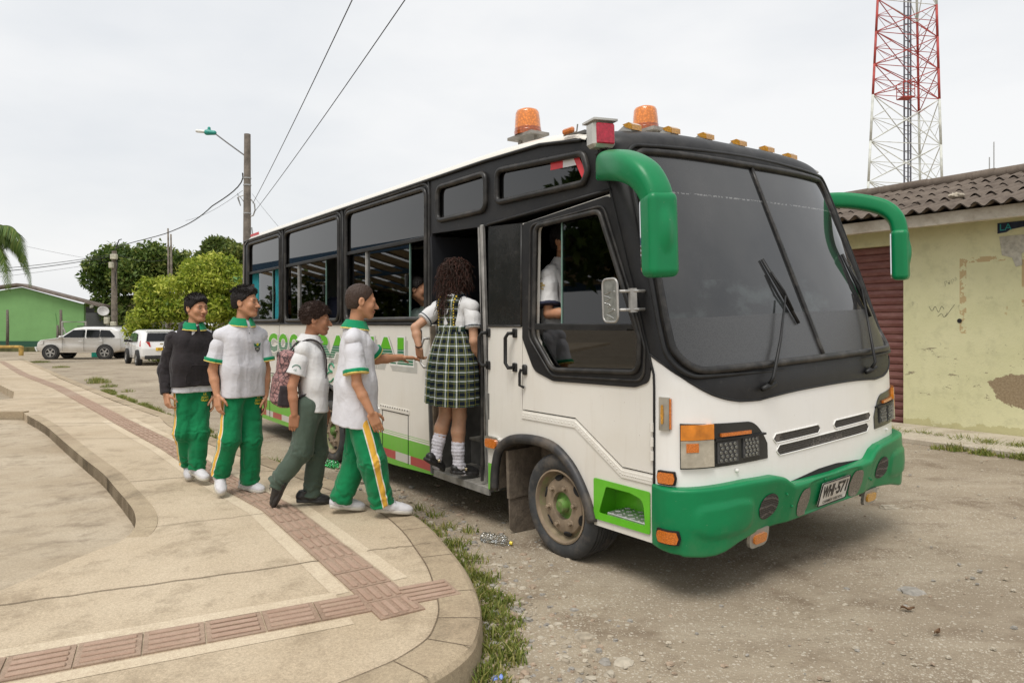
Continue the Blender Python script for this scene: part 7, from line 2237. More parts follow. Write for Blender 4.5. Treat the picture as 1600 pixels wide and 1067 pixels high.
def head_prims(c, R, s, neck):
    P = lambda x, y, z: c + R @ (np.array([x, y, z]) * s)
    L = []
    L.append(ell(P(0, -.014, .030), np.array([.073, .093, .083]) * s, R))
    L.append(ell(P(0, .026, -.034), np.array([.057, .064, .072]) * s, R, .03))
    L.append(ell(P(0, .066, -.095), np.array([.025, .026, .021]) * s, R, .022))
    for g in (-1, 1):
        L.append(cone(P(g * .053, -.008, -.050), P(g * .020, .058, -.096), .018 * s, .016 * s, .025))
        L.append(ell(P(g * .037, .060, -.030), np.array([.024, .022, .024]) * s, R, .022))
    L.append(cone(P(-.034, .076, .014), P(.034, .076, .014), .013 * s, None, .018))
    L.append(cone(P(0, .084, .004), P(0, .1105, -.035), .0075 * s, .0120 * s, .010))
    for g in (-1, 1):
        L.append(ell(P(g * .011, .093, -.039), np.array([.009, .010, .008]) * s, R, .008))
        L.append(ell(P(g * .031, .096, -.004), np.array([.017, .014, .0105]) * s, R, .010, 's'))
        L.append(ell(P(g * .031, .0725, -.004), np.array([.0135, .0135, .0125]) * s, R, .004))
    L.append(ell(P(0, .0875, -.0610), np.array([.021, .0125, .0068]) * s, R, .005))
    L.append(ell(P(0, .0850, -.0725), np.array([.018, .0125, .0078]) * s, R, .005))
    for g in (-1, 1):
        L.append(ell(P(g * .074, -.010, -.008), np.array([.010, .021, .031]) * s, R, .006))
        L.append(ell(P(g * .083, -.004, -.006), np.array([.006, .011, .018]) * s, R, .005, 's'))
    L.append(cone(P(0, -.020, -.045), neck, .043 * s, .050 * s, .022))
    return L

def head_masks(V, c, R, s):
    q = ((V - c) @ R) / s
    x, y, z = np.abs(q[:, 0]), q[:, 1], q[:, 2]
    front = (y > .045)
    st = lambda d, w: np.clip(.5 - d / w, 0, 1)
    brow = st(np.abs(z - (.0195 - .10 * (x - .03) ** 2 / .02)) - .0042, .005) * (x > .012) * (x < .045) * front * .9
    eye = ((x - .029) / .0120) ** 2 + ((z + .004) / .0072) ** 2
    white = np.clip((1.0 - eye) * 2, 0, .6) * front
    iris = np.clip((1.1 - ((x - .029) / .0065) ** 2 - ((z + .004) / .0068) ** 2) * 3, 0, 1) * white
    lash = np.clip(1.0 - np.abs(z - .0035 + 18 * (x - .031) ** 2) / .0035, 0, 1) * (np.abs(x - .031) < .016) * front
    lip = np.clip((1.15 - (q[:, 0] / .023) ** 2 - ((z + .0665) / .0125) ** 2) * 2.5, 0, 1) * (y > .055)
    line = np.clip(1 - np.abs(z + .0668) / .0022, 0, 1) * (x < .021) * (y > .055)
    nost = np.clip((1.2 - ((x - .0095) / .0055) ** 2 - ((z + .0475) / .004) ** 2) * 2, 0, 1) * (y > .08)
    dark = np.clip(np.maximum.reduce([brow, iris, lash * .35, line * .6, nost * .6]), 0, 1)
    near = (np.linalg.norm(V - c, axis=1) < .2)
    return {"dark": dark * near, "white": white * near, "lip": lip * near}

def hand_prims(w, d, n, s=1.0, curl=.5, side=1, spread=.0):
    """w wrist, d along the hand, n out of the back of the hand"""
    d = unit(d); n = unit(n - d * (np.dot(n, d))); b = np.cross(d, n) * side        # b points to the thumb
    R = np.stack([b, d, n], 1)
    L = [rbox(w + d * .046 * s, np.array([.037, .046, .0135]) * s, .012 * s, R, .012)]
    for i, (o, ln) in enumerate(((.029, .070), (.010, .078), (-.009, .073), (-.027, .058))):
        p = w + d * .086 * s + b * o * s; a = .25 * curl + .12 * i * curl; r = .0088 * s
        dd = unit(d + b * spread * (1.5 - i) * .16)
        for k, f in enumerate((.45, .32, .25)):
            dr = dd * math.cos(a) - n * math.sin(a)
            q = p + dr * ln * f * s
            L.append(cone(p, q, r, r * .92, .004)); p = q; a += (.75 if k == 0 else .6) * curl; r *= .92
    p = w + d * .018 * s + b * .026 * s - n * .006 * s
    for k, f in enumerate((.036, .030, .024)):
        dr = unit(d * (.75 + .1 * k) + b * (.62 - .30 * k) - n * (.28 + .25 * curl))
        q = p + dr * f * s; L.append(cone(p, q, (.0125 - .0018 * k) * s, (.0115 - .0018 * k) * s, .006)); p = q
    return L

def bounds(prims_pts, pad):
    a = np.array(prims_pts, float); return a.min(0) - pad, a.max(0) + pad

def crease(seed, size=.14, amp=.006, stretch=(1, 1, .45), fine=0):
    st = np.array(stretch)
    def f(p):
        w = wob(p * st, size * 1.5, seed); w2 = wob(p * st, size * .8, seed + 50)
        return amp * .75 * (np.maximum(0, 1 - np.abs(w) * 1.6) ** 2) + amp * .28 * w2 - amp * .2
    return f

class Person:
    def __init__(s, name, J, base, face, body, label, skin, hs=1.0, pitch=0.0, roll=0.0, girl=False, group=None, scale=1.0, cat="person"):
        s.J = {k: np.array(v, float) - np.array(base) for k, v in J.items()}
        s.root = empty(name, base, label=label, cat=cat, group=group)
        s.R = head_frame(face, pitch, roll); s.B = head_frame(body); s.hs = hs; s.sc = scale; s.skin = skin
        s.c = s.J['head']
    def body(s, hands, legs=True, h=.0048, arms=True, foot_r=.03, calf=None):
        J = s.J; k = s.sc
        L = head_prims(s.c, s.R, s.hs, J['neck'])
        lat = s.B[:, 0]
        for g in ('r', 'l'):
            sg = 1 if g == 'r' else -1
            sh = J['s' + g]
            L.append(cone(J['neck'] - s.B[:, 2] * .035, sh - s.B[:, 2] * .012, .040 * k, .032 * k, .03))
            if arms:
                L.append(cone(sh + (J['e' + g] - sh) * .10, J['e' + g], .036 * k, .034 * k, .02)); L.append(cone(J['e' + g], J['e' + g] * .6 + J['w' + g] * .4, .035 * k, .0345 * k, .012))
                L.append(cone(J['e' + g] * .6 + J['w' + g] * .4, J['w' + g], .0345 * k, .0235 * k, .012))
                if g in hands:
                    hd = hands[g]
                    L += hand_prims(J['w' + g] + unit(J['t' + g] - J['w' + g]) * .008, J['t' + g] - J['w' + g], np.array(hd['n'], float), .98 * k * hd.get('s', 1.0), hd.get('curl', .5), hd.get('side', 1), hd.get('spread', 0))
            L.append(cone(J['neck'] * .78 + J['pelvis'] * .22 + lat * sg * .05, J['pelvis'] + lat * sg * .05, .056 * k, .058 * k, .05))
            if legs:
                r1, r2, r3 = (.066, .046, .031) if calf is None else calf
                kn, an = J['k' + g], J['a' + g]; bk = -s.B[:, 1] * .012
                L.append(cone(J['h' + g], kn, r1, r2, .03)); L.append(cone(kn, kn * .68 + an * .32 + bk, r2 * .98, r2 * 1.02, .015)); L.append(cone(kn * .68 + an * .32 + bk, an, r2 * 1.02, r3, .015))
        pts = [v for v in J.values()]
        lo, hi = bounds(pts, .18)
        V, Q = sdf(L, lo, hi, h)
        s.bo = link_mesh("body", V, Q, s.skin, s.root, smooth=True, attrs=head_masks(V, s.c, s.R, s.hs))
        return s.bo
    def part(s, name, prims, mat, h=.0065, disp=None, pad=.1, pts=None, attrs=None, parent=None, amp=.012):
        pts = pts if pts is not None else list(s.J.values())
        lo, hi = bounds(pts, pad)
        V, Q = sdf(prims, lo, hi, h, disp, amp)
        return link_mesh(name, V, Q, mat, parent or s.root, smooth=True, attrs=attrs(V) if attrs else None)
    def shirt(s, mat, hem, r_top=.105, r_hem=.15, wid=.075, sleeve=.78, sr=(.066, .078), seed=1, amp=.007, trim=None, hem_tilt=(0, 0), name="shirt", belly=0.0, loose=(0, 0, 0), longs=False, edge=None):
        J = s.J; lat = s.B[:, 0]; fw = s.B[:, 1]
        top = J['neck'] * .73 + J['pelvis'] * .27
        hem = np.array(hem) - 0
        parts = []
        L = []
        for sg in (-1, 1):
            L.append(cone(top + lat * sg * wid * 1.05, (top + hem) / 2 + lat * sg * wid + fw * belly + np.array(loose) * .6, r_top, (r_top + r_hem) / 2, .05)); L.append(cone((top + hem) / 2 + lat * sg * wid + fw * belly + np.array(loose) * .6, hem + lat * sg * wid + np.array(loose) + np.array([0, 0, -.08]), (r_top + r_hem) / 2, r_hem, .05))
        mid_ = (top + hem) / 2 + fw * belly + np.array(loose) * .6
        L.append(cone(top, mid_, r_top * 1.02, (r_top + r_hem) / 2 * 1.03, .03)); L.append(cone(mid_, hem + np.array(loose) + np.array([0, 0, -.08]), (r_top + r_hem) / 2 * 1.03, r_hem * 1.04, .03))
        for g in ('r', 'l'):
            L.append(cone(J['neck'] + np.array([0, 0, -.034]) + lat * (.01 if g == 'r' else -.01), J['s' + g] + np.array([0, 0, .004]), .056, .056, .045))
        L.append(cone(J['neck'] + np.array([0, 0, -.060]), top, .072, r_top, .06))
        L.append(plane(hem + np.array([0, 0, 0]), (hem_tilt[0], hem_tilt[1], -1), .006))
        lo, hi = bounds([J['neck'], J['sr'], J['sl'], hem, top], .22)
        dsp = crease(seed, .15, amp * .55)
        parts.append(sdf(L, lo, hi, .0065, dsp, .012))
        s.sleeve_ends = {}
        for g in ('r', 'l'):
            a, b = J['s' + g], J['e' + g]
            if longs:
                w = J['w' + g]; e = w + (w - b) * .03
                L = [cone(a + (a - b) * .05, b, sr[0], sr[1] * .85, .02), cone(b, e, sr[1] * .88, sr[1] * .66, .03), plane(e, w - b, .006)]
                parts.append(sdf(L, *bounds([a, b, w], .14), .0065, crease(seed + 3, .09, amp * 1.1, (1, 1, 1)), .012)); s.sleeve_ends[g] = (e, unit(w - b), sr[1] * .66)
                continue
            e = a + (b - a) * sleeve
            L = [cone(a + (s.J['neck'] - a) * .25 + (a - b) * .02, a + (b - a) * .3, sr[0] * .90, sr[0], .03), cone(a + (b - a) * .3, e + (b - a) * .2, sr[0], sr[1] * 1.03, .03), plane(e, b - a, .006)]
            parts.append(sdf(L, *bounds([a, b], .14), .0062, crease(seed + 3, .10, amp * .35), .012))
            s.sleeve_ends[g] = (e, unit(b - a), sr[1])
        V, Q = merge(parts)
        s.sh = link_mesh(name, V, Q, mat, s.root, smooth=True)
        if trim:
            for g, (e, d, r) in s.sleeve_ends.items():
                s.part("sleeve_trim", [cone(e - d * .030, e + d * .05, r + .0045, r + .0065), plane(e + d * .006, d, .003), plane(e - d * .020, -d, .003)], trim,   .005, crease(seed + 3, .10, amp * .35), .13, [e], parent=s.sh)
                if edge:
                    s.part("trim_edge", [cone(e - d * .05, e + d * .05, r + .0055, r + .0065), plane(e + d * .013, d, .002), plane(e + d * .005, -d, .002)], edge, .004, crease(seed + 3, .10, amp * .35), .13, [e], parent=s.sh)
        return s.sh
    def collar(s, mat, edge=None, r=.064, tilt=.30, up=.020, flat=True, h=.036, open_front=True):
        J = s.J; ax = unit(s.B[:, 2] - s.B[:, 1] * 0 + (s.c - J['neck']) * .6); fw = s.B[:, 1]
        ax = unit(ax + fw * tilt * .35)
        c = J['neck'] + ax * up - fw * .004
        def ring(r0, r1, za, zb, thick):
            def f(p):
                d = p - c; z = d @ ax; q = np.sqrt(np.maximum(((d - z[:, None] * ax) ** 2).sum(1), 1e-12))
                t = np.clip((z - za) / (zb - za), 0, 1); rr = r0 + (r1 - r0) * t
                return np.maximum(np.abs(q - rr) - thick, np.maximum(za - z, z - zb))
            return (f, 0, 'u')
        L = [ring(r * 1.50, r * 1.0, -h, .022, .0055)]
        if open_front:
            o = c + fw * r * 1.4 - ax * .012
            L.append(rbox(o, (.013, .05, .06), .005, np.stack([s.B[:, 0], fw, ax], 1), 0.004, 's'))
        ob = s.part("collar", L, mat, .0045, None, .14, [c], parent=s.sh)
        if edge:
            s.part("collar_edge", [ring(r * 1.54, r * 1.46, -h - .007, -h + .003, .0055)] + L[1:], edge, .004, None, .14, [c], parent=s.sh)
        return ob
    def trousers(s, mat, waist, cuff=(.0, .0), r=(.100, .086, .074), seed=5, amp=.009, stripe=True, name="trousers", bunch=.0055, seat=.0):
        J = s.J; lat = s.B[:, 0]
        parts = []
        L = [cone(np.array(waist) + lat * .05, np.array(waist) - lat * .05, .084, None, .03)]
        for g in ('r', 'l'):
            hp, kn, an = J['h' + g], J['k' + g], J['a' + g]
            L += [cone(hp, kn, r[0], r[1], .05), cone(kn, an, r[1] * .97, r[2], .03)]
        for i, g in enumerate(('r', 'l')):
            d = unit(J['a' + g] - J['k' + g]); e = J['a' + g] + d * cuff[i]
            c0 = e
            def cut(p, e=e, d=d):
                z = (p - e) @ d; q = np.linalg.norm((p - e) - z[:, None] * d, axis=1)
                return np.where(q < .13, z, -1.0 + 0 * z)
            L.append((cut, .004, 'i'))
        pts = [J[k] for k in ('hr', 'hl', 'kr', 'kl', 'ar', 'al')] + [np.array(waist)]
        cs = crease(seed, .16, amp, (1, 1, .55)); ends = [(J['k' + g], J['a' + g]) for g in ('r', 'l')]
        def dsp(p):
            o = cs(p)
            for kn, an in ends:                       # cloth gathers in rings over the shoe and behind the knee
                d = unit(an - kn); ln = np.linalg.norm(an - kn); z = (p - kn) @ d / ln
                q = np.linalg.norm((p - kn) - ((p - kn) @ d)[:, None] * d, axis=1)
                m = (q < .13)
                o = o + m * bunch * np.exp(-((z - 1.0) / .28) ** 2) * np.sin(z * ln * 95 + 3 * wob(p, .12, seed + 2))
                o = o + m * bunch * .6 * np.exp(-((z) / .14) ** 2) * np.sin(z * ln * 110 + 4 * wob(p, .10, seed + 4))
            return o
        def attr(V):
            best = np.full(len(V), 1e9); val = np.full(len(V), 1.0)
            for g, sg in (('r', 1), ('l', -1)):
                h_, k_, a_ = J['h' + g], J['k' + g], J['a' + g]
                ln = [np.array(q) for q in smooth_line([Vector(h_ + np.array([0, 0, .2])), Vector(h_), Vector(h_ * .45 + k_ * .55), Vector(k_), Vector(k_ * .5 + a_ * .5), Vector(a_), Vector(a_ + unit(a_ - k_) * .06)], 5)]
                for a, b in zip(ln[:-1], ln[1:]):
                    ab = b - a; t = np.clip(((V - a) @ ab) / (ab @ ab), 0, 1); q = V - a - t[:, None] * ab
                    d = np.linalg.norm(q, axis=1); ax = unit(k_ * 0 + a_ - h_) * .4 + unit(ab) * .6; ax = unit(ax); o = unit(lat * sg - ax * (lat @ ax) * sg); w = np.cross(ax, o)
                    ang = np.abs(np.arctan2(q @ w, q @ o)) * .085
                    m = d < best; best = np.where(m, d, best); val = np.where(m, ang, val)
            return {"stripe": val if stripe else np.ones(len(V))}
        lo, hi = bounds(pts, .17)
        V, Q = sdf(L, lo, hi, .0068, dsp, .02)
        s.tr = link_mesh(name, V, Q, mat, s.root, smooth=True, attrs=attr(V))
        return s.tr
    def shoe(s, g, L_=.255, mat=SHOEW, sole=SOLEW, wide=.044, lace=None, low=False, up_hint=None, tongue=None):
        J = s.J; a, t = J['a' + g], J['toe' + g]
        U = unit(J['k' + g] - a) if up_hint is None else unit(up_hint)
        F = unit(t - (a - U * .075))
        for _ in range(3):
            U2 = unit(U - F * (U @ F)); F = unit(t - (a - U2 * .070))
        U = unit(U - F * (U @ F)); Sd = np.cross(F, U); R = np.stack([Sd, F, U], 1)
        heel = t - F * L_
        P = lambda f, u, x=0: heel + F * f * L_ + U * u + Sd * x
        L = [cone(P(.13, .042), P(.45, .036), .036, .039), ell(P(.74, .028), (wide * .98, L_ * .26, .033), R, .02), cone(P(.45, .040), P(.66, .034), .039, .036, .015)]
        if not low:
            L.append(cone(P(.16, .04), P(.24, .095), .036, .043, .02)); L.append(plane(P(.2, .088), U * 1.0 - F * .05, .004))
        else:
            L.append(ell(P(.40, .085), (.034, L_ * .23, .034), R, .006, 's'))
        L.append(plane(P(.5, .012), -U, .003))
        so = s.part("shoe", L, mat, .0048, lambda p: .0012 * wob(p, .03, 4), .12, [P(0, 0), P(1, .08)])
        S = [rbox(P(.17, .012), (.0375, L_ * .165, .014), .010, R), rbox(P(.45, .012), (.036, L_ * .22, .014), .010, R, .02), ell(P(.74, .012), (wide * 1.05, L_ * .275, .045), R, .03), plane(P(.5, .026), U, .002), plane(P(.5, .0), -U, .003)]
        s.part("sole", S, sole, .0048, None, .12, [P(0, 0), P(1, .08)], parent=so)
        if lace is not None:
            mb = MB()
            for i in range(4):
                f = .40 + .075 * i; z = .080 - .0085 * i
                mb.tube([P(f - .01, z - .010, -.024), P(f, z, -.010), P(f + .015, z + .001, .010), P(f + .01, z - .010, .024)], .0032, 5)
            mb.tube([P(.40, .085), P(.44, .098, .02), P(.50, .080, .032)], .0028, 5); mb.tube([P(.40, .085), P(.43, .095, -.02), P(.48, .078, -.034)], .0028, 5)
            mb.build("laces", lace, so)
        return so
    def hair(s, mat, lines, grow=.012, disp=None, h=.004, strands=None, name="hair", extra=()):
        """lines: list of cutting planes in head coordinates (point, normal) kept on the inner side"""
        c, R, k = s.c, s.R, s.hs
        P = lambda x, y, z: c + R @ (np.array([x, y, z]) * k)
        L = [ell(P(0, -.014, .031), (np.array([.074, .094, .084]) + grow) * k, R), ell(P(0, -.045, -.02), (np.array([.060, .055, .062]) + grow * .5) * k, R, .03)]
        for e in extra: L.append(ell(P(*e[0]), np.array(e[1]) * k, R, .02))
        for (pt, n) in lines: L.append(plane(P(*pt), R @ np.array(n, float), .008))
        ob = s.part(name, L, mat, h, disp, .16, [c])
        if strands:
            strands(s, ob, P)
        return ob

def curls(s, ob, mat_i, seeds, length, rad, turns, thick, seed=0, down=.0, out=1.0, n=14, sides=4):
    """little coiled locks growing from points (pos, normal)"""
    r = np.random.default_rng(seed); V = []; Q = []
    for (p, nr) in seeds:
        d = unit(nr * out + r.normal(size=3) * .45 + np.array([0, 0, -down])); a = unit(np.cross(d, r.normal(size=3))); b = np.cross(d, a)
        ph = r.random() * 6.28; ln = length * (.6 + .8 * r.random()); tw = turns * (.7 + .6 * r.random())
        path = []
        for i in range(n + 1):
            f = i / n; q = p + d * ln * f + np.array([0, 0, -down * ln * f * f]) + (a * math.cos(ph + tw * 6.28 * f) + b * math.sin(ph + tw * 6.28 * f)) * rad * (0.3 + .7 * math.sin(math.pi * min(1, f * 1.2 + .1)))
            path.append(q)
        path = np.array(path); tg = np.gradient(path, axis=0); tg /= np.linalg.norm(tg, axis=1)[:, None] + 1e-9
        s1 = np.cross(tg, [0.3, .2, .93]); s1 /= np.linalg.norm(s1, axis=1)[:, None] + 1e-9; s2 = np.cross(tg, s1)
        b0 = len(V)
        for i in range(n + 1):
            w = thick * (1 - .55 * (i / n) ** 2)
            for j in range(sides):
                an = 2 * math.pi * j / sides; V.append(path[i] + (s1[i] * math.cos(an) + s2[i] * math.sin(an)) * w)
        for i in range(n):
            for j in range(sides):
                Q.append((b0 + i * sides + j, b0 + i * sides + (j + 1) % sides, b0 + (i + 1) * sides + (j + 1) % sides, b0 + (i + 1) * sides + j))
    return link_mesh("locks", np.array(V), np.array(Q), mat_i, ob, smooth=True)

def scalp(s, n, zmin, seed=0, grow=.010, fn=None):
    r = np.random.default_rng(seed); out = []
    while len(out) < n:
        d = unit(r.normal(size=3)); q = np.array([0, -.014, .031]) + d * (np.array([.074, .094, .084]) + grow)
        if q[2] < zmin(q): continue
        if fn is not None and not fn(q): continue
        out.append((s.c + s.R @ (q * s.hs), s.R @ unit(d / np.array([.8, 1, .9]))))
    return out

SK1 = mat_skin("skin_brown", (.50, .25, .142)); SK2 = mat_skin("skin_deep_brown", (.40, .19, .107)); SK3 = mat_skin("skin_tan", (.50, .28, .175)); SK4 = mat_skin("skin_warm", (.49, .245, .140))
GZ = KH

# --- tall boy reaching for the door
J_A = {'head': (-1.058, 4.8, 1.640), 'neck': (-1.098, 4.8, 1.463), 'chest': (-1.111, 4.8, 1.237), 'pelvis': (-1.075, 4.8, .945), 'sr': (-1.083, 4.655, 1.370), 'er': (-1.045, 4.60, 1.075), 'wr': (-.950, 4.60, .885), 'tr': (-.918, 4.62, .800),
       'sl': (-1.105, 4.96, 1.370), 'el': (-1.005, 5.06, 1.215), 'wl': (-.842, 5.2, 1.225), 'tl': (-.752, 5.28, 1.217), 'hr': (-1.075, 4.72, .93), 'kr': (-.962, 4.70, .535), 'ar': (-.905, 4.74, .250), 'toer': (-.700, 4.80, .150),
       'hl': (-1.09, 4.89, .93), 'kl': (-1.105, 4.89, .54), 'al': (-1.215, 4.86, .240), 'toel': (-1.060, 4.92, .142)}
base = (-1.06, 4.80, GZ)
pA = Person("person", J_A, base, (.93, .36), (.88, .47), "tall boy with a shaved head in a long white polo reaching for the bus door", SK1, 1.03, -.10)
pA.body({'r': dict(n=(.3, -.95, 0), curl=.42, side=-1), 'l': dict(n=(.25, .25, .9), curl=.30, side=-1, spread=.5)})
hemA = np.array((-1.095, 4.8, .772)) - np.array(base)
pA.shirt(POLO, hemA, .096, .158, .055, .74, (.060, .082), 1, .008, TRIMG, (-.14, 0), "polo_shirt", .0, (-.01, 0, 0), edge=YELC)
pA.collar(TRIMG, YELC, .064)
pA.trousers(GREENP_, np.array((-1.075, 4.8, .90)) - np.array(base), (.028, .028), (.094, .096, .080), 5, .009)
pA.shoe('r', .262, lace=simple("lace_grey", (.30, .29, .30), .8)); pA.shoe('l', .255, lace=simple("lace_grey", (.30, .29, .30), .8))
hairline = [((0, .080, .045), (0, .80, -.60)), ((0, .035, -.01), (0, .88, -.47)), ((0, -.05, -.062), (0, .12, -1))]
def buzz(p): return .0022 * wob(p, .018, 3) + .0010 * wob(p, .008, 5)
pA.hair(HAIR_F, [((0, .062, .06), (0, .95, -.25)), ((0, .020, .0), (0, .80, -.60)), ((0, -.05, -.060), (0, .10, -1))], .004, buzz)

# --- curly-haired boy with the backpack
J_B = {'head': (-1.440, 5.02, 1.515), 'neck': (-1.483, 5.02, 1.360), 'chest': (-1.468, 5.02, 1.132), 'pelvis': (-1.473, 5.02, .90), 'sr': (-1.500, 4.89, 1.285), 'er': (-1.563, 4.845, 1.030), 'wr': (-1.542, 4.84, .842), 'tr': (-1.555, 4.86, .730),
       'sl': (-1.480, 5.16, 1.285), 'el': (-1.468, 5.22, 1.02), 'wl': (-1.449, 5.26, .859), 'tl': (-1.445, 5.28, .758), 'hr': (-1.473, 4.94, .89), 'kr': (-1.52, 4.93, .560), 'ar': (-1.700, 4.93, .335), 'toer': (-1.728, 4.985, .140),
       'hl': (-1.478, 5.10, .89), 'kl': (-1.455, 5.10, .52), 'al': (-1.488, 5.08, .225), 'toel': (-1.365, 5.12, .142)}
base = (-1.47, 5.02, GZ)
pB = Person("person", J_B, base, (.97, .22), (.90, .43), "curly-haired boy in a white short-sleeved shirt and grey trousers carrying a backpack", SK2, .98, -.08)
pB.body({'r': dict(n=(.2, -.97, 0), curl=.75, side=-1), 'l': dict(n=(.2, .97, 0), curl=.7, side=1)})
hemB = np.array((-1.462, 5.02, .845)) - np.array(base)
pB.shirt(SHIRTW, hemB, .082, .098, .062, .66, (.056, .077), 21, .007, None, (-.06, 0), "shirt", .01)
pB.collar(SHIRTW, None, .062, h=.034)
pB.trousers(GREY, np.array((-1.475, 5.02, .86)) - np.array(base), (.020, .028), (.092, .078, .066), 25, .007, stripe=False, bunch=.007)
pB.shoe('r', .245, SHOEB, SOLEB, lace=SHOEB, up_hint=(-.85, 0, .45)); pB.shoe('l', .245, SHOEB, SOLEB, lace=SHOEB)
hb = pB.hair(HAIR_B, [((0, .070, .058), (0, .92, -.40)), ((0, .030, .012), (0, .62, -.78)), ((0, -.06, -.045), (0, -.1, -1))], .012, lambda p: .004 * wob(p, .022, 3))
curls(pB, hb, HAIR_B, scalp(pB, 620, lambda q: .010 - .4 * min(0, q[1] + .02) * 0 + (.035 if q[1] > .03 else 0) - (.04 if q[1] < -.06 else 0), 5, .010), .019, .0060, 1.3, .0024, 4)
# shirt-pocket emblem ring on the sleeve
def decal_ring(p, centre, right, up, r0, mat, tree):
    mb = MB()
    mb.prism([(r0 * math.cos(a) , r0 * math.sin(a)) for a in np.linspace(.3, 2.84, 12)] + [((r0 - .006) * math.cos(a), (r0 - .006) * math.sin(a)) for a in np.linspace(2.84, .3, 12)], [], lambda u, v, t: (u, v, 0), 0, 0)
    V = np.array(mb.v)[:24]; n = 12
    F = [(i, i + 1, 2 * n - 2 - i, 2 * n - 1 - i) for i in range(n - 1)]
    return shrink(V, F, mat, tree, centre, right, up, "sleeve_emblem", p.sh)
tB = bvh_of(pB.sh); INKG = simple("print_green", (.05, .17, .12), .8)
eC = (pB.J['sr'] * .52 + pB.J['er'] * .48) + np.array([.012, -.085, 0])
dUp = unit(pB.J['sr'] - pB.J['er'])
decal_ring(pB, eC, (.95, .1, -.2), dUp, .034, INKG, tB)
V, F = text_mesh("I.E.", .022, align='CENTER'); shrink(V + np.array([0, -.012, 0]), F, INKG, tB, eC, (.95, .1, -.2), dUp, "sleeve_emblem", pB.sh)
# backpack: rests on his back, held by straps
def mat_pack():
    m, t, p = new_mat("backpack_print")
    tc = t.nodes.new("ShaderNodeTexCoord").outputs['Object']
    v = N(t, "ShaderNodeTexVoronoi", Scale=26); v.feature = 'DISTANCE_TO_EDGE'; t.links.new(tc, v.inputs['Vector'])
    n = noise(t, 22, 5, .7, tc, (1, 1, 2.2))
    c = ramp(t, n, [(.34, (.035, .025, .028)), (.46, (.26, .12, .115)), (.56, (.40, .23, .215)), (.68, (.055, .035, .038))])
    c = mixc(t, ramp(t, v.outputs['Distance'], [(.03, (1, 1, 1)), (.09, (0, 0, 0))]), c, (.06, .035, .038))
    setc(t, p, c); p.inputs['Roughness'].default_value = .75; set_bump(t, p, noise(t, 200, 2, .5, tc), .2, .004)
    return m
PACK = mat_pack(); STRAP = mat_cloth("strap_black", (.035, .028, .030))
bk = -pB.B[:, 1]; ltB = pB.B[:, 0]; Rb = np.stack([ltB, -bk, np.array([0, 0, 1.0])], 1)
tilt = np.array([[1, 0, 0], [0, math.cos(-.12), -math.sin(-.12)], [0, math.sin(-.12), math.cos(-.12)]]); Rb = Rb @ tilt
pkc = np.array((-1.468, 5.02, 1.085)) + bk * .185
pk = empty("backpack", tuple(pkc), label="pink and black patterned backpack on the curly-haired boy's back", cat="backpack")
V, Q = sdf([rbox((0, 0, 0), (.125, .070, .205), .06, Rb), rbox(bk * .055 + np.array([0, 0, -.075]), (.105, .042, .105), .035, Rb, .02)], (-.35,) * 3, (.35,) * 3, .007, crease(77, .14, .008))
pkb = link_mesh("bag", V, Q, PACK, pk, smooth=True)
V, Q = sdf([rbox(bk * .02 + ltB * .118 + np.array([0, 0, -.115]), (.014, .045, .075), .013, Rb)], (-.35,) * 3, (.35,) * 3, .007, crease(78, .10, .006)); link_mesh("side_pocket", V, Q, STRAP, pkb, smooth=True)
mb = MB(); mb.tube([Vector(Rb @ np.array(q)) for q in ((-.10, -.062, .10), (-.06, -.075, .165), (0, -.078, .185), (.06, -.075, .165), (.10, -.062, .10))], .004, 5); mb.build("zip", STRAP, pkb)
mb = MB()
for g, sg in (('r', 1), ('l', -1)):
    off = np.array(base) - pkc; sp0 = (pB.J['sr'] + pB.J['sl']) / 2 + off
    Wp = lambda la, fw_, z: Vector(sp0 + ltB * sg * la - bk * fw_ + np.array([0, 0, z]))
    sp = smooth_line([Wp(.075, -.135, -.01), Wp(.085, -.075, .058), Wp(.098, -.01, .082), Wp(.108, .055, .052), Wp(.116, .092, -.03), Wp(.122, .100, -.13), Wp(.128, .085, -.22), Wp(.130, .02, -.28), Wp(.115, -.09, -.33)], 5)
    mb.tube(sp, [(.021, .006)] * len(sp), 8)
mb.build("strap", STRAP, pk, smooth=True)

# --- boy in the white polo, facing towards us
J_C = {'head': (-2.108, 5.4, 1.650), 'neck': (-2.131, 5.4, 1.487), 'chest': (-2.126, 5.4, 1.207), 'pelvis': (-2.130, 5.42, .98), 'sr': (-2.262, 5.30, 1.385), 'er': (-2.318, 5.285, 1.120), 'wr': (-2.270, 5.25, .938), 'tr': (-2.249, 5.23, .822),
       'sl': (-2.035, 5.53, 1.385), 'el': (-1.995, 5.54, 1.110), 'wl': (-1.985, 5.50, .905), 'tl': (-1.982, 5.48, .776), 'hr': (-2.185, 5.36, .97), 'kr': (-2.185, 5.28, .590), 'ar': (-2.285, 5.35, .320), 'toer': (-2.235, 5.25, .160),
       'hl': (-2.095, 5.48, .97), 'kl': (-2.070, 5.42, .560), 'al': (-2.098, 5.46, .225), 'toel': (-1.965, 5.41, .142)}
base = (-2.12, 5.40, GZ)
pC = Person("person", J_C, base, (.97, -.10), (.80, -.60), "boy in a white polo with green collar and chest crest beside the hooded boy", SK1, 1.0, .02)
pC.body({'r': dict(n=(-.55, -.8, 0), curl=.5, side=-1), 'l': dict(n=(.7, .3, 0), curl=.5, side=1)})
hemC = np.array((-2.125, 5.40, .905)) - np.array(base)
pC.shirt(POLO, hemC, .084, .098, .082, .72, (.054, .075), 31, .006, TRIMG, (0, 0), "polo_shirt", .0, edge=YELC)
pC.collar(TRIMG, YELC, .066)
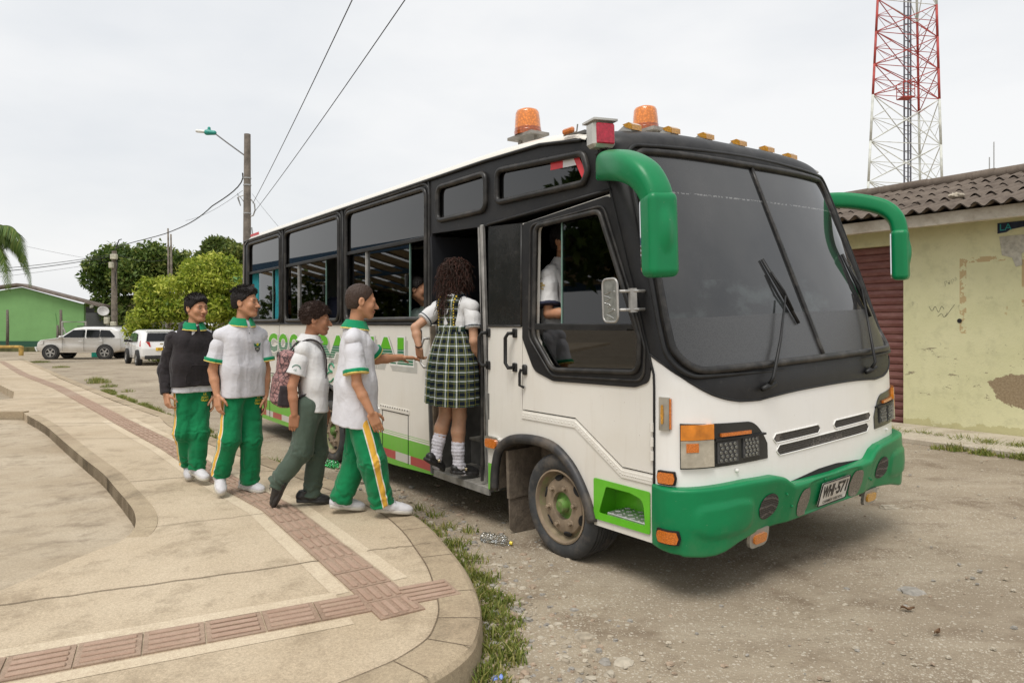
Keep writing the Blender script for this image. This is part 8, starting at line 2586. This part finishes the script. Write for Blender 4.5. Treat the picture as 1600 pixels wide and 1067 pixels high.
pC.trousers(GREENP_, np.array((-2.13, 5.42, .93)) - np.array(base), (.025, .022), (.084, .080, .074), 35, .008)
pC.shoe('r', .245, lace=simple("lace_grey", (.30, .29, .30), .8)); pC.shoe('l', .245, lace=simple("lace_grey", (.30, .29, .30), .8))
hc = pC.hair(HAIR_K, [((0, .072, .055), (0, .92, -.40)), ((0, .024, .016), (0, .70, -.72)), ((0, -.06, -.050), (0, 0, -1))], .008, lambda p: .003 * wob(p, .02, 3), extra=[((0, .03, .085), (.060, .070, .040))])
curls(pC, hc, HAIR_K, scalp(pC, 420, lambda q: .074, 7, .016), .017, .004, .6, .0024, 4)
tC = bvh_of(pC.sh)
nC = pC.B[:, 1]; rC = -pC.B[:, 0]                           # chest normal; right of the picture
ec = np.array((-2.050, 5.36, 1.300)) - np.array(base) + nC * .02 - pC.B[:, 0] * .055
for (poly, mt) in (([(-.036, .030), (-.012, .018), (0, .026), (.012, .018), (.036, .030), (.026, .004), (.0, -.004), (-.026, .004)], simple("crest_green", (.02, .16, .07), .7)),
                   ([(.012 * math.cos(a), .018 + .012 * math.sin(a)) for a in np.linspace(0, 5.8, 10)], simple("crest_yellow", (.70, .62, .05), .7)),
                   ([(-.024, -.004), (.024, -.004), (.022, -.026), (0, -.046), (-.022, -.026)], simple("crest_black", (.10, .10, .10), .7)),
                   ([(-.010, -.014), (.010, -.014), (.008, -.030), (0, -.036), (-.008, -.030)], simple("crest_pale", (.55, .60, .35), .7))):
    tri = tessellate_polygon([[Vector((p[0], p[1], 0)) for p in poly]])
    shrink(np.array([(p[0], p[1], 0) for p in poly]), [tuple(q) for q in tri], mt, tC, ec, rC, (0, 0, 1), "crest", pC.sh, .004 if 'green' in mt.name else .007)
pk_c = pC.J['neck'] + nC * .10
shrink(np.array([(-.014, -.015, 0), (.014, -.015, 0), (.010, -.15, 0), (-.010, -.15, 0)]), [(0, 1, 2, 3)], POLO, tC, pk_c, rC, (0, 0, 1), "placket", pC.sh, .004)
for k in range(2):
    V = np.array([(.0045 * math.cos(a), -.035 - k * .045 + .0045 * math.sin(a), 0) for a in np.linspace(0, 5.5, 8)]); shrink(V, [tuple(range(8))], simple("button_dark", (.08, .10, .09), .4), tC, pk_c, rC, (0, 0, 1), "button", pC.sh, .007)

def leg_text(p, centre, right, nup, tree):
    for (txt, sz, dy) in (("I.E.", .026, .030), ("ZONA", .022, .004), ("URABA", .022, -.022)):
        V, F = text_mesh(txt, sz, align='CENTER', offset=.0006)
        if dy < 0: V[:, 1] += -.35 * (.035 - np.abs(V[:, 0])) * 0 + 6 * V[:, 0] ** 2
        shrink(V + np.array([0, dy, 0]), F, simple("print_yellow", (.62, .50, .03), .7), tree, centre, right, nup, "leg_print", p.tr)
leg_text(pC, pC.J['hl'] * .74 + pC.J['kl'] * .26 + nC * .03 - pC.B[:, 0] * .010, unit(rC * 1.0), (0, 0, 1), bvh_of(pC.tr))

# --- boy in the dark hooded top
J_D = {'head': (-2.680, 5.8, 1.615), 'neck': (-2.702, 5.8, 1.453), 'chest': (-2.707, 5.8, 1.186), 'pelvis': (-2.710, 5.8, .96), 'sr': (-2.840, 5.72, 1.345), 'er': (-2.905, 5.71, 1.095), 'wr': (-2.866, 5.65, .905), 'tr': (-2.835, 5.63, .80),
       'sl': (-2.590, 5.90, 1.345), 'el': (-2.555, 5.93, 1.081), 'wl': (-2.565, 5.88, .874), 'tl': (-2.562, 5.86, .766), 'hr': (-2.755, 5.76, .95), 'kr': (-2.752, 5.72, .575), 'ar': (-2.790, 5.88, .285), 'toer': (-2.735, 5.80, .150),
       'hl': (-2.675, 5.86, .95), 'kl': (-2.640, 5.76, .560), 'al': (-2.655, 5.76, .275), 'toel': (-2.530, 5.66, .175)}
base = (-2.70, 5.80, GZ)
pD = Person("person", J_D, base, (.88, -.48), (.74, -.67), "boy in a dark hooded top and green tracksuit trousers, last in the line", SK4, .99, -.03)
pD.body({'r': dict(n=(-.6, -.8, 0), curl=1.05, side=-1), 'l': dict(n=(.7, .3, 0), curl=.6, side=1)})
hemU = np.array((-2.707, 5.80, .905)) - np.array(base)
pD.shirt(POLO, hemU, .078, .104, .078, .3, (.05, .05), 40, .005, None, (0, 0), "undershirt", .0)
pD.collar(TRIMG, YELC, .066)
hemD = np.array((-2.707, 5.80, .955)) - np.array(base)
pD.shirt(HOOD, hemD, .088, .112, .080, .8, (.062, .060), 41, .009, None, (0, 0), "hooded_top", .006, longs=True)
hd_c = pD.J['neck'] - pD.B[:, 1] * .055 + np.array([0, 0, -.012])
pD.part("hood", [torus(hd_c + pD.B[:, 1] * .03, pD.B[:, 2] + pD.B[:, 1] * .55, .085, .026, 0, 'u', (1, 1.2)), ell(hd_c - pD.B[:, 1] * .02 + np.array([0, 0, -.03]), (.095, .05, .075), pD.B, .03), plane(pD.J['neck'] + pD.B[:, 1] * .035, pD.B[:, 1], .01)], HOOD, .006, crease(43, .10, .006), .2, [hd_c], parent=pD.sh)
tD = bvh_of(pD.sh); nD = pD.B[:, 1]; rD = -pD.B[:, 0]; pc_ = pD.J['pelvis'] + nD * .16 + np.array([0, 0, .10])
pock = rpoly([(-.105, -.07), (.105, -.07), (.105, -.02), (.065, .075), (-.065, .075), (-.105, -.02)], .01, 3)
mbp = MB(); mbp.tube([(u, v, 0) for u, v in pock], .003, 4, closed=True)
Vp = np.array(mbp.v); V2 = []
for v in Vp:
    q = Vector(pc_) + Vector(rD) * float(v[0]) + Vector((0, 0, 1)) * float(v[1]); hh_ = tD.ray_cast(q + Vector(nD) * .25, -Vector(nD), .6)
    V2.append(tuple(hh_[0] + Vector(nD) * (float(v[2]) + .001)) if hh_[0] else tuple(q))
link_mesh("pocket_seam", V2, [tuple(f) for f in mbp.f], HOOD, pD.sh)
pD.trousers(GREENP_, np.array((-2.71, 5.80, .915)) - np.array(base), (.030, .015), (.084, .078, .070), 45, .008)
pD.shoe('r', .24, lace=simple("lace_grey", (.30, .29, .30), .8)); pD.shoe('l', .245, lace=simple("lace_grey", (.30, .29, .30), .8))
hdD = pD.hair(HAIR_K, [((0, .080, .044), (0, .86, -.52)), ((0, .028, .004), (0, .72, -.70)), ((0, -.06, -.056), (0, 0, -1))], .009, lambda p: .003 * wob(p, .016, 3), extra=[((0, .045, .070), (.062, .050, .035))])
curls(pD, hdD, HAIR_K, scalp(pD, 420, lambda q: .062, 8, .010), .014, .002, .3, .0022, 4, out=1.2)
leg_text(pD, pD.J['hl'] * .74 + pD.J['kl'] * .26 + nD * .03 - pD.B[:, 0] * .005, unit(rD), (0, 0, 1), bvh_of(pD.tr))

# --- girl climbing in
J_E = {'head': (-.430, 5.33, 1.850), 'neck': (-.440, 5.28, 1.690), 'chest': (-.449, 5.26, 1.559), 'pelvis': (-.463, 5.26, 1.262), 'sl': (-.585, 5.36, 1.600), 'el': (-.745, 5.26, 1.450), 'wl': (-.712, 5.22, 1.309), 'tl': (-.712, 5.27, 1.234),
       'sr': (-.300, 5.17, 1.600), 'er': (-.285, 5.12, 1.350), 'wr': (-.255, 5.22, 1.190), 'tr': (-.245, 5.30, 1.09), 'hl': (-.520, 5.31, 1.20), 'kl': (-.515, 5.33, .775), 'al': (-.590, 5.29, .455), 'toel': (-.545, 5.37, .318),
       'hr': (-.405, 5.21, 1.20), 'kr': (-.403, 5.25, .775), 'ar': (-.408, 5.24, .400), 'toer': (-.262, 5.32, .305)}
base = (-.43, 5.26, .293)
pE = Person("person", J_E, base, (.70, .72), (.66, .75), "girl with long curly hair in a plaid pinafore stepping up into the bus", SK3, 1.02, -.12)
pE.body({'l': dict(n=(-.5, -.85, .1), curl=.9, side=1), 'r': dict(n=(.6, -.8, 0), curl=.6, side=-1)}, calf=(.078, .054, .034))
def mat_plaid():
    m, t, p = new_mat("plaid")
    def at(n):
        a = t.nodes.new("ShaderNodeAttribute"); a.attribute_name = n; return a.outputs['Fac']
    u, v = at("pu"), at("pv")
    def st(x, per, off, w):
        f = mth(t, 'FRACT', mth(t, 'ADD', mth(t, 'DIVIDE', x, per), off)); return mth(t, 'LESS_THAN', mth(t, 'ABSOLUTE', mth(t, 'SUBTRACT', f, .5)), w / per / 2)
    c = None
    PER = .066
    base_u = st(u, PER, .0, .034); base_v = st(v, PER, .0, .034)
    c = mixc(t, mth(t, 'MULTIPLY', mth(t, 'ADD', base_u, base_v), .5), (.018, .052, .040), (.007, .012, .020))
    wu, wv = st(u, PER, .5, .009), st(v, PER, .5, .009)
    c = mixc(t, mth(t, 'MULTIPLY', mth(t, 'MAXIMUM', wu, wv), .55), c, (.60, .62, .60)); c = mixc(t, mth(t, 'MULTIPLY', wu, wv), c, (.72, .73, .72))
    for off in (.26, .74):
        y = mth(t, 'MAXIMUM', st(u, PER, off, .0024), st(v, PER, off, .0024)); c = mixc(t, mth(t, 'MULTIPLY', y, .6), c, (.34, .30, .06))
    setc(t, p, c); p.inputs['Roughness'].default_value = .9; p.inputs['Specular IOR Level'].default_value = .15
    tc = t.nodes.new("ShaderNodeTexCoord").outputs['Object']; set_bump(t, p, noise(t, 420, 2, .6, tc), .2, .004)
    return m
PLAID = mat_plaid()
bE = pE.B; rE, fE = bE[:, 0], bE[:, 1]
b0 = np.array(base)
wst = np.array((-.455, 5.26, 1.445)) - b0; hemE = np.array((-.460, 5.255, .865)) - b0
pE.shirt(SHIRTW, wst + np.array([0, 0, -.06]), .074, .068, .046, .62, (.055, .066), 51, .006, None, (0, 0), "blouse", 0)
for g, (e, d, r) in pE.sleeve_ends.items():
    pE.part("sleeve_stripe", [cone(e - d * .06, e + d * .05, r + .004, r + .006), plane(e - d * .014, d, .002), plane(e - d * .020, -d, .002)], simple("navy_line", (.02, .04, .06), .8), .004, crease(54, .10, .0021), .12, [e], parent=pE.sh)
pE.collar(SHIRTW, None, .058, h=.03, open_front=False)
# pleated skirt, lofted
rows = []; U = []; Vv = []; NP = 18; NS = NP * 12
for k in range(27):
    f = k / 26; c = wst * (1 - f) + hemE * f; rw = .122 + .088 * (1 - (1 - min(1, f * 1.7)) ** 2) + .022 * f; rd = .088 + .066 * (1 - (1 - min(1, f * 1.6)) ** 2) + .020 * f
    for j in range(NS):
        a = 2 * math.pi * j / NS; ph = (a * NP / (2 * math.pi)) % 1.0
        pl = (.0 if f < .06 else min(1, (f - .06) * 2.2)) * (.030 * (ph - .5) - .026 * math.exp(-((ph - .985) / .04) ** 2)) + .006 * f * math.sin(3 * a + 1.0) + .004 * f * math.sin(7 * a)
        q = c + rE * math.cos(a) * (rw + pl) + fE * math.sin(a) * (rd + pl) + np.array([0, 0, .006 * math.sin(2 * a) * f])
        rows.append(q); U.append(a * .155); Vv.append(f * .59)
Q = [(i * NS + j, i * NS + (j + 1) % NS, (i + 1) * NS + (j + 1) % NS, (i + 1) * NS + j) for i in range(26) for j in range(NS)]
sk = link_mesh("skirt", np.array(rows), np.array(Q), PLAID, pE.root, smooth=True, attrs={"pu": U, "pv": Vv})
def pl_attr(V): return {"pu": V @ rE + .03, "pv": V[:, 2] + .02}
top = pE.J['neck'] * .80 + pE.J['pelvis'] * .20
torsoL = [cone(top + rE * sg * .048, wst + rE * sg * .044, .090, .080, .05) for sg in (-1, 1)] + [cone(pE.J['neck'] + np.array([0, 0, -.028]), pE.J['s' + g], .078, .078, .045) for g in ('r', 'l')]
pE.part("bodice", torsoL + [rbox(wst + np.array([0, 0, .11]), (.094, .3, .155), .01, bE, .006, 'i')], PLAID, .006, crease(55, .14, .003), .2, [wst, pE.J['neck']], attrs=pl_attr, parent=sk)
pE.part("belt", [cone(wst + rE * sg * .046, wst + np.array([0, 0, -.04]) + rE * sg * .046, .088, .090, .05) for sg in (-1, 1)] + [plane(wst + np.array([0, 0, .018]), (0, 0, 1), .003), plane(wst + np.array([0, 0, -.028]), (0, 0, -1), .003)], PLAID, .0055, None, .2, [wst], attrs=pl_attr, parent=sk)
tE = bvh_of(sk)
for sg in (-1, 1):                                        # yellow and black braid along the straps
    pe = []
    for k in range(26):
        z = .02 + .27 * k / 25; x = sg * (.084 - .004 * math.sin(k / 25 * 3.1)) 
        o = Vector(wst + rE * x + np.array([0, 0, z])); hh_ = None
        for ch in sk.children:
            if ch.name.startswith("bodice"):
                tb = bvh_of(ch) if k == 0 else tb
        hh_ = tb.ray_cast(o - Vector(fE) * .4, Vector(fE), .8)
        if hh_[0] is not None: pe.append(hh_[0] - Vector(fE) * .004)
    mb = MB()
    for k in range(len(pe) - 1):
        mb.tube([pe[k], pe[k + 1]], [(.0075, .005)] * 2, 6, k % 2)
    mb.build("braid", [simple("braid_yellow", (.66, .44, .03), .7), simple("braid_dark", (.03, .035, .03), .7)], sk, smooth=True)
for g in ('l', 'r'):
    kn, an = pE.J['k' + g], pE.J['a' + g]; d = unit(an - kn); t0 = kn + (an - kn) * (.38 if g == 'l' else .52); bkE = -fE * .010
    so_ = pE.part("sock", [cone(t0 - d * .05 + bkE, t0 + (an - t0) * .4 + bkE, .054, .048, .01), cone(t0 + (an - t0) * .4 + bkE, an, .048, .042, .02), cone(an, an + d * .03 + unit(pE.J['toe' + g] - an) * .05, .042, .038, .02), plane(t0, -d, .004)], SOCKW, .005, lambda p: .0015 * np.sin((p @ d) * 240) + .002 * wob(p, .05, 3), .14, [t0, an])
    pE.shoe(g, .235, SHOEB, SOLEB, .040, low=True, up_hint=(kn - an) if g == 'r' else (kn - an) * .6 - fE * .0)
    F = unit(pE.J['toe' + g] - (an + d * .07)); Sd = unit(np.cross(F, -d)); m_ = pE.J['toe' + g] - F * .13
    mb = MB(); mb.tube([Vector(m_ + Sd * x - d * z + F * y) for (x, z, y) in ((-.045, .03, 0), (-.036, .062, -.01), (0, .078, -.018), (.036, .062, -.01), (.045, .03, 0))], [(.012, .004)] * 5, 8); mb.build("strap", SHOEB, pE.root, smooth=True)
    mb = MB(); mb.box(tuple(m_ + Sd * .046 - d * .045), (.020, .020, .020), bev=.003); mb.build("buckle", simple("buckle_brass", (.40, .34, .22), .3, .8), pE.root)
mb = MB(); w_ = pE.J['wl']; dd = unit(pE.J['tl'] - w_); M_ = Matrix.Translation(Vector(w_ - dd * .006)) @ Vector(dd).to_track_quat('Z', 'Y').to_matrix().to_4x4()
mb.lathe([(.026, -.006), (.029, 0), (.026, .006)], 16, 0, M_); mb.build("bracelet", SHOEB, pE.root, smooth=True)
hE = pE.hair(HAIR_B, [((0, .075, .05), (0, .9, -.45)), ((0, .04, -.02), (0, 1, 0))], .016, lambda p: .006 * wob(p, .03, 3), extra=[((0, -.06, -.04), (.085, .06, .10)), ((0, -.075, -.14), (.080, .045, .09))])
sd2 = scalp(pE, 520, lambda q: -.03, 9, .012, lambda q: q[1] < .06)
r9 = np.random.default_rng(3); P9 = lambda x, y, z: pE.c + pE.R @ (np.array([x, y, z]) * pE.hs)
for _ in range(560):
    x = r9.normal() * .050; z = -.02 - .19 * r9.random(); x = max(-.105, min(.105, x * (1.15 - .25 * abs(z) / .2)))
    sd2.append((P9(x, -.085 - .030 * r9.random() + .5 * abs(x), z), pE.R @ np.array([x * 3, -.5, -.3])))
lk = []
V_, Q_ = None, None
curls(pE, hE, HAIR_B, sd2, .072, .0120, 2.6, .0030, 6, down=.75, out=.50, n=24)
tint_h = mat_hair("hair_red_brown", (.070, .030, .022)); curls(pE, hE, tint_h, [sd2[i] for i in range(0, len(sd2), 3)], .078, .0125, 2.6, .0028, 17, down=.75, out=.56, n=24)
cap = pE.c + pE.R @ np.array([0, .01, .118]); 
pE.part("headband", [torus(P9(0, -.005, .030), pE.R @ np.array([0, 1, .25]), .098, .006, 0, 'u', (1, 2.2)), plane(P9(0, 0, .03), (0, 0, -1), .004)], SHOEB, .005, None, .16, [pE.c])

# --- passengers inside
def seated(label, head, face, bodyd, shirt_m, skin, hair_m, hs=1.0, group="passengers inside the bus", long_hair=False, arm=None, drop=.50, tr=GREY, fine=.0065, arms=True, sleeve=.75, lean=0.0, fwd=1.0):
    f = unit([bodyd[0], bodyd[1], 0]); r = np.array([f[1], -f[0], 0]); h = np.array(head, float); up3 = np.array([0, 0, 1.0])
    n = h - up3 * .155 - f * .02 + np.array([.8, .6, 0]) * lean; pv = n - up3 * drop - f * .02
    J = dict(head=h, neck=n, chest=n - up3 * .2, pelvis=pv)
    for g, s_ in (('r', 1), ('l', -1)):
        J['s' + g] = n + r * s_ * .155 - up3 * .10; J['e' + g] = J['s' + g] + r * s_ * .04 * fwd + f * .05 * fwd - up3 * .25; J['w' + g] = J['e' + g] + f * .20 * fwd - up3 * .2 * (1 - fwd) - r * s_ * .05 * fwd; J['t' + g] = J['w' + g] + f * .1 * fwd - up3 * (.03 + .07 * (1 - fwd))
        J['h' + g] = pv + r * s_ * .09; J['k' + g] = pv + r * s_ * .10 + f * .40 * fwd - up3 * .3 * (1 - fwd); J['a' + g] = J['k' + g] - up3 * .38; J['toe' + g] = J['a' + g] + f * .15 - up3 * .07
    base = tuple(pv - up3 * .12)
    p = Person("passenger", J, base, face, bodyd, label, skin, hs, cat="person", group=group)
    p.body({} if fwd == 0 else {'r': dict(n=up3, curl=.6, side=1), 'l': dict(n=up3, curl=.6, side=-1)}, h=fine, legs=fwd > 0)
    p.shirt(shirt_m, p.J['pelvis'] + up3 * .02, .090, .105, .068, sleeve, (.066, .078), 61, .007, None, (0, 0), "shirt")
    p.collar(shirt_m, None, .062)
    if fwd > 0: p.trousers(tr, p.J['pelvis'], (.02, .02), (.085, .075, .06), 66, .006, stripe=False)
    p.hair(hair_m, [((0, .074, .050), (0, .9, -.45)), ((0, .024, .01), (0, .75, -.65))] + ([] if long_hair else [((0, -.06, -.055), (0, 0, -1))]), .010, lambda q: .003 * wob(q, .02, 3), extra=[((0, -.10, .0), (.045, .045, .045))] if long_hair else ())
    return p
PALEG = mat_cloth("blouse_pale_green", (.42, .52, .46))
g1 = seated("girl passenger with tied-back dark hair framed by the open bus window", (-.843, 6.08, 1.788), (.86, -.12), (.15, -.98), PALEG, SK4, HAIR_K, .97, long_hair=True, lean=.13, fwd=0)
for sg in (-1, 1):
    g1.part("pinafore_strap", [cone(g1.J['neck'] + g1.B[:, 0] * sg * .085 - g1.B[:, 1] * .02 + np.array([0, 0, -.005]), g1.J['neck'] + g1.B[:, 0] * sg * .07 + g1.B[:, 1] * .095 + np.array([0, 0, -.16]), .026, .022)], PLAID, .007, None, .15, [g1.J['neck']], attrs=lambda V: {"pu": V @ g1.B[:, 0], "pv": V[:, 2]})
m1 = seated("passenger in a white shirt with blue trim seen through the front door window", (.373, 4.74, 2.055), (.75, -.65), (.66, -.75), SHIRTW, SK1, HAIR_K, 1.05, drop=.52, sleeve=.80)
e, d, r = m1.sleeve_ends['r']
for g, (e, d, r) in m1.sleeve_ends.items():
    m1.part("sleeve_band", [cone(e - d * .03, e + d * .04, r + .004, r + .006), plane(e + d * .004, d, .003), plane(e - d * .018, -d, .003)], simple("band_navy", (.02, .022, .05), .8), .005, crease(64, .10, .00245), .12, [e], parent=m1.sh)
m1.part("collar_edge", [torus(m1.J['neck'] + np.array([0, 0, .018]), (0, 0, 1), .066, .010)], simple("band_blue", (.02, .12, .45), .8), .005, None, .15, [m1.J['neck']], parent=m1.sh)
tM = bvh_of(m1.sh); q = m1.J['sr'] * .75 + m1.J['er'] * .25 + np.array([-.05, -.06, .0])
for (x, y, s_) in ((0, .008, .9), (-.012, 0, .8), (.012, 0, .8), (-.008, -.014, .7), (.009, -.014, .7), (0, -.004, .8)):
    V = np.array([(x + .008 * s_ * math.cos(a) * 1.3, y + .006 * s_ * math.sin(a), 0) for a in np.linspace(0, 5.4, 7)]); shrink(V * 1.6, [tuple(range(7))], simple("emblem_gold", (.40, .30, .12), .6), tM, q, (.8, -.55, 0), (0, 0, 1), "sleeve_emblem", m1.sh, .005)
seated("passenger with short brown hair behind the rearmost window", (-3.645, 9.72, 1.935), (.55, -.83), (-.8, -.6), SHIRTW, SK4, HAIR_B, 1.0, fine=.009, lean=.16, fwd=0)
seated("passenger in white behind the second window from the rear", (-2.885, 8.75, 1.73), (.4, -.9), (-.8, -.6), SHIRTW, SK2, HAIR_K, .95, fine=.009, lean=.12, fwd=0)
